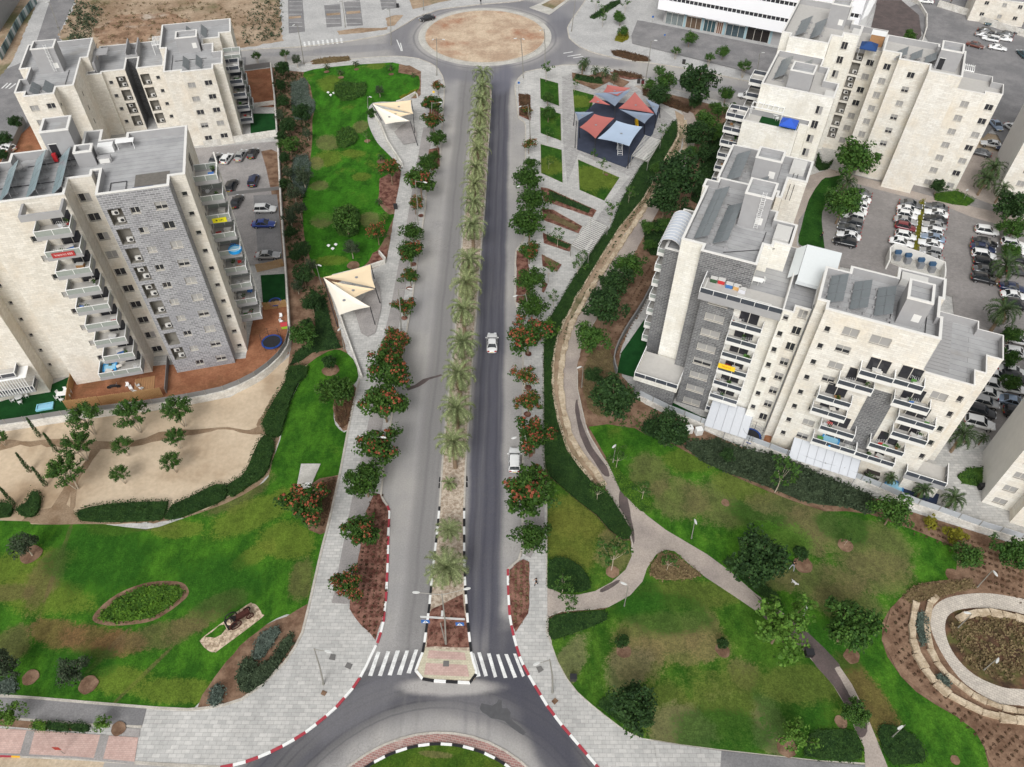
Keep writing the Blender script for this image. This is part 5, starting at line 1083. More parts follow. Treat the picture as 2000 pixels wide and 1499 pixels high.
def tree(kind,px,rpx,label,group=None,zs=1.0):
    rpx*=(1.24 if px[1]<420 else 1.34) if kind.startswith('palm') else (1.2 if kind.startswith('flame') else 1.22); v=TREE[kind]; _n[0]+=1; tm,cm,bm_,R,zc=v[_n[0]%len(v)]
    q=G(px[0],px[1],2.5); w=(G(px[0]+rpx,px[1],2.5)-q).length; s_=w/R
    for _ in range(3):
        zz=zc*s_*zs; q=G(px[0],px[1],zz); s_=(G(px[0]+rpx,px[1],zz)-q).length/R
    base=kind.rstrip('0123'); nm=NAMES[base]
    t=thing(nm,label,CAT.get(base,'palm' if base.startswith('palm') else 'tree'),(q.x,q.y,.12),rnd.uniform(0,6.28),group)
    t.scale=(s_,s_,s_*zs)
    link('trunk' if 'shrub' not in kind else 'stem',tm,t); link('crown' if 'shrub' not in kind else 'foliage',cm,t)
    if bm_: link('blossom' if base=='flame' else 'dry_fronds',bm_,t)
    return t
look={'0':'dark green flame tree','1':'green flame tree with a few orange blooms','2':'flame tree with many orange blooms','3':'small rust-red flame tree'}
FTL=[(855,170,13,3),(846,204,20,1),(846,239,20,2),(853,271,18,0),(848,306,11,0),(833,322,20,0),(821,354,30,1),(810,399,18,3),(806,455,20,0),(800,493,26,1),(801,541,17,1),(788,601,20,2),(771,667,25,2),(758,700,30,2),(761,728,41,1),(749,787,42,1),(737,873,41,1),(713,942,37,0),(704,1038,35,1),(680,1142,30,2)]
for i,(x,y,r,k) in enumerate(FTL): tree('flame%d'%k,(x,y),r,look[str(k)]+' on the left pavement, %s from roundabout'%ordn(i),'flame trees along the left pavement')
FTR=[(1031,216,10,3),(1033,282,15,3),(1037,321,14,0),(1033,352,28,0),(1042,392,29,0),(1034,438,34,0),(1034,493,21,1),(1034,547,28,0),(1040,601,28,0),(1032,655,38,2),(1027,736,26,3),(1033,787,23,2),(1044,855,37,2),(1037,960,52,1),(1040,1052,31,0)]
for i,(x,y,r,k) in enumerate(FTR): tree('flame%d'%k,(x,y),r,look[str(k)]+' on the right pavement, %s from roundabout'%ordn(i),'flame trees along the right pavement')
for x,y,r,k,l in ((763,333,24,3,'rust-red flame tree at the top of the red mulch bed in the north lawn'),(737,455,22,3,'orange flame tree on the north lawn by the pavement'),(659,763,33,0,'dark flame tree on the middle lawn beside the wall end'),(602,987,43,2,'broad flame tree next to the concrete pad')): tree('flame%d'%k,(x,y),r,l)
PT=[(943,147),(941,175),(940,199),(937,229),(936,262),(933,294),(929,330),(926,364),(924.5,399),(923,444),(915.5,511),(911,556),(905,607),(903.5,672),(896,733),(891.5,801),(885.5,866)]
for i,(x,y) in enumerate(PT): tree('palm',(x,y),38*(.62+.38*max(0,(y-140)/720)) if y<860 else 37,'tall date palm in the median, %s from the far roundabout'%ordn(i),'date palms along the median')
tree('palmm',(878,946),16,'small young palm in the median cobbles below the tall row'); tree('palm',(876.5,1036),28,'mid-sized palm between the small palm and the crossing lamp',zs=.55); tree('palm',(872,1110),45,'large spreading palm nearest the zebra crossing',zs=.75)
# street and park trees: kind, photo point, radius, label
TT=[('brush',(167,818),30,'clumpy green tree against the white wall, leftmost of the top three in the sand field'),('brush',(257,813),31,'clumpy green tree against the white wall, middle of the top three in the sand field'),('brush',(347,803),29,'clumpy green tree against the white wall, rightmost of the top three in the sand field'),
('brush',(152,872),28,'clumpy green tree in the sand field with damp soil at its right'),('brush',(129,924),33,'largest clumpy green tree in the sand field above the hedge gap'),('brush',(343,857),20,'green tree in the sand field where the damp rill bends'),('brush',(240,873),19,'small green tree left of the rill bend in the sand field'),('brush',(335,904),20,'small green tree in the middle right of the sand field'),('brush',(235,928),18,'smallest green tree in the pale middle of the sand field'),('brush',(0,857),14,'green tree cut by the left edge under the wall'),
('olive',(46,1066),24,'round grey-green tree with a soil ring on the left lawn'),('olive',(138,1312),27,'olive tree with a soil ring near the bike path'),('olive',(10,1300),28,'olive tree cut by the left edge near the bike path'),('young',(58,1392),0,''),
('light',(18,1396),24,'light green tree in the planting strip at the lower left'),('light',(200,1414),16,'small light green tree beside the clipped strip hedge'),('ball',(643,708),13,'ball-shaped clipped tree at the top of the middle lawn'),('olive',(686,486),15,'small round olive tree on the north lawn above the lower sail'),
('olive',(741,178),8,'slim dark tree on the north lawn left of the upper sail'),('shrub',(725,222),10,'dark bush beside the tip of the upper sail'),
('mid',(592,655),24,'multi-stem green tree beside the curved wall corner'),('dark',(609,594),17,'round dark tree above the ivy slope'),('dark',(593,540),19,'second dark tree above the ivy slope'),('dark',(592,490),16,'dark tree beside the green plastic turf garden'),('olive',(566,425),15,'dark tree level with the blue car'),('olive',(575,378),15,'dark tree level with the white parked jeep'),('olive',(592,345),17,'grey-green tree over the blue-grey shrubs'),('olive',(563,338),10,'slim tree between the wall and the shrubs'),('mid',(565,285),16,'mid green tree next to the wall by the car park'),('dark',(563,247),15,'dark tree by the wall beside the turf yard'),('dark',(590,222),17,'round dark tree amid blue-grey shrubs'),('dark',(552,200),12,'dark tree left of the blue-grey shrubs'),('dark',(552,135),14,'dark tree at the corner of the red yard'),('olive',(579,118),9,'small olive tree by the street corner'),('brush',(556,107),9,'small tree on the street verge left of the corner olive'),('brush',(501,112),9,'small tree on the street verge by the red yard'),('dark',(30,240),12,'dark street tree behind the left blocks, nearer the wall'),('dark',(10,273),13,'dark street tree behind the left blocks above the white car'),('dark',(6,305),11,'lowest dark street tree at the left edge'),
('palms',(638,131),8,'small palm at the top left of the north lawn'),('palms',(695,125),8,'small palm at the top middle of the north lawn'),('palms',(763,132),9,'small palm at the top right of the north lawn'),('palms',(665,142),8,'small palm below the top edge of the north lawn'),('palms',(807,148),7,'small palm in the corner soil of the north lawn'),('palms',(745,308),9,'small palm right of the wall on the north lawn'),('palms',(740,395),9,'small palm above the orange tree'),('young',(716,265),8,'thin young tree in a soil ring on the north lawn'),('light',(750,425),9,'small pale tree at the edge of the mulch'),
('mid',(676,430),26,'big round leafy shrub tree in the lower north lawn'),('shrub',(688,178),0,''),
('shrub',(1206,770),0,''),
('dark',(1320,345),44,'largest dark tree overhanging the footpath bend'),('dark',(1300,392),33,'dark tree overhanging the path below the largest one'),('mid',(1381,240),22,'green tree on the slope beside the path head'),('mid',(1402,215),14,'light green bush tree above the slope hedge'),('dark',(1361,265),26,'dark tree right of the footpath bend'),
('mid',(1231,520),27,'round green tree over the ploughed rows'),('dark',(1200,553),30,'dark green tree beside the path above the lamp'),('dark',(1180,600),38,'large dark tree leaning over the footpath'),('mid',(1155,662),30,'green tree at the edge of the dry groundcover'),('dark',(1200,776),42,'big dark tree next to the low grey balcony'),('dark',(1307,838),34,'dark tree in front of the white meter boxes'),
('mid',(1266,445),14,'small tree with thin stem on the slope by the path'),('young',(1130,515),14,'slender young tree on the hedge slope, upper one'),('young',(1082,580),12,'slender young tree at the plaza foot'),('young',(1195,410),14,'young tree by the upper bench pergola'),('young',(1138,500),10,'thin young tree below the lower pergola'),('young',(1090,460),13,'thin tree between the mulch strips'),('young',(1072,528),14,'young tree right of the pavement, above the plaza foot'),('light',(1070,640),18,'pale green tree squeezed behind the wide orange flame tree'),
('young',(1230,378),12,'young tree on the hedge slope right of the grass panels'),('young',(1180,322),10,'young tree on the last grass panel'),('young',(1160,300),7,'small young tree at the playground edge'),('young',(1296,255),10,'young tree on the plaza by the blue-grey sail'),
('young',(1067,135),12,'small tree with ball tufts at the top of the plaza'),('mid',(1070,192),11,'small dense tree between the first two grass panels'),('mid',(1071,222),13,'small dense tree on the second grass panel'),('young',(1070,262),9,'thin tree at the foot of the second grass panel'),('young',(1072,318),7,'tiny tree on the third grass panel'),('young',(1123,163),8,'small tree at the plaza by the palms'),
('dark',(1362,165),34,'broad dark street tree covering a parked car'),('mid',(1300,160),20,'tall green tree above the planted slope'),('dark',(1288,190),20,'dark green tree right of the playground sails'),('mid',(1268,167),11,'small tree near the plaza bin'),('brush',(1288,140),11,'small street tree by the kerb right of the palms'),('mid',(1418,185),14,'round green street tree near the white pickup'),('dark',(1358,200),13,'dark tree on the planted slope above the path'),
('mid',(1433,206),5,'tiny clipped bush near the white pickup'),
('brush',(1320,102),9,'small street tree on the verge, leftmost of three'),('brush',(1386,115),10,'small street tree on the verge, middle of three'),('brush',(1454,132),13,'dark street tree on the verge, rightmost of three'),('mid',(1413,103),11,'light green tree between the bays and verge'),('mid',(1347,76),12,'round dark green tree in the shop car park'),
('mid',(1207,30),8,'small tree by the shop plaza bed, upper'),('mid',(1212,38),9,'small tree by the shop plaza bed, lower'),('young',(1180,20),9,'small tree in the plaza planting'),('young',(1178,36),8,'little tree left in the plaza planting'),('mid',(1218,62),9,'yellow-green shrub mass by the shop car park'),('young',(1222,8),8,'small tree at the top of the plaza'),('young',(1165,3),8,'small tree at the plaza top edge'),
('young',(1168,960),16,'thin branched young tree beside the stone terrace'),('young',(1207,893),17,'slender tree in the corner of the east lawn'),('young',(1258,957),16,'two-stem young tree at the edge of the east lawn'),('young',(1200,1082),30,'bare-branched young tree on the bank lawn'),('young',(1100,1138),20,'small tree in the round groundcover by the pavement'),('young',(1112,1180),18,'thin tree over the left clipped bed'),('young',(1307,1098),17,'thin tree in the triangular bed'),
('dark',(1483,1092),50,'big dark tree beside the diagonal footpath'),('light',(1528,1222),56,'largest pale green tree leaning over the footpath'),('mid',(1658,1222),48,'broad green tree on the east lawn by the ring garden'),('dark',(1237,1380),42,'dark green tree over the clipped bed by the pavement'),('light',(1556,1436),30,'bright yellow-green tree at the bottom of the south lawn'),('mid',(1671,1396),24,'small green tree beside the wet part of the path'),
('ball',(1214,1254),13,'clipped ball tree on the south lawn, left one'),('ball',(1411,1258),11,'clipped ball tree on the south lawn, right one'),('ball',(1564,1082),14,'clipped ball tree on the east lawn near the lying person'),('young',(1655,1056),10,'tiny tree in a soil patch on the east lawn'),
('mid',(1745,1000),32,'tangled grey-green tree against the right compound wall'),('mid',(1890,1090),24,'green tree in the soil strip below the yellow bushes'),('mid',(1975,1078),30,'green tree at the right edge below the wall'),('young',(1530,925),30,'bare-topped tree in the shrubs along the wall, middle'),('dark',(1420,890),14,'bare dark tree in the shrubs along the wall, left'),
('yshrub',(1818,1023),14,'yellow round bush by the wall, left one'),('yshrub',(1867,1049),18,'yellow round bush by the wall, right one'),
('mid',(1672,312),36,'green courtyard tree against the rear block'),('mid',(1648,396),34,'green courtyard tree above the parked cars'),('dark',(1610,508),14,'small courtyard tree behind the white awning'),('dark',(1832,365),14,'dark bush at the foot of the rear block'),('dark',(1978,405),30,'big dark tree at the right edge of the court'),('mid',(1980,448),22,'green tree below the big dark one at the right edge'),('mid',(1975,492),15,'small tree between parked cars at the right'),('mid',(1977,655),18,'small tree by the deck corner, uppermost'),('mid',(1973,700),17,'small tree by the deck corner, second'),('mid',(1975,750),16,'small tree by the deck corner, third'),('mid',(1777,70),11,'tuft of green by the ramp wall'),
('palmd',(1940,330),26,'dark palm between the right blocks, upper'),('palmd',(1925,352),24,'dark palm between the right blocks, left'),('palmd',(1958,370),20,'dark palm between the right blocks, right'),('palmd',(1965,520),30,'palm at the end of the right car row'),('palmd',(1960,608),32,'palm at the bend of the court road'),('palmd',(1655,358),22,'palm half hidden by the courtyard trees'),
('palmd',(1863,975),24,'palm with brown fronds by the garden wall'),('palmd',(1802,958),20,'palm over the dark garden pool'),('palmd',(1880,850),30,'palm in the planted bed by the right block'),('palmd',(1740,935),14,'small palm inside the garden wall, left'),('palmd',(1920,857),12,'small palm beside the round lamp'),('palmd',(1697,935),12,'small garden palm behind the dining table'),
('palmd',(1138,128),12,'plaza palm, leftmost of the group'),('palmd',(1143,122),12,'plaza palm, tallest of the group'),('palmd',(1163,138),11,'plaza palm, third of the group'),('palmd',(1182,141),12,'plaza palm, fourth of the group'),('palmd',(1200,150),10,'plaza palm, rightmost of the group'),
('cypress',(67,838),9,'thin cypress nearest the white wall'),('cypress',(99,866),10,'tallest thin cypress left of the field trees'),('cypress',(51,911),7,'short cypress in the open sand'),('cypress',(85,942),5,'tiny cypress by the hedge gap'),('cypress',(20,977),7,'thin cypress over the left hedge end')]
for k,p,r,l in TT:
    if r and l:
        if k=='cypress':
            t=tree(k,p,r*.55,l,'cypresses in the sand field'); t.scale=(1,1,1.25)
        else: tree(k,p,r,l)
for i,(x,y,r,k) in enumerate(((548,168,11,'dark'),(546,228,10,'olive'),(549,268,11,'dark'),(556,310,10,'dark'),(600,262,9,'olive'),(556,360,11,'dark'),(585,410,13,'olive'),(568,455,12,'dark'),(575,500,12,'dark'),(580,560,12,'olive'),(600,635,12,'dark'),(608,520,11,'olive'))): tree(k,(x,y),r,'small tree in the long soil strip beside the lawn, %s from the street'%ordn(i),'small trees in the long soil strip')
for i,(x,y,r) in enumerate(((1395,262,16),(1378,300,17),(1350,300,14),(1340,420,16),(1300,440,15),(1365,372,14),(1282,330,12),(1160,735,16),(1268,480,11))): tree('dark' if i%2 else 'mid',(x,y),r,'bushy tree on the planted slope right of the footpath, %s from the top'%ordn(i),'bushy trees on the planted slope')
# soil rings
b=B()
def ring_soil(px,r=1.1,mat='soil',name='soil_ring'):
    q=G(px[0],px[1],.2); LAYER[0]+=.0005; rg=random.Random(int(px[0]+px[1])); r*=.85; sheet(name,[(q.x+r*.85*rg.uniform(.94,1.06)*math.cos(a),q.y+r*.85*rg.uniform(.94,1.06)*math.sin(a)) for a in [2*PI*i/16 for i in range(16)]],M[mat],z=LAYER[0],th=.02,world=True,smooth=2,jag=.08)
for p,r in (((61,1083),1.9),((173,1338),1.5),((60,1324),1.3),((588,302),1.2),((717,276),1.0),((744,316),1.2),((638,141),.9),((696,136),.9),((764,146),.9),((666,152),1.0),((646,724),1.9),((690,519),1.6),((1218,1272),1.2),((1411,1272),1.2),((1569,1104),1.7),((1417,983),.8),((1651,1066),1.4),((1860,1124),1.3),((1663,1282),1.3),((1865,1485),.7),((1536,1460),1.5),((1642,1411),1.0),((1226,409),.9),((1196,1118),1.2),((232,1424),1.1),((1184,342),.6)): ring_soil(p,r)
for p in ((822,422),(807,517),(799,564),(789,622),(1032,692),(1031,758),(1031,810),(1033,888)): ring_soil(p,.75,'mulch','tree_pit')
# hedges and beds of leafy plants
def hedge(px,h,label,mat='hedge',leaf=.16,dens=26,cat='hedge',z0=.12,rough=.14,group=None,smooth=0,name='hedge'):
    pts=[P2(p,h*.6) for p in px]
    if smooth: pts=[tuple(p)[:2] for p in cr([(a,b_,0) for a,b_ in pts],smooth)]
    rg=random.Random(len(px)*7+int(px[0][0])); b=B(); n=len(pts)
    area=abs(sum(pts[i][0]*pts[(i+1)%n][1]-pts[(i+1)%n][0]*pts[i][1] for i in range(n)))/2
    inn=inset_poly(pts,.12); 
    b.prism(inn,z0-.1,z0+h*.5,0)
    xs=[p[0] for p in pts]; ys=[p[1] for p in pts]
    tri=[[Vector((pts[i][0],pts[i][1])) for i in t] for t in tessellate_polygon([[Vector((p[0],p[1],0)) for p in pts]])]
    ar=[abs((t[1]-t[0]).cross(t[2]-t[0]))/2 for t in tri]; tot=sum(ar)
    N_=int(min(area*dens*1.35,30000))
    for k in range(N_):
        t=rg.choices(tri,ar)[0] if len(tri)<8 else tri[_pick(ar,tot,rg)]
        r1=math.sqrt(rg.random()); r2=rg.random(); q=t[0]*(1-r1)+t[1]*(r1*(1-r2))+t[2]*(r1*r2)
        hh=z0+h*(.74+.55*mnoise.noise(Vector((q.x*.9,q.y*.9,h)))+.3*mnoise.noise(Vector((q.x*2.6,q.y*2.6,h)))+rg.uniform(-.08,.28))
        leaves(b,(q.x,q.y,hh),rough,1,leaf,rg)
    for i in range(n):
        a=Vector(pts[i]); c=Vector(pts[(i+1)%n]); L=(c-a).length
        for k in range(int(L*h*dens*.8)):
            q=a.lerp(c,rg.random()); o2=.22*mnoise.noise(Vector((q.x*1.3,q.y*1.3,9))); leaves(b,(q.x+o2,q.y+o2,z0+rg.uniform(0,h*.9)),rough*1.6,1,leaf,rg)
    o=b.link(name,LM[mat]); tag(o,label,cat,group); return o
def _pick(ar,tot,rg):
    x=rg.random()*tot
    for i,a in enumerate(ar):
        x-=a
        if x<=0: return i
    return len(ar)-1
hedge([(150,1009),(155,995),(220,982),(320,978),(328,980),(322,1000),(310,1014),(220,1018),(160,1016)],1.1,'dark green hedge along the sand field, lower left section',smooth=2)
hedge([(326,1000),(335,985),(370,970),(420,945),(445,950),(440,972),(400,990),(350,1010),(318,1012)],1.1,'dark green hedge along the sand field, middle section',smooth=2)
hedge([(445,965),(440,948),(470,930),(485,905),(500,870),(515,850),(535,858),(532,890),(518,925),(490,945),(455,968)],1.1,'dark green hedge along the sand field, section with a dry corner',smooth=2)
hedge([(514,835),(512,820),(540,770),(555,745),(565,715),(600,715),(597,735),(583,745),(565,790),(552,835),(545,850),(520,850)],1.1,'dark green hedge climbing beside the middle lawn',smooth=2)
hedge([(28,995),(50,980),(62,958),(78,965),(78,985),(68,1005),(45,1008)],1.1,'dark hedge clump right of the gap at the far left',smooth=2); hedge([(-30,985),(10,980),(25,990),(15,1008),(-30,1008)],1.1,'dark hedge clump at the left photo edge',smooth=2)
M['ivysl']=M['hedgefloor']
hedge([(602,560),(625,575),(638,590),(650,640),(668,680),(640,685),(610,690),(590,705),(565,715),(575,690),(600,670),(615,640),(612,600)],.35,'dark ivy slope beside the lower shade sail','dark',.2,16,'ground cover',smooth=1)
hedge([(192,1212),(198,1195),(235,1165),(280,1146),(320,1142),(350,1144),(360,1158),(345,1175),(325,1190),(295,1208),(255,1214),(215,1216)],.5,'oval bed of bright green leafy plants on the left lawn','hedgel',.24,20,'flower bed',smooth=1,name='plant_bed')
hedge([(690,162),(714,162),(716,172),(712,185),(690,194),(668,196),(655,185),(653,168),(665,160)],.8,'leafy green bed in the upper north lawn','mid',.25,18,'flower bed',smooth=1,name='plant_bed')
hedge([(660,258),(672,250),(690,252),(700,268),(692,280),(672,288),(657,282)],.9,'small leafy bed on the north lawn above a soil ring','mid',.25,20,'flower bed',smooth=1,name='plant_bed')
hedge([(650,425),(655,412),(675,405),(700,408),(702,430),(700,455),(680,462),(658,455)],.9,'round leafy bed in the lower north lawn','mid',.25,20,'flower bed',smooth=1,name='plant_bed')
hedge([(568,163),(595,153),(602,165),(603,185),(615,200),(615,215),(600,235),(575,233),(570,210)],.6,'blue-grey shrub bed beside the upper north lawn','grey',.2,22,'bush',smooth=1,name='shrub_bed')
hedge([(574,308),(600,302),(606,320),(604,355),(595,380),(574,372),(568,345)],.6,'blue-grey shrub bed beside the lower north lawn','grey',.2,22,'bush',smooth=1,name='shrub_bed')
hedge([(610,118),(640,113),(682,112),(684,118),(640,124),(612,125)],.4,'yellowish grass tuft bed on the street verge','straw',.2,24,'bush',name='grass_bed')
hedge([(780,190),(800,183),(814,176),(812,186),(798,192),(784,197)],.5,'yellow flowering bed by the end of the upper sail wall','yellow',.2,24,'bush',name='shrub_bed')
hedge([(492,1280),(500,1250),(515,1232),(545,1222),(548,1235),(530,1262),(512,1285),(498,1290)],.8,'blue-green shrub mass at the top of the corner bed','grey',.2,26,'bush',smooth=1,name='shrub_bed')
hedge([(460,1320),(475,1285),(495,1285),(505,1300),(530,1285),(550,1250),(570,1235),(572,1258),(545,1300),(515,1335),(480,1355),(465,1345)],.7,'dark grey shrub mass in the middle of the corner bed','olive',.2,26,'bush',smooth=1,name='shrub_bed')
hedge([(405,1375),(412,1345),(430,1335),(440,1350),(432,1372),(418,1380)],.7,'grey shrub clump at the foot of the corner bed','grey',.2,26,'bush',smooth=1,name='shrub_bed')
hedge([(-20,1350),(0,1330),(25,1320),(33,1340),(30,1354),(0,1356)],.7,'grey-green shrub clump at the left edge near the bike path','grey',.2,26,'bush',smooth=1,name='shrub_bed')
for i,(a,b_) in enumerate(((64,90),(92,132),(138,172))): hedge([(a,1408+i*2),(b_,1410+i*2),(b_,1427+i*1.5),(a,1425+i*1.5)],.7,'clipped olive hedge in the planting strip, %s from the left'%ordn(i),'hedgel' if i==0 else 'hedge',.13,40,smooth=2)
hedge(HB,.8,'long dark clipped hedge on the slope beside the stone terrace','hedge',.15,22)
hedge([(1068,1150),(1070,1096),(1085,1088),(1110,1090),(1135,1105),(1152,1128),(1156,1150),(1135,1158),(1100,1157)],.6,'rounded clipped bed by the pavement above the footpath mouth','hedge',.13,30,smooth=1)
hedge([(1070,1225),(1070,1210),(1085,1200),(1120,1196),(1180,1192),(1188,1200),(1186,1212),(1150,1228),(1110,1242),(1080,1252),(1070,1240)],.6,'rounded clipped bed below the footpath mouth','hedge',.13,30,smooth=1)
hedge([(1165,1380),(1175,1362),(1195,1358),(1215,1375),(1250,1420),(1265,1436),(1240,1432),(1200,1405)],.5,'dark clipped bed under the tree by the lower pavement','hedge',.14,26,smooth=1)
hedge([(1268,1122),(1270,1105),(1285,1082),(1300,1077),(1320,1083),(1345,1102),(1372,1125),(1350,1132),(1310,1135),(1280,1133)],.4,'triangular mixed shrub bed at the path fork','straw',.2,24,'bush',name='shrub_bed'); 
hedge([(1410,1100),(1420,1085),(1440,1095),(1480,1130),(1520,1160),(1530,1185),(1500,1175),(1455,1140)],.45,'dark ground cover bed along the diagonal path','hedge',.15,22,smooth=1)
hedge([(1568,1465),(1580,1432),(1600,1425),(1650,1422),(1672,1430),(1684,1455),(1686,1482),(1660,1489),(1600,1484),(1570,1478)],.6,'rounded clipped bed left of the path at the bottom','hedge',.13,30,smooth=1)
hedge([(1712,1430),(1722,1412),(1745,1415),(1785,1435),(1808,1465),(1810,1488),(1790,1494),(1745,1496),(1725,1470)],.6,'rounded clipped bed right of the path at the bottom','hedge',.13,30,smooth=1)
hedge([(1182,895),(1190,888),(1220,930),(1262,960),(1276,990),(1270,1005),(1250,1000),(1210,960)],.35,'dark ground cover wedge at the corner of the east lawn','hedgel',.15,20,'ground cover',smooth=1,name='plant_bed')
hedge([(1336,872),(1350,860),(1400,858),(1450,875),(1520,890),(1600,925),(1700,965),(1712,1000),(1690,1003),(1660,990),(1600,985),(1560,975),(1500,950),(1430,925),(1380,905)],.9,'long grey-green shrub belt in front of the right compound wall','olive',.28,14,'bush',smooth=1,name='shrub_bed')
hedge([(1250,840),(1262,822),(1290,815),(1340,835),(1345,860),(1330,870),(1300,858),(1265,850)],.9,'dark green shrub belt end near the meter boxes','dark',.26,16,'bush',smooth=1,name='shrub_bed')
hedge([(1258,470),(1262,440),(1290,430),(1310,440),(1325,470),(1300,500),(1270,495)],1.0,'dark green shrub mass beside the vaulted canopy','dark',.26,20,'bush',smooth=1,name='shrub_bed')
hedge([(1365,330),(1385,275),(1420,235),(1445,212),(1440,250),(1412,330),(1390,370),(1368,400),(1350,390)],.9,'dark hedge mass along the long block, upper right of the path','dark',.24,18,'hedge',smooth=1)
hedge([(1140,720),(1150,690),(1185,680),(1200,700),(1205,735),(1235,790),(1220,810),(1170,815),(1148,800),(1138,760)],.3,'dry olive ground cover between path and garden fence','straw',.2,22,'ground cover',smooth=1,name='plant_bed')
hedge([(1762,1165),(1790,1142),(1860,1136),(1898,1132),(1905,1148),(1860,1160),(1815,1172),(1780,1180)],.6,'olive shrub row above the ring garden','straw',.2,26,'bush',smooth=1,name='shrub_bed')
hedge([(1790,1200),(1800,1192),(1812,1210),(1812,1255),(1800,1262),(1790,1235)],.7,'blue-grey shrub between the ring garden stones, upper','grey',.18,30,'bush',smooth=1,name='shrub_bed')
hedge([(1826,1320),(1840,1315),(1858,1335),(1850,1346),(1832,1335)],.7,'blue-grey shrub between the ring garden stones, lower','grey',.18,30,'bush',smooth=1,name='shrub_bed')
hedge([(1125,145),(1150,150),(1175,152),(1178,165),(1150,162),(1122,155)],.4,'dark bed under the plaza palms','dark',.22,22,'bush',name='shrub_bed')
hedge([(1255,172),(1280,178),(1350,210),(1345,222),(1300,205),(1255,185)],.5,'dark clipped shrubs on the slope right of the playground','redsh',.22,22,'bush',name='shrub_bed')
hedge([(1193,100),(1210,98),(1265,112),(1270,120),(1240,119),(1200,108)],.5,'reddish shrub bed on the verge below the shop plaza','redsh',.2,26,'bush',name='shrub_bed')
hedge([(1198,138),(1222,140),(1253,148),(1256,154),(1225,150),(1200,145)],.5,'reddish shrub bed on the verge above the playground','redsh',.2,26,'bush',name='shrub_bed')
hedge([(1151,34),(1195,4),(1210,0),(1212,6),(1175,30),(1160,37)],.5,'green shrub row on the shop plaza, left','dark',.2,24,'bush',name='shrub_bed')
hedge([(1200,78),(1210,62),(1226,60),(1228,75),(1215,82)],.6,'yellow-green bush by the shop car park','yellow',.2,24,'bush',name='shrub_bed')
hedge([(1014,184),(1035,187),(1035,232),(1016,224)],.35,'dry red-brown shrubs in the first right mulch bed','redsh',.2,26,'bush',name='shrub_bed')
for i,q in enumerate((((1072,372),(1155,408),(1150,418),(1072,388)),((1066,412),(1132,444),(1126,452),(1068,426)),((1066,458),(1115,480),(1108,488),(1068,470)),((1062,500),(1092,518),(1085,526),(1064,514)))): hedge(list(q),.3,'strip of low plants in the %s mulch strip right of the pavement'%ordn(i),'dark' if i%2==0 else 'straw',.18,18,'bush',name='shrub_bed')
hedge([(655,778),(688,758),(694,770),(680,828),(668,836),(655,815)],.4,'dark shrubs in the bed under the wall end','redsh',.2,22,'bush',name='shrub_bed')
hedge([(625,945),(655,935),(645,985),(632,1030),(612,1025),(622,985)],.4,'dark red shrubs beside the concrete pad','redsh',.2,22,'bush',name='shrub_bed')
hedge([(1598,300),(1606,318),(1618,320),(1628,312),(1618,330),(1600,332),(1592,322)],.8,'round clipped hedge ring at the block entrance','hedge',.16,30,'hedge',smooth=1)
hedge([(1825,378),(1870,372),(1905,392),(1890,402),(1860,398),(1825,390)],.8,'clipped green hedge along the rear block','hedgel',.16,26,'hedge',smooth=1)
hedge([(1797,395),(1806,390),(1796,470),(1790,500),(1782,498)],.6,'narrow yellow-green hedge between two car rows','yellow',.18,26,'hedge')
hedge([(1890,915),(1930,910),(1945,935),(1930,955),(1880,945),(1868,930)],.4,'planted bed between the right blocks','mid',.25,12,'bush',name='shrub_bed')
# rows of small plants in the mulch, seedlings in the soil: ground cover nobody would count
def tufts(name,px,n,label,mat='redsh',s_=.16,rows=None,ang=0.0,h=.2,leaf=.14,k=5):
    pts=[P2(p,.2) for p in px]; tri=[[Vector((pts[i][0],pts[i][1])) for i in t] for t in tessellate_polygon([[Vector((p[0],p[1],0)) for p in pts]])]
    ar=[abs((t[1]-t[0]).cross(t[2]-t[0]))/2 for t in tri]; tot=sum(ar); rg=random.Random(int(px[0][0]*3+n)); b=B()
    for i in range(n):
        t=tri[_pick(ar,tot,rg)]; r1=math.sqrt(rg.random()); r2=rg.random(); q=t[0]*(1-r1)+t[1]*(r1*(1-r2))+t[2]*(r1*r2)
        if rows:
            u=q.x*math.cos(ang)+q.y*math.sin(ang); v=-q.x*math.sin(ang)+q.y*math.cos(ang); v=round(v/rows)*rows+rg.uniform(-.08,.08); u=round(u/(rows*.8))*rows*.8+rg.uniform(-.1,.1)
            q=Vector((u*math.cos(ang)-v*math.sin(ang),u*math.sin(ang)+v*math.cos(ang)))
        leaves(b,(q.x,q.y,.14+h*.5),s_,k,leaf,rg,sq=.8,up=.7)
    o=b.link(name,LM[mat]); tag(o,label,'ground cover',kind='stuff')
tufts('mulch_plants',RED,420,'dark seedlings in rows on the left mulch bed','redsh',.15,.75,PI/2,.2)
tufts('mulch_plants',[(996,1118),(1022,1094),(1032,1100),(1032,1180),(1008,1228)],200,'seedlings on the right mulch bed','straw',.17,.7,PI/2)
tufts('median_plants',[(846,1192),(900,1166),(912,1240),(916,1262),(836,1262)],110,'seedlings on the median mulch','redsh',.13,.7,0,.15,.1,4)
tufts('slope_plants',[(1240,560),(1285,500),(1300,520),(1262,590),(1222,660),(1205,700),(1190,680),(1225,600)],420,'low plants in rows on the slope beside the fence','redsh',.2,.9,1.1,.25)
tufts('terrace_plants',[(1330,240),(1326,290),(1262,392),(1172,522),(1110,640),(1090,720),(1104,640),(1150,560),(1250,395),(1318,290)],260,'small bushes between the terrace stones','hedge',.2,.0,0,.3,.15,9)
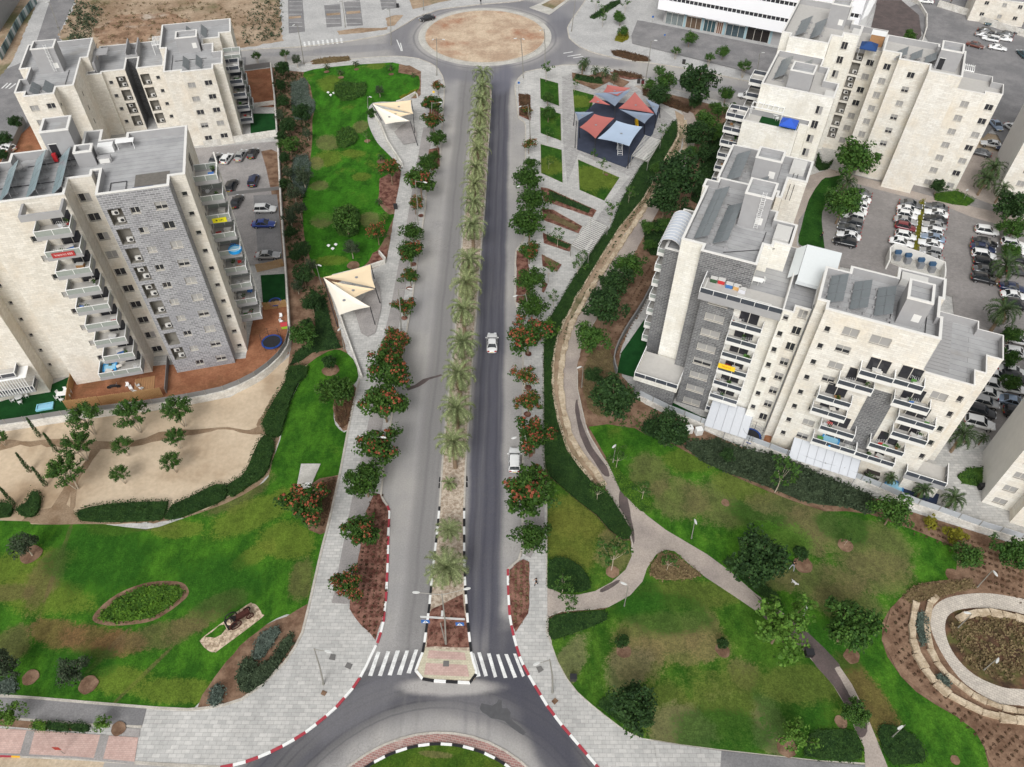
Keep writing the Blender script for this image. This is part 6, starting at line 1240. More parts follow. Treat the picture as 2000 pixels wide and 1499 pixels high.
tufts('soil_plants',[(535,140),(590,143),(600,170),(606,240),(600,330),(590,470),(600,560),(640,560),(640,620),(600,600),(560,480),(545,300)],1500,'scattered low plants in the long soil strip','dark',.34,.0,0,.35,.2,9)
tufts('lot_weeds',[(130,40),(150,0),(200,20),(180,70),(140,100)],170,'weeds on the vacant lot edge','olive',.8,.0,0,.6,.4,10); tufts('lot_weeds',[(500,0),(552,0),(552,76),(480,88),(470,60)],170,'weeds on the vacant lot right side','olive',.7,0,0,.4,.35,8); tufts('lot_weeds',[(100,60),(180,5),(550,5),(540,70),(300,110)],400,'sparse weeds over the vacant lot','straw',.6,0,0,.3,.35,7)
tufts('ring_weeds',[(1852,1225),(1880,1195),(1960,1195),(2040,1240),(2040,1320),(1960,1330),(1890,1300)],500,'dry weeds in the ring garden','straw',.3,0,0,.4,.25,8)
tufts('ring_slope_plants',[(1745,1190),(1770,1180),(1785,1240),(1800,1310),(1860,1370),(1960,1420),(2000,1440),(2000,1490),(1940,1480),(1860,1390),(1750,1290)],420,'dry plant rows on the soil round the ring garden','redsh',.2,.9,.6,.2,.16,5)
tufts('wall_soil_plants',[(1780,1025),(1960,1070),(2000,1090),(2000,1180),(1900,1130),(1880,1090),(1790,1040)],300,'dry plant rows in the soil below the right wall','redsh',.25,.9,-.4,.25,.18,6)
tufts('bed_plants',[(1180,830),(1250,800),(1340,850),(1440,885),(1560,935),(1540,960),(1400,905),(1280,850)],200,'low plants in front of the compound fence','mid',.3,0,0,.3,.2,7)
# ---------------------------------------------------------------- cars
def paintmat(name,c,met=0.0,rough=.28):
    n=N(name,rough,.5); n.b.inputs['Metallic'].default_value=met; n.b.inputs['Coat Weight'].default_value=.6; n.b.inputs['Coat Roughness'].default_value=.08
    k=n.noise(n.obj(),1.4,3,.6); return n.out(n.mix(k,tuple(x*.9 for x in c),tuple(min(1,x*1.06) for x in c)))
CP={'white':paintmat('car_paint_white',(.78,.78,.77)),'silver':paintmat('car_paint_silver',(.42,.42,.42),.4),'grey':paintmat('car_paint_grey',(.12,.125,.13),.3),'black':paintmat('car_paint_black',(.014,.014,.017)),'blue':paintmat('car_paint_blue',(.012,.045,.26)),'navy':paintmat('car_paint_navy',(.015,.025,.07)),'red':paintmat('car_paint_red',(.17,.012,.02)),'pale blue':paintmat('car_paint_pale_blue',(.28,.36,.48),.4),'brown':paintmat('car_paint_brown',(.14,.045,.03)),'teal':paintmat('car_paint_teal',(.02,.06,.075))}
M['cglass']=plain('car_glass',(.02,.024,.028),.06,.2,2,spec=.7)
M['tyre']=plain('tyre_rubber',(.018,.018,.018),.9,.1); M['rim']=plain('alloy_rim',(.4,.4,.41),.35,.1,metal=.7)
M['hl']=plain('headlight_lens',(.7,.72,.74),.1,.05); M['tl']=plain('tail_light_lens',(.35,.015,.015),.2,.1); M['plate']=plain('number_plate',(.75,.55,.06),.6,.05)
def subdiv(me,l=1):
    bm=bmesh.new(); bm.from_mesh(me); bmesh.ops.remove_doubles(bm,verts=bm.verts,dist=.001); bm.to_mesh(me); bm.free()
    o=bpy.data.objects.new('t',me); COL.objects.link(o); md=o.modifiers.new('s','SUBSURF'); md.levels=l; md.render_levels=l
    dg=bpy.context.evaluated_depsgraph_get(); dg.update(); r=bpy.data.meshes.new_from_object(o.evaluated_get(dg)); bpy.data.objects.remove(o)
    r.polygons.foreach_set('use_smooth',[True]*len(r.polygons)); return r
def loft(b,secs,mi=0,closed=True,caps=True):
    n=len(secs[0]); 
    for i in range(len(secs)-1):
        for j in range(n if closed else n-1):
            k=(j+1)%n; b.quad(secs[i][j],secs[i+1][j],secs[i+1][k],secs[i][k],mi)
    if caps: b.face(secs[0],mi); b.face(secs[-1][::-1],mi)
CT={}
def car_type(kind):
    if kind in CT: return CT[kind]
    if kind=='sedan': L=2.28; st=[(-L,.55,.80),(-2.2,.80,.86),(-1.7,.90,.99),(-1.2,.90,1.0),(0,.91,.98),(.85,.91,.95),(1.5,.90,.88),(2.1,.80,.74),(L,.62,.62)]; gh=[(-1.55,.80,.99,.80,1.0),(-.85,.60,1.40,.84,.97),(.05,.62,1.44,.85,.95),(.95,.78,.96,.80,.95)]; roof=(-.86,.06)
    elif kind=='suv': L=2.2; st=[(-L,.62,.85),(-2.12,.86,1.02),(-1.6,.92,1.08),(-.8,.93,1.06),(0,.93,1.04),(.8,.93,1.02),(1.4,.92,.98),(2.0,.82,.86),(L,.66,.7)]; gh=[(-2.08,.76,1.05,.80,1.03),(-1.75,.66,1.58,.84,1.0),(.1,.68,1.64,.86,1.0),(.95,.80,1.04,.82,1.0)]; roof=(-1.76,.12)
    elif kind=='hatch': L=2.0; st=[(-L,.6,.85),(-1.92,.82,.98),(-1.5,.88,1.0),(-.8,.89,1.0),(0,.89,.98),(.8,.89,.95),(1.3,.88,.88),(1.8,.78,.76),(L,.62,.64)]; gh=[(-1.88,.74,.99,.78,1.0),(-1.4,.62,1.44,.82,.97),(.1,.64,1.50,.83,.96),(.9,.76,.97,.78,.95)]; roof=(-1.41,.12)
    else: L=2.55; st=[(-L,.80,.80),(-2.5,.9,1.0),(-1.8,.92,1.02),(-.9,.92,1.02),(0,.92,1.04),(.9,.92,1.02),(1.6,.91,.98),(2.35,.82,.86),(L,.66,.72)]; gh=[(-.35,.76,1.03,.80,1.02),(-.2,.66,1.62,.84,1.0),(.75,.68,1.66,.85,1.0),(1.35,.80,1.04,.82,1.0)]; roof=(-.22,.76)
    b=B(); secs=[]
    for x,w,zt in st:
        zb=.30 if abs(x)<L-.05 else .40
        secs.append([(x,-w*.90,zb),(x,-w,zb+.16),(x,-w,zt*.80),(x,-w*.86,zt),(x,0,zt+.03),(x,w*.86,zt),(x,w,zt*.80),(x,w,zb+.16),(x,w*.90,zb)])
    loft(b,secs)
    body=subdiv(b.mesh('body',CP['white']),1)
    g=B(); (x0,a0,z0,w0,_a0),(x1,r1,z1,w1,_1),(x2,r2,z2,w2,_2),(x3,a3,z3,w3,_3)=gh
    # glass hull: belt line points and roof points
    for s_ in (-1,1):
        bl=[(x0,s_*w0,z0-.03),(x1,s_*w1,_1),(x2,s_*w2,_2),(x3,s_*w3,z3-.03)]; tp=[(x1,s_*r1,z1),(x2,s_*r2,z2)]
        F=[[bl[0],bl[1],tp[0]],[bl[1],bl[2],tp[1],tp[0]],[bl[2],bl[3],tp[1]]]
        for f in F: g.face(f if s_<0 else f[::-1])
    g.quad((x3,-w3,z3-.03),(x3,w3,z3-.03),(x2,r2,z2),(x2,-r2,z2)); g.quad((x0,w0,z0-.03),(x0,-w0,z0-.03),(x1,-r1,z1),(x1,r1,z1))
    glass=g.mesh('window',M['cglass'])
    r=B(); t=.035
    sec=lambda x,w,z:[(x,-w-.03,z-.05),(x,-w*.8,z+.02),(x,0,z+t+.03),(x,w*.8,z+.02),(x,w+.03,z-.05),(x,0,z-.06)]
    loft(r,[sec(x1-.12,r1*.92,z1-.02),sec(x1+.1,r1,z1+.005),sec((x1+x2)/2,(r1+r2)/2,(z1+z2)/2+.02),sec(x2-.08,r2,z2+.005),sec(x2+.12,r2*.93,z2-.03)])
    for s_ in (-1,1):
        r.tube((x2,s_*r2,z2-.01),(x3-.03,s_*(w3-.01),z3),.045,n=5); r.tube((x1,s_*r1,z1-.01),(x0+.04,s_*(w0-.01),z0),.06,n=5); xm=(x1+x2)/2; r.tube((xm,s_*(r1+.015),z1),(xm,s_*(w1+.005),_1),.035,n=5)
    roofm=r.mesh('roof',CP['white'],smooth=True)
    wheels=[]; wb=L*.6
    w=B(); w.tube((0,-.11,0),(0,.11,0),.33,n=20); tyre=w.mesh('tyre',M['tyre']); w=B(); w.tube((0,-.125,0),(0,.125,0),.2,n=12); rim=w.mesh('rim',M['rim'])
    h=B(); h.box(-.10,.05,-.2,.2,-.07,.07); hl=h.mesh('headlight',M['hl']); h=B(); h.box(-.04,.08,-.17,.17,-.09,.09); tl=h.mesh('tail_light',M['tl']); h=B(); h.box(-.01,.01,-.26,.26,-.055,.055); pl=h.mesh('number_plate',M['plate'])
    h=B(); h.box(-.06,.06,-.11,.11,-.07,.07); mir=h.mesh('mirror',CP['white'])
    ex=None
    if kind=='pickup': e=B(); e.box(-2.4,-.45,-.74,.74,1.045,1.055); ex=e.mesh('cargo_bed',M['dark'])
    CT[kind]=(body,glass,roofm,tyre,rim,hl,tl,pl,mir,L,wb,ex,x3); return CT[kind]
def pset(o,m_):
    o.material_slots[0].link='OBJECT'; o.material_slots[0].material=m_
def car(kind,px,ang,colr,label,group=None,z=.12,name='parked_car',cat='car',world=None):
    body,glass,roofm,tyre,rim,hl,tl,pl,mir,L,wb,ex,x3=car_type(kind)
    q=G(px[0],px[1],z+.7)
    t=thing(name if kind!='pickup' else 'pickup_truck',label,cat if kind!='pickup' else 'pickup truck',(q.x,q.y,z),R_(ang),group)
    o=link('body',body,t); pset(o,CP[colr]); link('window',glass,t); o=link('roof',roofm,t); pset(o,CP[colr])
    for sx in (1,-1):
        for sy in (1,-1):
            w=link('tyre',tyre,None,(sx*wb,sy*.80,.33)); w.name='wheel'; w.parent=t; link('rim',rim,w)
    for sy in (1,-1):
        link('headlight',hl,t,(L-.07,sy*.52,.66)); link('tail_light',tl,t,(-L+.03,sy*.58,.80)); o=link('mirror',mir,t,(x3-.12,sy*.98,.98)); pset(o,CP[colr])
    link('number_plate',pl,t,(L+.0,0,.5)); link('number_plate',pl,t,(-L-.0,0,.62))
    if ex: link('cargo_bed',ex,t)
    return t
SH={'w':'white','s':'silver','g':'grey','k':'black','b':'blue','n':'navy','r':'red','p':'pale blue','o':'brown','t':'teal'}
KD={'w':['sedan','hatch','suv'],'s':['sedan','hatch'],'g':['suv','sedan'],'k':['suv','sedan'],'b':['sedan'],'n':['sedan'],'r':['hatch'],'p':['sedan'],'o':['suv'],'t':['sedan']}
def car_row(lst,ang,where,group,z=.18):
    for i,(x,y,c) in enumerate(lst):
        kd=KD[c][(i*7+int(x))%len(KD[c])]
        car(kd,(x,y),ang+rnd.uniform(-2,2),SH[c],'%s %s in the %s, %s from far end'%(SH[c],{'sedan':'saloon car','hatch':'small hatchback','suv':'estate car'}[kd],where,ordn(i)),group,z)
car('sedan',(961,669),91,'white','white saloon car driving on the dark right carriageway',z=0,name='car'); car('suv',(1005,898),90,'white','white estate car parked at the right kerb under an orange flame tree',z=0)
car('sedan',(834,35),205,'black','black saloon car circling the far roundabout',z=0,name='car')
car('pickup',(1462,188),160,'white','white pickup truck parked by the kerb at the long block',z=0); car('hatch',(1346,160),165,'silver','silver car on the street half covered by a broad tree',z=0)
GC='cars parked in the court behind the right block'
car_row([(1681,377,'g'),(1679,388,'w'),(1676,400,'w'),(1671,411,'w'),(1666,423,'w'),(1663,435,'g'),(1659,446,'g'),(1658,460,'w'),(1650,473,'k')],157,'left car row of the court',GC)
car_row([(1779.5,399,'g'),(1775,409.5,'w'),(1772,420,'w'),(1769,431,'s'),(1769,443,'r'),(1769,460,'w'),(1761,473,'w')],-22,'car row left of the narrow hedge',GC)
car_row([(1829,404,'g'),(1829,416,'w'),(1827,428,'k'),(1825,440,'s'),(1821,451,'w'),(1822,464,'p'),(1818,476,'w'),(1818,491,'s'),(1818,503,'s')],158,'row right of the narrow hedge',GC)
car_row([(1928,451,'w'),(1924,473,'k'),(1920,484,'n'),(1922,498,'w'),(1926,513,'k'),(1926,528,'g'),(1922,545,'k')],-18,'right car row of the court',GC)
car_row([(1979,476,'w'),(1984,490,'w'),(1988,506,'k'),(1990,531,'k'),(1978,561,'n'),(1981,577,'w'),(1986,595,'k')],-16,'outer car row beyond the court palms',GC)
car_row([(1990,664,'w'),(1986,688,'w'),(1978,724,'w'),(1983,738,'k'),(1980,758,'w'),(1980,784,'p'),(1990,808,'k')],-20,'row by the deck corner',GC)
car_row([(1944,733,'w'),(1939,751,'w'),(1933,768,'w'),(1926,785,'s'),(1916,803,'k'),(1914,826,'w')],-22,'car row tucked against the right block',GC)
GU='cars parked in the upper right car park'
for x,y,a,c,l in ((1940,46,170,'t','dark teal car alone by the cream houses'),(1927,60,-25,'k','black car near the top of the upper car park'),(1922,68,-20,'s','silver car below the black one in the upper car park'),(1906,88,-35,'o','brown car leftmost in the upper car park'),(1935,76,150,'w','white van-like car in the middle of the upper car park'),(1960,75,155,'w','white car right of centre in the upper car park'),(1949,93,-22,'w','white car lowest in the upper car park'),(1963,66,150,'g','dark grey car at the top of the upper car park'),(1995,63,165,'k','black car cut by the right edge at the top'),(1946,244,-88,'p','pale blue car in a bay by the planter strip'),(1979,250,-70,'w','white car in a bay beside the blank grey wall'),(1937,281,160,'w','white car passing between the right blocks'),(1965,288,170,'n','navy car right behind the white passing one'),(1915,298,150,'g','grey car under the dark palms'),(1808,2,165,'w','white car cut by the top edge'),(1998,105,90,'t','dark car at the right edge beside the upper bays')):
    car('suv' if 'van' in l else 'sedan',(x,y),a,SH[c],l,GU)
GLc='cars parked behind the tall left block'
for x,y,a,c,kd,l in ((443,309,80,'w','hatch','white car at the back of the left compound'),(470,303,84,'s','sedan','silver car between white and black ones in the left compound'),(494,299,86,'k','hatch','black car at the back corner of the left compound'),(495,352,92,'n','suv','navy car with open boot in the left compound'),(452,362,88,'k','suv','dark car half behind the balconies, upper'),(462,393,85,'k','sedan','dark car half behind the balconies, lower'),(421,310,80,'g','sedan','grey car half hidden by the top balcony'),(518,408,2,'w','suv','white estate car in the numbered bays'),(515,437,2,'b','sedan','bright blue saloon car in the numbered bays'),(523,498,3,'s','sedan','silver saloon car lowest in the numbered bays'),(14,288,160,'w','hatch','white car under a tree behind the far left block')):
    car(kd,(x,y),a,SH[c],l,GLc,z=.16)
# bay lines and numbers of the left compound
paint('bay_marking',[[(495,y),(543,y-3)] for y in (385,420,455,468,485,502,515)]+[[(498,383),(504,516)]],z=.25,w=.12)
def ftext(name,txt,px,z,size,rot,mat,parent=None,loc=None,kind=None,ext=.004,tilt=None,align='CENTER'):
    cu=bpy.data.curves.new(name,'FONT'); cu.body=txt; cu.size=size; cu.align_x=align; cu.align_y='CENTER'; cu.extrude=ext
    o=bpy.data.objects.new('t',cu); COL.objects.link(o); dg=bpy.context.evaluated_depsgraph_get(); dg.update()
    me=bpy.data.meshes.new_from_object(o.evaluated_get(dg)); bpy.data.objects.remove(o); me.materials.clear(); me.materials.append(mat)
    o=link(name,me,parent)
    if loc is None: q=G(px[0],px[1],z); o.location=(q.x,q.y,z); o.rotation_euler=(0,0,R_(rot))
    else: o.location=loc; o.rotation_euler=tilt or (0,0,R_(rot))
    if kind: o['kind']=kind
    return o
for t_,x,y in (('18',484,401),('20',512,462),('22',510,472),('23',510,486),('24',478,353)): ftext('bay_number',t_,(x,y),.25,1.3,95,M['paint'],kind='structure')
ftext('ground_lettering','NO PARK',(1882,437),.25,1.7,-25,M['paint'],kind='structure')
# ---------------------------------------------------------------- lamps and signs
M['pole']=plain('lamp_pole_grey',srgb(150,148,140),.5,.1,metal=.3); M['lampw']=plain('lamp_head',srgb(200,201,198),.4,.04)
def hfor(base,top):
    g=G(base[0],base[1],.12); b_=None
    for i in range(20,1400):
        z=i/100; q=G(top[0],top[1],z); d=math.hypot(q.x-g.x,q.y-g.y)
        if b_ is None or d<b_[0]: b_=(d,z)
    return g,b_[1],b_[0]
def lamp(base,top,heads,label,group='street lamps along the avenue',r=.09,bend=True,cat='street lamp'):
    g,z,_=hfor(base,top); z=max(3.0,min(z,12)); q=G(top[0],top[1],z); t=thing('street_lamp',label,cat,(g.x,g.y,.12),0,group)
    d=Vector((q.x-g.x,q.y-g.y,z-.12)); 
    if d.xy.length>1.5: d.xy=d.xy.normalized()*1.5
    b=B(); pts=[(0,0,-.05),(d.x*.45+ (.12 if bend else 0),d.y*.45,d.z*.5),(d.x,d.y,d.z)]
    b.tube(pts[0],(0,0,.5),r*1.7,r*1.5,8); b.poly(pts,[r*1.25,r,r*.7],8); b.link('pole',M['pole'],t,smooth=True)
    for hx,hy in heads:
        h=G(hx,hy,z+.1); e=Vector((h.x-g.x,h.y-g.y,z+.05)); a=B(); a.tube((d.x,d.y,d.z-.25),tuple(e-Vector((0,0,.02))),.045,.035,6); ao=a.link('arm',M['pole'],t)
        dr=(e-d).xy.normalized() if (e-d).xy.length>.01 else Vector((1,0)); hb=B(); m_=Matrix.Translation(e)@Matrix.Rotation(math.atan2(dr.y,dr.x),4,'Z')
        secs=[]
        for k,(x,w,zt) in enumerate(((-.35,.04,.04),(-.2,.12,.07),(.08,.16,.09),(.36,.12,.07),(.48,.04,.03))):
            secs.append([tuple(m_@Vector(v)) for v in ((x,-w,-.03),(x,-w*.7,zt),(x,w*.7,zt),(x,w,-.03))])
        loft(hb,secs); hb.link('lamp_head',M['lampw'],ao,smooth=True)
    return t
lm=[((871,1258),(863,1160),[(814,1158),(911,1151)],'two-armed street lamp standing in the median mulch behind the crossing'),
((727,905),(724,852),[(748,855)],'curved street lamp in front of the large left flame tree'),((783.5,646),(778,565),[(800,565)],'thin street lamp on the left pavement level with the lower sail'),((816.5,440),(811,352),[(830,357)],'street lamp on the left pavement by the mulch bay'),((840.5,258),(843.5,200),[(860,201)],'street lamp on the left pavement beside the upper sail'),
((853,148),(852.5,75),[(846,78),(866,78)],'tall grey mast lamp left of the median head'),((1022,153),(1017,75),[(1007,76),(1022,77)],'tall grey mast lamp right of the median head'),((1064,130),(1063,57),[(1056,60)],'tall slim mast lamp on the right rim of the far roundabout'),((674.6,54),(668,2),[(662,3)],'mast lamp between the two middle bay rows'),((594,126),(580,48),[(574,50)],'mast lamp on the verge left of the north lawn'),((764,88),(761,18),[(754,19)],'mast lamp at the left street mouth of the roundabout'),((827,20),(825,-20),[(830,-20)],'mast lamp cut by the top edge'),((1116,62),(1124,-5),[(1130,-4)],'mast lamp on the shop plaza corner'),((1261,157),(1272,80),[(1280,80)],'mast lamp beside the playground street'),((1471,178),(1484,105),[(1490,104)],'mast lamp beside the white pickup'),((118,68),(96,5),[(92,5)],'mast lamp on the back street behind the far left block'),
((1031.5,897),(1026,851),[(1005,856)],'curved street lamp over the parked white car'),((1034,631),(1026.5,574),[(1007,579)],'curved street lamp on the right pavement above the wide orange tree'),((1034,414),(1028,360),[(1013,365)],'curved street lamp on the right pavement amid green flame trees'),((1035.5,270),(1031,204),[(1016,209)],'curved street lamp by the first right mulch bed'),
((632,1337),(613.5,1267),[(640,1273)],'curved street lamp on the left corner pavement near the crossing'),((1079,1353),(1073.6,1288),[(1049,1297)],'curved street lamp on the right corner pavement near the crossing')]
for b0,t0,h0,l in lm: lamp(b0,t0,h0,l)
pk=[((1350,1053),(1357,1018),[(1358,1019)],'park lamp beside the fork of the footpath'),((1219,1185),(1227,1145),[(1219,1141)],'park lamp on a concrete foot below the path mouth'),((1197,905),(1203,870),[(1200,872)],'park lamp at the corner of the east lawn'),((1186,590),(1194,563),[(1190,564)],'park lamp poking through the trees above the footpath'),((1136,758),(1139,716),[(1132,718)],'park lamp on the right rim of the footpath'),((1567,1208),(1579,1182),[(1576,1186)],'park lamp behind the large pale tree'),((1741,1441),(1768,1416),[(1759,1421)],'park lamp in the clipped bed at the bottom'),((1908,1148),(1938,1115),[(1943,1120)],'park lamp above the ring garden'),((1869,1228),(1898,1200),[(1890,1198)],'park lamp at the rim of the ring garden'),((1920,1310),(1950,1285),[(1948,1290)],'park lamp inside the ring garden'),((627.5,556),(617,517),[(624,519)],'curved park lamp at the tip of the lower sail'),((672.5,683),(665,643),[(663,644)],'curved park lamp at the lower sail wall'),((718.5,212),(718,189),[(723,190)],'park lamp at the tip of the upper sail'),((1913,866),(1940,832),[(1938,836)],'round garden lamp between the right blocks'),((1881,393),(1890,372),[(1889,372)],'white garden lamp by the rear block hedge')]
for b0,t0,h0,l in pk: lamp(b0,t0,h0,l,'park lamps',.06,False,'park lamp')
# crossing gantry
g=G(869,1252,.14); z=4.6; lf=G(821,1206,z); rt=G(908,1211,z)
t=thing('crossing_sign','overhead beam with two blue pedestrian crossing signs on the median pole','sign',(g.x,g.y,.14)); W_=lambda p:(p.x-g.x,p.y-g.y,z-.14)
b=B(); b.tube((0,0,0),(-.25,.1,z),.09,.07,8); b.link('pole',M['pole'],t); b=B(); 
for dz in (0,.28): b.tube((W_(lf)[0],W_(lf)[1],z+dz-.14),(W_(rt)[0],W_(rt)[1],z+dz-.14),.05,n=6)
b.link('beam',M['lampw'],t)
SB=plain('sign_blue',srgb(40,100,170),.5,.05); SW=plain('sign_white',(.8,.8,.8),.5,.03)
for px_ in ((831,1213),(898,1218)):
    c=G(px_[0],px_[1],z-.5); x,y=c.x-g.x,c.y-g.y; y-=.1; b=B(); zc=z-.62; b.box(x-.5,x+.5,y-.02,y+.02,zc-.4,zc+.4,0)
    so_=b.link('sign_board',SB,t); b=B(); b.face([(x-.36,y-.026,zc-.3),(x+.36,y-.026,zc-.3),(x,y-.026,zc+.33)],0)
    f=B(); f.tube((x,y-.03,zc-.02),(x-.1,y-.03,zc-.24),.022,n=4); f.tube((x,y-.03,zc-.02),(x+.1,y-.03,zc-.24),.022,n=4); f.tube((x,y-.03,zc+.1),(x,y-.03,zc-.03),.03,n=4); f.tube((x,y-.03,zc+.15),(x,y-.03,zc+.2),.035,n=5); f.tube((x,y-.03,zc+.07),(x+.1,y-.03,zc-.02),.016,n=4)
    b.link('triangle',SW,so_); f.link('walking_figure',M['dark'],so_)
h=G(864,1200,z+.3); b=B(); x,y=h.x-g.x,h.y-g.y; b.box(x-.14,x+.14,y-.35,y+.35,z+.28,z+.38); b.link('lamp_head',M['lampw'],t)
def post_sign(px,hh,label,colr,w=.5,h=.5,flat=False):
    q=G(px[0],px[1],.14); t=thing('road_sign',label,'sign',(q.x,q.y,.14)); b=B(); b.tube((0,0,0),(0,0,hh),.03,n=6); b.link('post',M['pole'],t); b=B(); b.box(-w/2,w/2,-.05,-.03,hh-h,hh); b.link('sign_board',colr,t)
post_sign((1013,180),2.6,'blue crossing sign at the right kerb by the far roundabout',SB); post_sign((1273,50),2.6,'small blue sign on the shop plaza',SB); post_sign((126,1473),2.4,'red brown sign on a post on the pink pavement',plain('sign_red',srgb(150,45,35),.6,.1),.7,.9); post_sign((1297,78),1.5,'small sign on the far rim of the sand roundabout',SB,.4,.4); post_sign((848,195),2.2,'yellow sign plate by the small red tree',plain('sign_yellow',srgb(240,200,60),.6,.05),.5,.5)
# ---------------------------------------------------------------- sails, pergolas, playground
def sailmat(name,c): n=N(name,.85,.1); k=n.noise(n.obj(),.5,3); m_=n.out(n.mix(k,tuple(x*.93 for x in c),tuple(x*1.04 for x in c))); m_.use_backface_culling=False; return m_
SM={'cream':sailmat('cream_sail',srgb(238,230,214)),'beige':sailmat('beige_sail',srgb(222,202,170)),'red':sailmat('red_sail',srgb(180,108,102)),'blue':sailmat('blue_sail',srgb(172,188,208)),'slate':sailmat('slate_sail',srgb(132,144,162))}
def sail(parent,corners,mat,o,sagk=.10):
    "a stretched fabric triangle or quad between real corner points, edges curved inwards"
    P=[Vector(c)-o for c in corners]; n=8; b=B()
    cen=sum(P,Vector())/len(P)
    rim=[]
    for i in range(len(P)):
        a,c=P[i],P[(i+1)%len(P)]
        for k in range(n): 
            t=k/n; p=a.lerp(c,t); p=p+(cen-p)*(sagk*4*t*(1-t)*.75); rim.append(p)
    rings=[rim]; R_n=5
    for r in range(1,R_n):
        f=1-r/R_n; rings.append([cen+(p-cen)*f+Vector((0,0,-.25*math.sin(PI*r/R_n/1.3)*.8)) for p in rim])
    for r in range(R_n-1):
        for k in range(len(rim)): j=(k+1)%len(rim); b.quad(rings[r][k],rings[r][j],rings[r+1][j],rings[r+1][k])
    cz=cen+Vector((0,0,-.2))
    for k in range(len(rim)): j=(k+1)%len(rim); b.face([rings[-1][k],rings[-1][j],cz])
    b.v+=[];  ob=b.link('sail',mat,parent,smooth=True)
    d=B(); m_=cz+Vector((0,0,.05)); d.tube(tuple(m_),tuple(m_+Vector((0,0,.02))),.28,n=14); d.link('vent_patch',M['rail'],ob)
def mast(parent,base,top,o,r=.09):
    b=B(); b.tube(Vector(base)-o,Vector(top)-o,r,r*.8,8); b.link('mast',M['dark'],parent)
def canopy(label,sails,masts,z,name='shade_sail'):
    o=G(*sails[0][0][0][:2],0); o.z=.12; t=thing(name,label,'shade sail',o)
    for cs,mt in sails: sail(t,[G(c[0],c[1],c[2] if len(c)>2 else z) for c in cs],SM[mt],o)
    for bx,tx in masts:
        tp=G(tx[0],tx[1],tx[2] if len(tx)>2 else z); bs=Vector((G(bx[0],bx[1],.1).x,G(bx[0],bx[1],.1).y,.1)); mast(t,bs,tp,o)
    return t
canopy('cream and beige triangular sails over the upper exercise corner',[([(727,203,4.4),(803,196,5.0),(807,223,3.8)],'beige'),([(735,210,4.2),(804,223,4.0),(779,230,3.3)],'beige'),([(727,203,4.4),(801,237,3.8),(753,243,3.2)],'cream')],[((745,236),(727,203,4.4)),((807,217),(803,196,5.0)),((810,262),(807,223,3.8)),((816,285),(801,237,3.8))],4)
canopy('cream and beige triangular sails over the lower exercise corner',[([(631,542,4.4),(724,517,5.0),(733,563,3.8)],'beige'),([(647,550,4.2),(732,565,4.0),(690,583,3.3)],'beige'),([(631,542,4.4),(723,600,3.8),(663,616,3.2)],'cream')],[((660,640),(631,542,4.4)),((731,545),(724,517,5.0)),((743,594),(733,563,3.8)),((733,636),(723,600,3.8))],4)
for q in ([(784,245),(800,235),(815,260),(812,278),(788,282),(770,258)],[(692,606),(735,548),(742,560),(745,600),(733,650),(718,658),(705,650)]): sheet('exercise_floor',q,M['bike'])
M['wallw']=two('white_wall_plaster',srgb(222,219,212),srgb(200,195,186),.5,3)
def wall(px,h,label,w=.3,mat='wallw',z0=0,name='wall',smooth=0,top=None,cat='wall'):
    pts=[P2(p,.12) for p in px]
    if smooth: pts=[tuple(p)[:2] for p in cr([(a,b_,0) for a,b_ in pts],smooth,False)]
    b=B(); strip(b,pts,w,z0,h,(0,)); 
    if top:
        t=thing(name,label,cat,(0,0,0)); b.link('wall_base',M[mat],t)
        hh,mt,stp=top; f=B(); pp=resample(pts,stp); P_=B()
        for i in range(len(pp)-1):
            a,c=Vector(pp[i]),Vector(pp[i+1]); d=(c-a).normalized(); nn=Vector((-d.y,d.x))*.03; a2,c2=a+d*.06,c-d*.06
            q=[(a2+nn),(c2+nn),(c2-nn),(a2-nn)]
            f.quad((q[3].x,q[3].y,h+.08),(q[2].x,q[2].y,h+.08),(q[2].x,q[2].y,h+hh),(q[3].x,q[3].y,h+hh)); f.quad((q[1].x,q[1].y,h+.08),(q[0].x,q[0].y,h+.08),(q[0].x,q[0].y,h+hh),(q[1].x,q[1].y,h+hh)); f.quad((q[3].x,q[3].y,h+hh),(q[2].x,q[2].y,h+hh),(q[1].x,q[1].y,h+hh),(q[0].x,q[0].y,h+hh))
            P_.box(a.x-.05,a.x+.05,a.y-.05,a.y+.05,h,h+hh+.06)
        f.link('fence_panels',M[mt],t); P_.link('fence_posts',M['pole'],t); return t
    o=b.link(name,M[mat]); tag(o,label,cat); return o
wall([(816,192),(812,186),(783,202),(775,204)],1.0,'short white end wall of the upper sail corner'); wall([(729,224),(745,250),(757,280),(786,325)],1.0,'long white wall beside the upper sail corner')
wall([(741,497),(753,511),(752,515),(706,531),(650,545)],1.0,'short bent white wall above the lower sail corner'); wall([(640,560),(664,620),(685,680),(707,740)],1.0,'long white wall beside the lower sail corner')
M['mesh']=plain('grey_mesh_panel',srgb(128,127,126),.7,.1); M['panelg']=plain('pale_grey_panel',srgb(176,180,184),.6,.06)
wall([(-200,868),(0,843),(150,820),(300,801),(400,784),(450,772),(500,748),(530,726),(555,700),(567,675),(567,650)],1.5,'curved white compound wall with grey mesh fence around the tall left block',.35,smooth=3,top=(1.0,'mesh',2.6),name='compound_wall')
wall([(567,650),(564,600),(561,550),(554,460),(551,417),(545,300),(537,190),(530,131)],1.3,'straight white wall between the left car park and the soil strip',.3,name='compound_wall')
wall([(530,131),(476,138)],1.4,'grey garden fence behind the far left block',.1,'mesh',cat='fence',name='fence'); wall([(538,205),(478,213)],1.2,'low pale wall between the red yard and the turf yard',.2); wall([(541,266),(430,283),(400,288)],1.6,'pale stone wall behind the left car park',.25,'wallw')
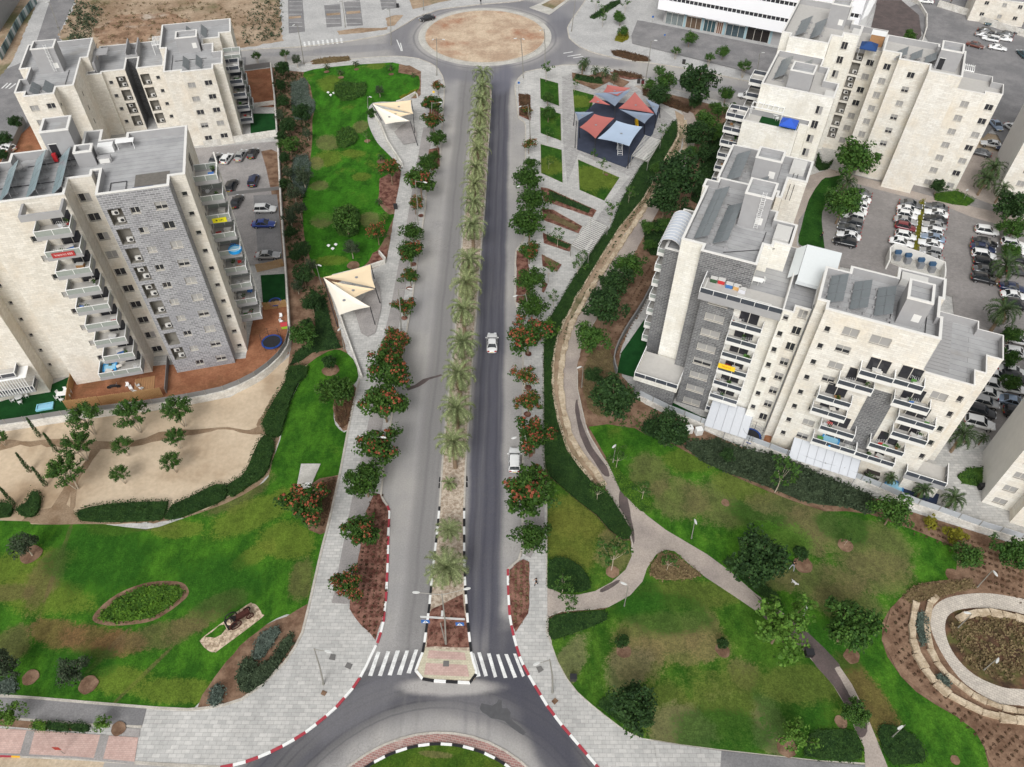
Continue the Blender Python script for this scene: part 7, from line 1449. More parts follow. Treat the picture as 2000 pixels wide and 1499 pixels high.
wall([(51,241),(26,300),(0,350)],1.8,'grey fence beside the far left block',.12,'mesh',cat='fence',name='fence'); wall([(546,372),(440,384)],1.0,'low grey fence across the left car park',.1,'mesh',cat='fence',name='fence')
M['bamboo']=plain('bamboo_screen',srgb(186,150,104),.9,.25,4)
def screen(px,h,label): 
    pts=[P2(p,.12) for p in px]; b=B(); rg=random.Random(5)
    for a,c in zip(pts,pts[1:]):
        a=Vector(a); c=Vector(c); L=(c-a).length; n_=int(L/.12); d=(c-a)/L
        for i in range(n_): q=a+d*(i+.5)*.12; b.tube((q.x,q.y,0),(q.x,q.y,h+rg.uniform(-.08,.08)),.05,n=5)
    o=b.link('bamboo_fence',M['bamboo']); tag(o,label,'fence')
screen([(133,802),(200,793),(322,776)],2.3,'long bamboo fence along the lower garden wall'); screen([(150,725),(140,770),(136,800)],1.9,'bamboo fence between turf and red garden'); screen([(502,532),(556,520)],1.8,'bamboo fence above the plastic turf garden'); screen([(516,607),(562,600)],1.8,'bamboo fence below the plastic turf garden')
wall([(331,705),(326,770)],1.4,'thin grey fence between the two red gardens',.08,'mesh',cat='fence',name='fence')
wall([(1294,520),(1255,598),(1228,640),(1207,678),(1198,709),(1204,733)],1.6,'grey curved garden wall beside the slope plants',.2,'mesh',smooth=2,name='compound_wall')
wall([(1244,780),(1300,808),(1360,832),(1438,862),(1510,889),(1597,921),(1640,932),(1715,962),(1772,989),(1826,1007),(1910,1037),(1975,1056),(2060,1090)],1.2,'long cream wall with pale panels in front of the right block',.3,top=(1.1,'panelg',2.6),name='compound_wall')
sheet('turf_yard',[(1246,775),(1300,800),(1366,825),(1440,850),(1480,862),(1480,852),(1366,812),(1290,775)],M['turf'],z=.25); sheet('turf_yard',[(1205,728),(1213,690),(1258,625),(1285,700),(1250,740)],M['turf'],z=.25); sheet('timber_yard',[(1495,850),(1560,858),(1556,892),(1488,868)],M['redsoil'],z=.25); sheet('turf_yard',[(1487,870),(1556,893),(1555,884),(1492,862)],M['turf'],z=.255); sheet('garden_floor',[(1566,880),(1650,905),(1760,935),(1830,940),(1850,985),(1780,985),(1640,930),(1560,900)],M['concrete'],z=.245)
def tpergola(corners,z,label,slats=16,grp=None):
    P=[G(c[0],c[1],z) for c in corners]; o=P[0].copy(); o.z=.12; t=thing('pergola',label,'pergola',o,0,grp); b=B()
    for i in range(slats):
        k=(i+.5)/slats; a=P[0].lerp(P[3],k)-o; c=P[1].lerp(P[2],k)-o; b.tube(a,c,.07,n=4)
    b.link('slats',M['acw'],t); b=B()
    for e in ((0,1),(3,2),(0,3),(1,2)): b.tube(P[e[0]]-o-Vector((0,0,.12)),P[e[1]]-o-Vector((0,0,.12)),.07,n=5)
    b.link('frame',M['pole'],t)
    for p in P: b=B(); q=p-o; b.tube((q.x,q.y,0),(q.x,q.y,q.z),.07,n=6); b.link('post',M['pole'],t)
    b=B(); m_=(P[0]+P[1]+P[2]+P[3])/4-o; dd=(P[3]-P[0]).normalized(); e_=Vector((-dd.y,dd.x,0)); 
    q=[m_+dd*1.6+e_*.25,m_+dd*1.6-e_*.25,m_-dd*1.6-e_*.25,m_-dd*1.6+e_*.25]; b.prism([(v.x,v.y) for v in q],.3,.45); b.link('seat',M['acw'],t)
tpergola([(1154.5,427),(1187,442),(1150,496),(1115.5,480)],2.6,'lower white slatted bench pergola on the plaza',18,'slatted pergolas on the plaza'); tpergola([(1260,264),(1291,274),(1266,316),(1234,304)],2.6,'upper white slatted bench pergola beside the playground',18,'slatted pergolas on the plaza')
_pz=4.6
canopy('group of red, slate and pale blue sails over the playground',[([(1186,166),(1232,172),(1206,188),(1178,180)],'red'),([(1160,183),(1231,177),(1201,208)],'slate'),([(1162,187),(1192,206),(1150,200)],'red'),([(1240,180),(1278,222),(1208,212)],'red'),([(1210,214),(1278,223),(1259,242)],'slate'),([(1161,223),(1200,231),(1163,271),(1132,249)],'red'),([(1204,236),(1255,248),(1229,286),(1167,271)],'blue'),([(1123,219),(1160,219),(1129,236)],'slate'),([(1260,192),(1288,206),(1282,226)],'slate')],
 [((1161,306),(1163,271)),((1226,330),(1230,286)),((1123,290),(1126,236)),((1120,246),(1123,219)),((1201,250),(1201,208)),((1258,262),(1259,242)),((1279,250),(1281,222)),((1240,225),(1240,180)),((1150,215),(1155,200)),((1289,231),(1288,206)),((1186,196),(1186,166)),((1132,270),(1132,249))],_pz,'playground_canopy')
q=G(1211,304,.2); t=thing('climbing_frame','white climbing ladder slide under the pale blue sail','play equipment',(q.x,q.y,.2)); b=B()
for s_ in (-.5,.5): b.tube((s_,0,0),(s_,2.4,2.6),.05,n=5); b.tube((s_,2.4,0),(s_,2.4,2.6),.05,n=5)
for i in range(9): b.tube((-.5,.27*i,.29*i),(.5,.27*i,.29*i),.04,n=5)
b.link('ladder',M['whitem'],t); b=B(); b.box(-.6,.6,2.4,3.6,2.5,2.6); b.link('platform',M['rail'],t)
q=G(1243,243,.2); t=thing('slide','yellow slide between the slate and red sails','play equipment',(q.x,q.y,.2)); b=B(); YL=plain('yellow_plastic',srgb(235,190,40),.5,.05)
b.quad((-.3,-1.6,.2),(.3,-1.6,.2),(.3,.8,1.7),(-.3,.8,1.7)); b.quad((-.3,-1.6,.15),(-.3,.8,1.65),(.3,.8,1.65),(.3,-1.6,.15)); b.box(-.36,-.3,-1.6,.8,.3,1.0); b.link('chute',YL,t); b=B(); b.tube((-.3,.8,0),(-.3,.8,1.7),.05); b.tube((.3,.8,0),(.3,.8,1.7),.05); b.link('legs',M['rail'],t)
# terrace of rough stone blocks
def stones(line,w,h,label,step=1.3,z0=.1):
    pts=resample([P2(p,.2) for p in line],step); b=B(); rg=random.Random(len(line))
    for a,c in zip(pts,pts[1:]):
        a=Vector(a); c=Vector(c); d=(c-a).normalized(); n_=Vector((-d.y,d.x)); ww=w*rg.uniform(.8,1.2); hh=h*rg.uniform(.85,1.1); L=(c-a).length-.04
        q=[a+n_*ww*rg.uniform(.35,.6),a-n_*ww*rg.uniform(.35,.6),a+d*L-n_*ww*rg.uniform(.35,.6),a+d*L+n_*ww*rg.uniform(.35,.6)]
        b.prism([(v.x,v.y) for v in q],z0,z0+hh); q2=[v*.9+(q[0]+q[1]+q[2]+q[3])*.025 for v in q]; b.prism([(v.x,v.y) for v in q2],z0+hh,z0+hh+.05)
    o=b.link('stone_wall',M['stonewall']); tag(o,label,'stone wall')
stones([(1325,237),(1324,270),(1288,330),(1255,390),(1210,444),(1168,511),(1126,580),(1099,634),(1084,676),(1079,718),(1080,769),(1090,822),(1108,879),(1132,912),(1156,940)],.5,.35,'outer row of limestone blocks along the footpath terrace')
stones([(1338,237),(1338,290),(1298,348),(1262,404),(1200,498),(1152,568),(1116,636),(1100,688),(1094,745),(1100,800),(1113,850),(1130,882),(1158,916),(1180,950)],.9,.4,'inner row of limestone blocks beside the footpath')
stones([(1788,1178),(1781,1210),(1778,1240),(1786,1270),(1797,1295),(1812,1318),(1830,1340),(1850,1358),(1876,1372),(1905,1388),(1940,1400),(1990,1410),(2050,1415)],.9,.5,'outer limestone block ring around the ring garden',1.8); stones([(1830,1166),(1815,1180),(1808,1210),(1810,1245),(1820,1280),(1838,1310),(1870,1336),(1905,1362),(1950,1382),(2000,1392)],.7,.4,'inner limestone block ring around the ring garden',1.6); stones([(1870,1212),(1890,1202),(1925,1197),(1960,1202),(2000,1212),(2050,1235)],.9,.5,'limestone block arc inside the ring garden',1.5)
# ---------------------------------------------------------------- small things
def disc_thing(name,px,z,r,h,mat,label,cat,rim=None,group=None):
    q=G(px[0],px[1],z); t=thing(name,label,cat,(q.x,q.y,z),0,group); return t
def trampoline(px,label,r=1.7,net=True,z=.15):
    q=G(px[0],px[1],.9); t=thing('trampoline',label,'trampoline',(q.x,q.y,z)); b=B(); n=28
    for i in range(n):
        a0,a1=2*PI*i/n,2*PI*(i+1)/n; P=lambda a,rr,zz:(rr*math.cos(a),rr*math.sin(a),zz)
        b.quad(P(a0,r,.8),P(a1,r,.8),P(a1,r-.3,.82),P(a0,r-.3,.82)); b.quad(P(a0,r,.68),P(a1,r,.68),P(a1,r,.8),P(a0,r,.8))
    b.link('pad',plain('trampoline_blue',srgb(35,70,140),.6,.1),t); b=B(); b.face([(1.42*r/1.7*math.cos(2*PI*i/n),1.42*r/1.7*math.sin(2*PI*i/n),.78) for i in range(n)]); b.link('mat',M['dark'],t)
    b=B()
    for i in range(6): a=i*PI/3; b.tube((r*math.cos(a),r*math.sin(a),0),(r*math.cos(a),r*math.sin(a),2.4 if net else .75),.035,n=5)
    if net:
        for zz in (1.3,1.8,2.35):
            for i in range(n): a0,a1=2*PI*i/n,2*PI*(i+1)/n; b.tube((r*math.cos(a0),r*math.sin(a0),zz),(r*math.cos(a1),r*math.sin(a1),zz),.015,n=3,cap=False)
    b.link('net_frame',M['dark'],t)
trampoline((531,668),'round trampoline with black net in the red garden'); trampoline((1467,852),'round blue-rimmed trampoline in front of the right block',1.5); trampoline((537,590),'small blue trampoline at the end of the plastic turf',1.1,False)
def pool(px,label,kind='round',z=.15,r=.9,c=(40,150,220),l=2.0,w=1.4,ang=15):
    q=G(px[0],px[1],z+.2); t=thing('paddling_pool',label,'paddling pool',(q.x,q.y,z),R_(ang)); m_=plain('pool_vinyl',srgb(*c),.4,.06); wt=plain('pool_water',srgb(150,200,225),.1,.1); n=28
    ol=[(r*math.cos(2*PI*i/n),r*math.sin(2*PI*i/n)) for i in range(n)] if kind=='round' else [(-l/2,-w/2),(l/2,-w/2),(l/2,w/2),(-l/2,w/2)]
    b=B(); il=inset_poly(ol,.15); 
    for i in range(len(ol)): j=(i+1)%len(ol); b.quad((*ol[i],.4),(*ol[j],.4),(*il[j],.42),(*il[i],.42)); b.quad((*ol[i],0),(*ol[j],0),(*ol[j],.4),(*ol[i],.4))
    b.link('rim',m_,t); b=B(); b.face_poly(il,.3); b.link('water',wt,t)
pool((459,488),'blue round pool standing on an east side balcony of the left block',z=17.0,r=1.0); pool((215,718),'rectangular paddling pool on the lowest big balcony of the left block','rect',z=3.4,l=2.0,w=1.6,c=(60,160,225)); pool((88,795),'flat pale blue pool on the plastic turf at the lower left','rect',z=.2,l=2.4,w=1.3,c=(150,215,235)); pool((1622,860),'blue oval pool on the low balcony of the right block',z=5.2,r=1.2); pool((1745,953),'blue round pool in the garden behind the right wall',z=.2,r=1.3,c=(60,130,190))
sheet('garden_pool_cover',[(1765,942),(1835,966),(1828,990),(1762,968)],plain('pool_cover_navy',srgb(38,50,78),.5,.1),z=.5,th=.4)
def stool(px,i,side):
    q=G(px[0],px[1],.3); t=thing('garden_stool','white mushroom stool on the %s north lawn, %s of its trio'%(side,('left one','lowest one','right one')[i]),'stool',(q.x,q.y,.14),0,'white stools on the north lawn'); b=B(); b.tube((0,0,0),(0,0,.35),.1,n=8); b.link('stem',M['whitem'],t); b=B(); b.tube((0,0,.33),(0,0,.45),.34,.22,14); b.link('cap',M['whitem'],t)
for i,p in enumerate(((641,182),(646,187),(652,183))): stool(p,i,'upper')
for i,p in enumerate(((642,481),(650,487),(656,479))): stool(p,i,'lower')
# old tractor on the pebbles
q=G(466,1210,.5); t=thing('old_tractor','rusty black and red old tractor displayed on the pebble bed','tractor',(q.x,q.y,.16),R_(38)); RU=plain('rusty_iron',srgb(70,38,32),.9,.4,3); DKm=plain('old_black_iron',srgb(34,32,32),.8,.2)
b=B(); b.box(-.1,1.5,-.28,.28,.55,1.15,0); b.box(-.9,-.1,-.2,.2,.45,.8,0); b.tube((1.0,0,1.15),(1.0,0,1.75),.05,n=8); b.link('engine',RU,t); b=B(); b.box(-.8,-.35,-.22,.22,.85,.95); b.box(-.85,-.78,-.22,.22,.95,1.3); b.link('seat',DKm,t); b=B(); b.tube((-.1,0,.8),(-.3,0,1.3),.03); b.tube((-.32,0,1.28),(-.30,0,1.32),.22,n=14); b.link('steering_wheel',DKm,t)
for x,r in ((-.6,.72),(1.3,.45)):
    for s_ in (-1,1):
        b=B(); n=18; y=s_*(.72 if x<0 else .5)
        for i in range(n):
            a0,a1=2*PI*i/n,2*PI*(i+1)/n; b.tube((x+r*math.cos(a0),y,r+r*math.sin(a0)),(x+r*math.cos(a1),y,r+r*math.sin(a1)),.08,n=6,cap=False)
        for i in range(6): a0=PI*i/3; b.tube((x,y,r),(x+r*math.cos(a0),y,r+r*math.sin(a0)),.03,n=5)
        b.link('wheel',RU if s_<0 else DKm,t)
q=G(457,1218,.3); t=thing('feed_trough','small black cart box with pale stones behind the old tractor','cart',(q.x,q.y,.16),R_(38)); b=B(); b.box(-.9,.3,-.6,.6,.3,.9); b.link('box',DKm,t); b=B(); b.tube((-.3,0,.9),(-.3,0,1.05),.42,.3,10); b.link('load',M['pebble'],t)
def bin_(px,label,c=(60,58,56),s_=.35,h=.95): q=G(px[0],px[1],.14); t=thing('litter_bin',label,'bin',(q.x,q.y,.14)); b=B(); b.box(-s_,s_,-s_*.8,s_*.8,.05,h); b.link('bin_body',plain('bin_paint',srgb(*c),.6,.1),t); b=B(); b.box(-s_-.04,s_+.04,-s_*.8-.04,s_*.8+.04,h,h+.08); b.link('lid',M['dark'],t)
bin_((1119,1328),'dark litter bin at the pavement edge of the south lawn'); bin_((1578,1280),'dark bin beside the path under the pale tree',(40,36,38),.45); bin_((773,408),'dark litter bin on the left pavement by the mulch',(50,50,52)); bin_((1247,163),'litter bin at the plaza street edge'); bin_((1255,164),'second litter bin at the plaza street edge, right one',(90,40,40)); bin_((1335,125),'dark bin on the verge below the shop car park'); bin_((777,15),'bin on the car park verge at the top',(40,40,42)); bin_((1914,955),'black bin in the lane beside the right edge block',(30,30,32))
q=G(1357,842,.5); 
for i,dx in enumerate((-.9,.5)): t=thing('utility_box','white utility cabinet by the compound wall, %s one'%('left','right')[i],'utility cabinet',(q.x+dx,q.y-.3*i,.14),.2); b=B(); b.box(-.5,.5,-.4,.4,0,1.3); b.link('cabinet',M['whitem'],t); b=B(); b.box(-.45,.45,-.43,-.405,.1,1.2); b.link('door',M['acw'],t)
def table_set(px,z,label,c='whitem',r=.6,n=4,rect=False,ang=0):
    q=G(px[0],px[1],z+.7); t=thing('garden_table',label,'table',(q.x,q.y,z),R_(ang)); b=B()
    if rect: b.box(-.9,.9,-.45,.45,.7,.75)
    else: b.tube((0,0,.7),(0,0,.75),r,n=18)
    b.link('table_top',M[c],t)
    for x in (-.4,.4):
        for y in (-.3,.3): b=B(); b.tube((x,y,0),(x,y,.7),.03); b.link('leg',M[c],t)
_ch={}
def chair(px,z,label,c='whitem',ang=0,world=None,group=None):
    if c not in _ch:
        s=B(); s.box(-.24,.24,-.24,.24,.42,.46); k=B(); k.box(-.24,.24,.22,.26,.46,.9); l=B(); l.tube((0,0,0),(0,0,.42),.025,n=5); _ch[c]=(s.mesh('seat',M[c]),k.mesh('backrest',M[c]),l.mesh('leg',M[c]))
    q=Vector(world) if world else G(px[0],px[1],z+.5); t=thing('chair',label,'chair',(q.x,q.y,z),R_(ang),group); s,k,l=_ch[c]; link('seat',s,t); link('backrest',k,t)
    for x in (-.2,.2):
        for y in (-.2,.2): link('leg',l,t,(x,y,0))
M['dchair']=plain('dark_wicker',srgb(52,48,46),.8,.2); M['wood']=plain('warm_wood',srgb(170,130,92),.7,.2); M['pink']=plain('pink_plastic',srgb(225,120,150),.5,.05)
def set_(px,z,lab,c='whitem',n=4,ang=0,rect=False):
    table_set(px,z,'%s table %s'%({'whitem':'white','dchair':'dark','wood':'wooden'}[c],lab),c,rect=rect,ang=ang); q=G(px[0],px[1],z+.7)
    for i in range(n):
        a=R_(ang)+2*PI*i/n+.5; chair(None,z,'%s chair, %s, of table %s'%({'whitem':'white','dchair':'dark','wood':'wooden'}[c],('far right side','far left side','near left side','near right side','near end','far end')[i],lab),c,math.degrees(a)-90,(q.x+1.0*math.cos(a),q.y+1.0*math.sin(a)),'chairs at the table '+lab)
set_((122,769),.2,'on the plastic turf beside the bamboo fence',n=6,rect=True,ang=10); set_((36,775),.2,'on the paved corner at the lower left'); set_((1706,923),.2,'on the garden terrace behind the wall','dchair',4,-20,True); set_((1477,546),22.95,'on the high terrace of the right block',n=2,ang=-20,rect=True); set_((1516,224),15.9,'on the lower terrace of the rear block',n=3)
set_((1790,670),20.2,'on the roof deck near the wooden boards','dchair',0)
# clothing and plant clutter on the high terrace
for i,(x,y,c) in enumerate(((1410,548,(200,60,60)),(1425,556,(70,120,180)),(1440,560,(215,170,110)),(1395,545,(60,90,60)),(1450,566,(220,220,225)))):
    q=G(x,y,23.4); t=thing('storage_box','%s storage box in the row on the high terrace'%['red','blue','tan','green','white'][i],'box',(q.x,q.y,22.93),R_(-22)); b=B(); b.box(-.45,.45,-.3,.3,0,.6); b.link('box_body',plain('box_plastic',srgb(*c),.5,.1),t); b=B(); b.box(-.48,.48,-.33,.33,.6,.68); b.link('lid',M['acw'],t)
# balcony clutter
bclr=[('folded drying rack','drying_rack'),('potted plant','potted_plant'),('small table','side_table'),('storage chest','storage_chest')]
seen_=set()
for k,(bl,u0,u1,v0,v1,z) in enumerate(clut):
    side=('left block','right block','rear block','far left block')[[L2,R2,R1,L1].index(bl)]
    for j in range(rnd.choice((2,2,3,4))):
        nm,on=bclr[(k+j)%4]; u=rnd.uniform(u0+.5,u1-.5); v=rnd.uniform(v0+.3,v1-.3); p=bl.W(u,v); cl=[(210,210,210),(60,60,66),(70,120,190),(190,60,55),(160,120,80),(230,225,215),(90,140,70)][rnd.randrange(7)]
        cn={(210,210,210):'pale grey',(60,60,66):'charcoal',(70,120,190):'blue',(190,60,55):'red',(160,120,80):'tan',(230,225,215):'cream',(90,140,70):'green'}[cl]
        lb_='%s %s on a %s balcony, %s floor, %s'%(cn,nm,side,ordn(int(z/3.0)),('left part','middle part','right part')[min(2,int(3*(u-u0)/(u1-u0)))])
        if lb_ in seen_: continue
        seen_.add(lb_); t=thing(on,lb_,nm.split()[-1],(p.x,p.y,z+.02),bl.th+rnd.uniform(-.4,.4),'things on the balconies of the '+side); m_=plain('clutter_paint',srgb(*cl),.6,.1); b=B()
        if on=='drying_rack':
            for i in range(7): b.tube((-.7+i*.23,-.3,.9),(-.7+i*.23,.3,.9),.018,n=4)
            b.link('rails',M['whitem'],t); b=B(); b.tube((-.6,-.3,0),(.6,-.3,.9),.02,n=4); b.tube((.6,.3,0),(-.6,.3,.9),.02,n=4); b.link('frame',M['whitem'],t); b=B(); b.quad((-.5,-.31,.35),(.1,-.31,.35),(.1,-.31,.92),(-.5,-.31,.92)); b.quad((-.5,-.30,.92),(.1,-.30,.92),(.1,-.30,.35),(-.5,-.30,.35)); b.link('laundry',m_,t)
        elif on=='potted_plant': b.tube((0,0,0),(0,0,.4),.16,.22,10); b.link('pot',m_,t); b=B(); leaves(b,(0,0,.7),.35,60,.16,rnd); b.link('foliage',LM['mid'],t)
        elif on=='side_table': b.box(-.4,.4,-.3,.3,.5,.55); b.link('table_top',m_,t); b=B(); b.tube((0,0,0),(0,0,.5),.05); b.link('leg',M['dark'],t)
        else: b.box(-.5,.5,-.3,.3,0,.5); b.link('chest_body',m_,t); b=B(); b.box(-.53,.53,-.33,.33,.5,.56); b.link('lid',M['acw'],t)
def banner(bl,u0,u1,v,z0,z1,c,tc,label,txt):
    p=bl.W((u0+u1)/2,v); t=thing('banner',label,'banner',(p.x,p.y,z0),bl.th); b=B(); w=(u1-u0)/2; b.box(-w,w,-.03,0,0,z1-z0); b.link('cloth',plain('banner_cloth',srgb(*c),.6,.05),t)
    ftext('lettering',txt,None,0,.42,0,plain('banner_ink',srgb(*tc),.6,.05),t,loc=(0,-.04,(z1-z0)/2),tilt=(PI/2,0,0),ext=.002)
u,z=R2.onv((1419,718),-.33); banner(R2,u-1.2,u+1.2,-.33,z-.45,z+.45,(240,200,50),(200,90,30),'yellow banner with orange lettering on a balcony of the right block','למכירה'); 
u,z=L2.onv((127,497),-1.8); banner(L2,u-1.6,u+1.2,-1.8,z-.4,z+.4,(170,60,60),(235,220,215),'red banner with pale lettering on a big balcony of the left block','להשכרה 050')
q=L2.onu((437,420),14.25); p=L2.W(12.6,6.36); t=thing('banner','yellow banner with black lettering on an east side balcony of the left block','banner',(p.x,p.y,22.6),L2.th); b=B(); b.box(-1.0,1.0,-.03,0,0,.8); b.link('cloth',plain('banner_cloth',srgb(235,225,40),.6,.05),t); ftext('lettering','דירות',None,0,.5,0,M['dark'],t,loc=(0,-.04,.4),tilt=(PI/2,0,0),ext=.002)
# blue tent and awnings on terraces
def tent(px,z,s_,label,c=(50,90,190)):
    q=G(px[0],px[1],z+2); t=thing('canopy_tent',label,'tent',(q.x,q.y,z),R_(-24)); b=B(); h=2.2
    for i in range(4): P=[(-s_,-s_),(s_,-s_),(s_,s_),(-s_,s_)]; a,c_=P[i],P[(i+1)%4]; b.face([(*a,h),(*c_,h),(0,0,h+.9)]); b.quad((*a,h-.25),(*c_,h-.25),(*c_,h),(*a,h))
    b.link('roof_cloth',plain('tent_cloth',srgb(*c),.7,.06),t)
    for x,y in ((-s_,-s_),(s_,-s_),(s_,s_),(-s_,s_)): b=B(); b.tube((x*.97,y*.97,0),(x*.97,y*.97,h),.03); b.link('leg',M['whitem'],t)
tent((1541,242),15.85,1.55,'blue square tent on the turfed lower terrace of the rear block'); tent((1697,92),21.35,1.6,'dark blue cover on the central terrace of the rear block',(40,70,120))
b=B(); p=R1.W(-1.6,8); t=thing('timber_shed','tan timber shed on the central terrace of the rear block','shed',(p.x,p.y,21.3),R1.th); b.box(-1.3,1.3,-1,1,0,2.2); b.link('shed_wall',M['wood'],t); b=B(); b.box(-1.4,1.4,-1.1,1.4,2.2,2.3); b.link('shed_roof',M['whitem'],t)
# garage ramp roof with machines behind the right block
o=G(1745,500,1.0); t=thing('ramp_parapet','curved pale parapet with four blue-topped machines beside the court','plant enclosure',(o.x,o.y,.15)); loc_=[P2(p,1.6) for p in ((1735,515),(1736,492),(1745,484),(1800,503),(1842,520),(1843,535),(1842,548))]; b=B(); strip(b,[(a-o.x,c-o.y) for a,c in loc_],.25,0,2.4,(0,)); b.link('parapet',M['coping'],t)
b=B(); b.prism([(a-o.x,c-o.y) for a,c in [P2(p,.2) for p in ((1738,515),(1742,490),(1800,508),(1840,525),(1838,550),(1800,540))]],0,.5); b.link('floor',M['concrete'],t)
for p_ in ((1752,501),(1772,507),(1797,516),(1819,524)):
    q=G(p_[0],p_[1],1.2); b=B(); x,y=q.x-o.x,q.y-o.y; b.box(x-.5,x+.5,y-.8,y+.2,.5,1.6,0); b.box(x-.55,x+.55,y-.1,y+.5,1.6,2.2,1); b.link('machine',[M['rail'],plain('machine_blue',srgb(60,90,120),.5,.1)],t)
# commercial building -------------------------------------------------------
a=G(1295,45,.12); c=G(1519,89,.12); th=math.atan2(c.y-a.y,c.x-a.x); L=(c-a).length
t=thing('shop_building','white shop building with dark ribbon windows over a row of shop fronts','building',(a.x,a.y,.12),th,)
b=B(); b.box(0,L+18,0,30,0,4.2,0); b.link('ground_floor',M['render'],t)
b=B(); u0=-1.5
for (z0,z1) in ((4.2,6.9),(7.9,11.0),(12.0,15.5)): b.box(u0,L+18,-2.2,30,z0,z1,0)
b.link('wall',plain('white_cladding',srgb(236,236,238),.5,.03,.3),t); b=B()
for z0,z1 in ((6.9,7.9),(11.0,12.0)):
    b.box(u0+.3,L+17.5,-1.9,29.5,z0,z1,0); k=u0+.3
    while k<L+17.5: b.box(k,k+.14,-1.95,-1.85,z0,z1,1); k+=1.15
b.link('window_band',[M['glass'],M['whitem']],t); b=B(); b.box(u0+.3,L+17.7,-1.9,29.7,15.1,15.5+.002); b.link('roof',M['deck'],t)
shops=[(.6,5.6,(120,128,128),(120,50,50),'ספרים'),(6.4,10.6,(100,84,70),(220,90,40),'פיצה'),(11.4,14.6,(60,84,90),(120,70,140),'WIST'),(15.0,16.6,(120,90,76),(60,60,60),''),(17.6,22.6,(70,84,90),(30,140,150),'נופש'),(23.2,29.2,(40,36,34),(20,20,20),'קפה')]
for i,(x0,x1,gc,sc,tx) in enumerate(shops):
    sf=B(); sf.box(x0,x1,-.06,.05,.1,3.0,0); o_=sf.link('shop_front',plain('shop_glass',srgb(*gc),.2,.5,1.2,spec=.5),t)
    f=B(); k=x0
    while k<=x1+.01: f.box(k-.05,k+.05,-.1,.02,.1,3.05); k+=(x1-x0)/3
    f.link('frame',M['frame'],o_); f=B(); f.box(x0+.2,x1-.2,-.22,-.03,3.12,3.95); s2=f.link('shop_sign',plain('sign_paint',srgb(*(235,235,232) if i!=5 else (24,24,24)),.5,.05),t)
    if tx: ftext('lettering',tx,None,0,.85,0,plain('sign_ink',srgb(*sc) if i!=5 else (.8,.8,.8),.5,.05),s2,loc=((x0+x1)/2,-.24,3.52),tilt=(PI/2,0,0),ext=.004)
for x in (6.0,11.0,17.0,22.9,29.6): 
    f=B(); f.box(x-.3,x+.3,-.14,.02,0,4.15); f.link('pillar',plain('teal_pillar',srgb(150,176,184),.6,.05),t)
a=G(1655,60,.12); t=thing('ramp_wall','slanted white wall of the ramp behind the rear block','wall',(a.x,a.y,.12)); P_=[G(p[0],p[1],3)-a for p in ((1660,52),(1690,10),(1708,-10),(1712,5),(1690,48),(1672,62))]; b=B(); b.prism([(p.x,p.y) for p in P_],0,5.5); b.link('wall_body',M['whitem'],t)
# houses in the upper right corner
for px_,wd,dp,hh,l in (((1888,42),14,10,6.5,'cream terraced house at the upper right, left one'),((1948,22),16,12,7.5,'cream terraced house at the upper right, right one')):
    hb=Bld('house',l,'house',px_,0,-18); hb.col(('v',0),(0,0),2,1.1,1.0,3,'g',p=(3,hh-1.2)); hb.col(('v',0),(0,0),2,1.1,1.0,3,'s',p=(7.5,hh-1.2)); hb.col(('v',0),(0,0),2,1.1,1.0,3,'g',p=(11.5,hh-1.2)); hb.block([(0,0),(wd,0),(wd,dp),(0,dp)],hh,0,'cream'); hb.build()
wall([(1830,14),(1888,32),(1920,48),(1980,68),(2040,84)],2.0,'white garden wall in front of the cream houses')
wall([(1700,-5),(1770,-6),(1808,35),(1800,85),(1785,115)],1.2,'pale curved wall around the ramp car park',.3,smooth=2)
# construction hoarding and rough structure upper left
pts=[P2(p,1) for p in ((70,0),(48,28),(32,52),(15,85),(0,112))]; b=B(); strip(b,pts,.1,0,2.2,(0,1,0,2),1.6); o=b.link('hoarding',[plain('hoarding_teal',srgb(110,130,130),.7,.3,1),plain('hoarding_pale',srgb(190,196,196),.7,.2,1),plain('hoarding_dark',srgb(60,80,84),.7,.3,1)]); tag(o,'patchwork hoarding fence at the upper left edge','fence')
hb=Bld('unfinished_building','raw concrete building corner at the upper left edge','building',(-2,66),0,10); hb.block([(-14,0),(0,0),(0,22),(-14,22)],9,0,'render'); hb.build()
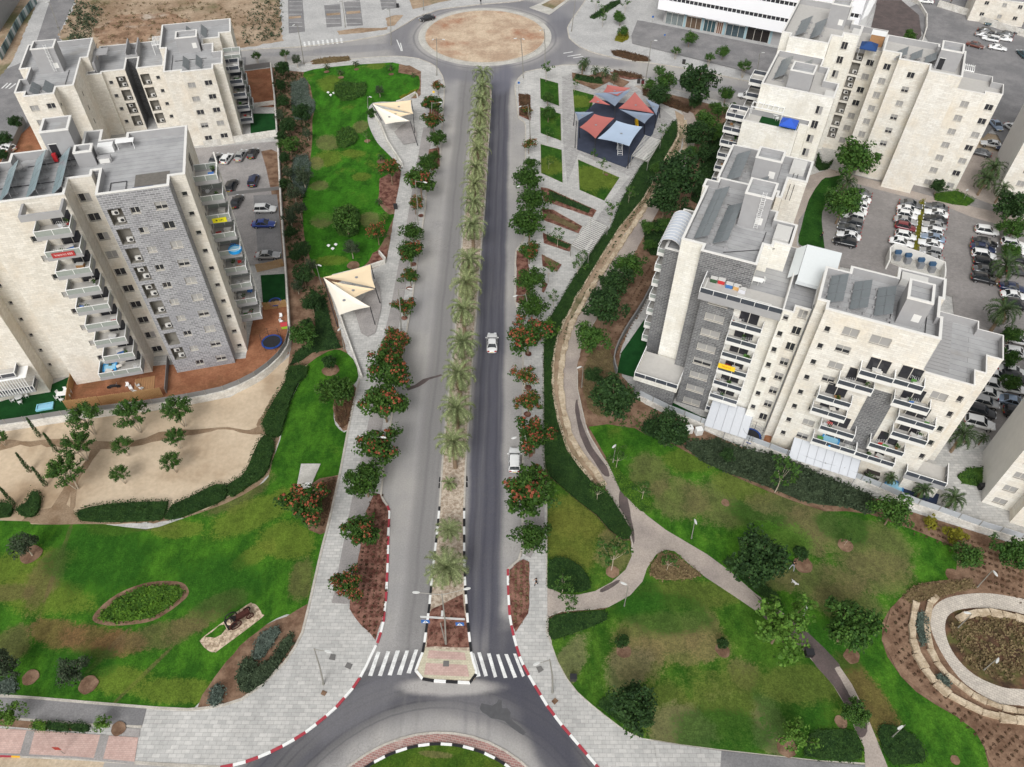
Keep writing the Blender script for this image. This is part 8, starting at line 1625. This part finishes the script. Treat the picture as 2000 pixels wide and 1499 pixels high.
# people and dog -------------------------------------------------------------
SKIN=plain('skin',srgb(196,150,122),.6,.05); HAIR=plain('dark_hair',srgb(40,30,26),.8,.1)
def figure(px,z,ang,pose,label,top=(30,30,34),leg=(36,36,42),sk=1.0):
    J={'pel':(0,0,.95),'chest':(0,0,1.3),'neck':(0,0,1.50),'head':(0,.02,1.64),'crown':(0,.02,1.74)}
    if pose=='walk': J.update(shl=(-.18,0,1.42),ell=(-.24,-.1,1.15),hal=(-.22,.08,.92),shr=(.18,0,1.42),elr=(.24,.12,1.16),har=(.2,.3,1.0),hil=(-.1,0,.9),knl=(-.1,.18,.5),anl=(-.1,.12,.08),tol=(-.1,.28,.04),hir=(.1,0,.9),knr=(.1,-.02,.5),anr=(.1,-.3,.12),tor=(.1,-.16,.03))
    if pose=='sit': J.update(pel=(0,0,.15),chest=(0,-.08,.5),neck=(0,-.1,.7),head=(0,-.08,.84),crown=(0,-.08,.94),shl=(-.18,-.1,.62),ell=(-.32,-.22,.38),hal=(-.36,-.3,.1),shr=(.18,-.1,.62),elr=(.32,-.22,.38),har=(.36,-.3,.1),hil=(-.1,.02,.14),knl=(-.2,.42,.3),anl=(-.3,.8,.08),tol=(-.32,.92,.12),hir=(.1,.02,.14),knr=(.2,.42,.3),anr=(.3,.78,.08),tor=(.34,.9,.12))
    E=[('pel','chest'),('chest','neck'),('neck','head'),('head','crown'),('chest','shl'),('shl','ell'),('ell','hal'),('chest','shr'),('shr','elr'),('elr','har'),('pel','hil'),('hil','knl'),('knl','anl'),('anl','tol'),('pel','hir'),('hir','knr'),('knr','anr'),('anr','tor')]
    Rr={'pel':.14,'chest':.15,'neck':.06,'head':.095,'crown':.07,'sh':.07,'el':.045,'ha':.03,'hi':.09,'kn':.06,'an':.04,'to':.035}
    ks=list(J); V=[J[k] for k in ks]; ed=[(ks.index(a),ks.index(b_)) for a,b_ in E]; ed=[(a,b_) for a,b_ in ed]
    # fingers
    for hnd,el in (('hal','ell'),('har','elr')):
        h=Vector(J[hnd]); d=(h-Vector(J[el])).normalized(); sd_=d.orthogonal().normalized()
        for f in range(5):
            o_=h+sd_*(.012*(f-2))+ (d*.0); k=len(V); V.append(tuple(o_+d*(.04 if f else .01)+sd_*(.01*(f-2)))); V.append(tuple(o_+d*((.05,.095,.105,.1,.085)[f])+sd_*(.016*(f-2)))); ed+=[(ks.index(hnd),k),(k,k+1)]
    me=bpy.data.meshes.new('person_body'); me.from_pydata(V,ed,[]); o=bpy.data.objects.new('tmp',me); COL.objects.link(o); md=o.modifiers.new('s','SKIN'); md.use_smooth_shade=True
    for i,v in enumerate(me.skin_vertices[0].data):
        r=Rr.get(ks[i],Rr.get(ks[i][:2],.03)) if i<len(ks) else .008; v.radius=(r,r*.85 if i<len(ks) else r); v.use_root=(i==0)
    o.modifiers.new('u','SUBSURF').render_levels=1; dg=bpy.context.evaluated_depsgraph_get(); dg.update(); r=bpy.data.meshes.new_from_object(o.evaluated_get(dg)); bpy.data.objects.remove(o)
    r.materials.clear(); 
    for m_ in (SKIN,plain('shirt_cloth',srgb(*top),.8,.1),plain('trouser_cloth',srgb(*leg),.8,.1),M['dark']): r.materials.append(m_)
    pz=J['pel'][2]; nz=J['neck'][2]
    for p in r.polygons:
        c=p.center; lowlimb=min(('hil','knl','anl','hir','knr','anr','pel','chest','shl','shr','ell','elr','hal','har','neck','head','tol','tor'),key=lambda k:(Vector(J[k])-c).length)
        p.material_index={'head':0,'neck':0,'hal':0,'har':0,'ell':1 if True else 0,'elr':1,'shl':1,'shr':1,'chest':1,'pel':2,'hil':2,'hir':2,'knl':2,'knr':2,'anl':2,'anr':2,'tol':3,'tor':3}[lowlimb]
    q=G(px[0],px[1],z+.8 if pose=='walk' else z+.3); t=thing('person',label,'person',(q.x,q.y,z+.0),R_(ang)); link('body',r,t)
    b=B(); hd=Vector(J['head']); 
    for i in range(6):
        for j in range(3): a=2*PI*i/6; 
    n=10; ring=lambda rr,zz,oy=0:[(hd.x+rr*math.cos(2*PI*i/n),hd.y-.015+oy+rr*math.sin(2*PI*i/n),zz) for i in range(n)]
    secs=[ring(.105,hd.z-.02,-.03),ring(.112,hd.z+.05,-.02),ring(.09,hd.z+.11,-.01),ring(.04,hd.z+.14)]
    loft(b,secs,caps=True); b.link('hair',HAIR,t,smooth=True)
    f=B()
    for s_ in (-1,1): f.tube((s_*.035,hd.y+.085,hd.z+.0),(s_*.035,hd.y+.097,hd.z+.0),.012,n=6); f.tube((s_*.1,hd.y,hd.z-.02),(s_*.112,hd.y-.01,hd.z-.02),.025,n=6)
    f.tube((0,hd.y+.08,hd.z-.01),(0,hd.y+.115,hd.z-.035),.015,.02,6); f.tube((-.03,hd.y+.085,hd.z-.06),(.03,hd.y+.085,hd.z-.06),.008,n=5); f.link('face',SKIN,t)
    return t
figure((1047,1137),.14,100,'walk','person in black walking on the right pavement by the mulch bed',sk=1.1); figure((1550,1103),.16,150,'sit','person in black top and pale trousers sitting on the east lawn by a ball tree',(24,24,28),(170,172,176)); figure((939,4),.14,20,'walk','person in dark clothes walking on the far rim of the roundabout'); figure((1605,461),.16,10,'walk','person in dark clothes on the court path behind the block') ; figure((1858,3),.16,80,'walk','person in dark clothes by the garden wall at the top')
q=G(1551,1140,.3); t=thing('dog','white dog walking on the east lawn below the sitting person','dog',(q.x,q.y,.16),R_(-50))
V=[(0,0,.42),(.22,0,.46),(-.25,0,.45),(.36,0,.56),(.46,0,.62),(.58,0,.58),(-.4,0,.52),(-.52,0,.6),(.2,.09,.3),(.22,.09,.16),(.2,.09,.02),(.2,-.09,.3),(.16,-.09,.16),(.2,-.09,.02),(-.25,.09,.32),(-.33,.09,.17),(-.27,.09,.02),(-.25,-.09,.32),(-.33,-.09,.17),(-.24,-.09,.02)]
ed=[(0,1),(0,2),(1,3),(3,4),(4,5),(2,6),(6,7),(1,8),(8,9),(9,10),(1,11),(11,12),(12,13),(2,14),(14,15),(15,16),(2,17),(17,18),(18,19)]
rr=[.13,.14,.12,.08,.085,.04,.04,.025]+[.05,.03,.03]*2+[.06,.03,.03]*2
me=bpy.data.meshes.new('dog'); me.from_pydata(V,ed,[]); o=bpy.data.objects.new('tmp',me); COL.objects.link(o); md=o.modifiers.new('s','SKIN'); md.use_smooth_shade=True
for i,v in enumerate(me.skin_vertices[0].data): v.radius=(rr[i],rr[i]); v.use_root=(i==0)
o.modifiers.new('u','SUBSURF').render_levels=1; dg=bpy.context.evaluated_depsgraph_get(); dg.update(); r=bpy.data.meshes.new_from_object(o.evaluated_get(dg)); bpy.data.objects.remove(o); r.materials.clear(); r.materials.append(plain('white_fur',(.75,.74,.72),.9,.08)); link('body',r,t)
b=B(); 
for s_ in (-1,1): b.tube((.44,s_*.05,.68),(.42,s_*.075,.76),.03,.01,5)
b.link('ears',M['acw'],t)
# covered scooter and junk heap by the left garden, playhouse
q=G(222,756,.5); t=thing('motorcycle','black motorcycle lying by the wall in the red garden','motorcycle',(q.x,q.y,.15),R_(10)); b=B(); b.box(-.5,.5,-.15,.15,.4,.75); b.link('frame',M['dark'],t)
for x in (-.7,.7): b=B(); b.tube((x,-.06,.32),(x,.06,.32),.32,n=16); b.link('wheel',M['tyre'],t)
b=B(); b.tube((.6,-.3,.95),(.6,.3,.95),.03); b.tube((.7,0,.35),(.6,0,.95),.03); b.link('handlebar',M['rail'],t)
for i in range(5): chair((248+i*7,752+(i%3)*6),.15,'white plastic chair in the junk heap beside the decking, %s'%('upright at the left','near the wall','in the middle','by the fence','at the right end')[i],'whitem',40*i,None,'white chairs in the junk heap')
q=G(556,637,.5); t=thing('play_house','small red-roofed green playhouse by the red garden wall','toy house',(q.x,q.y,.15),.2); b=B(); b.box(-.5,.5,-.5,.5,0,.8); b.link('wall',plain('toy_green',srgb(150,190,60),.5,.05),t); b=B(); b.quad((-.6,-.6,.75),(.6,-.6,.75),(.6,0,1.2),(-.6,0,1.2)); b.quad((-.6,0,1.2),(.6,0,1.2),(.6,.6,.75),(-.6,.6,.75)); b.link('roof',M['red'],t)
chair((548,617),.15,'white chair by the garden wall above the playhouse'); chair((549,627),.15,'second white chair just above the playhouse','whitem',60)
q=G(282,752,.3); t=thing('timber_deck','small timber decking at the corner of the left block','decking',(q.x,q.y,.14),.26); b=B()
for i in range(9): b.box(-1.5+i*.34,-1.2+i*.34,-1.6,1.6,.1,.2)
b.link('boards',M['wood'],t)
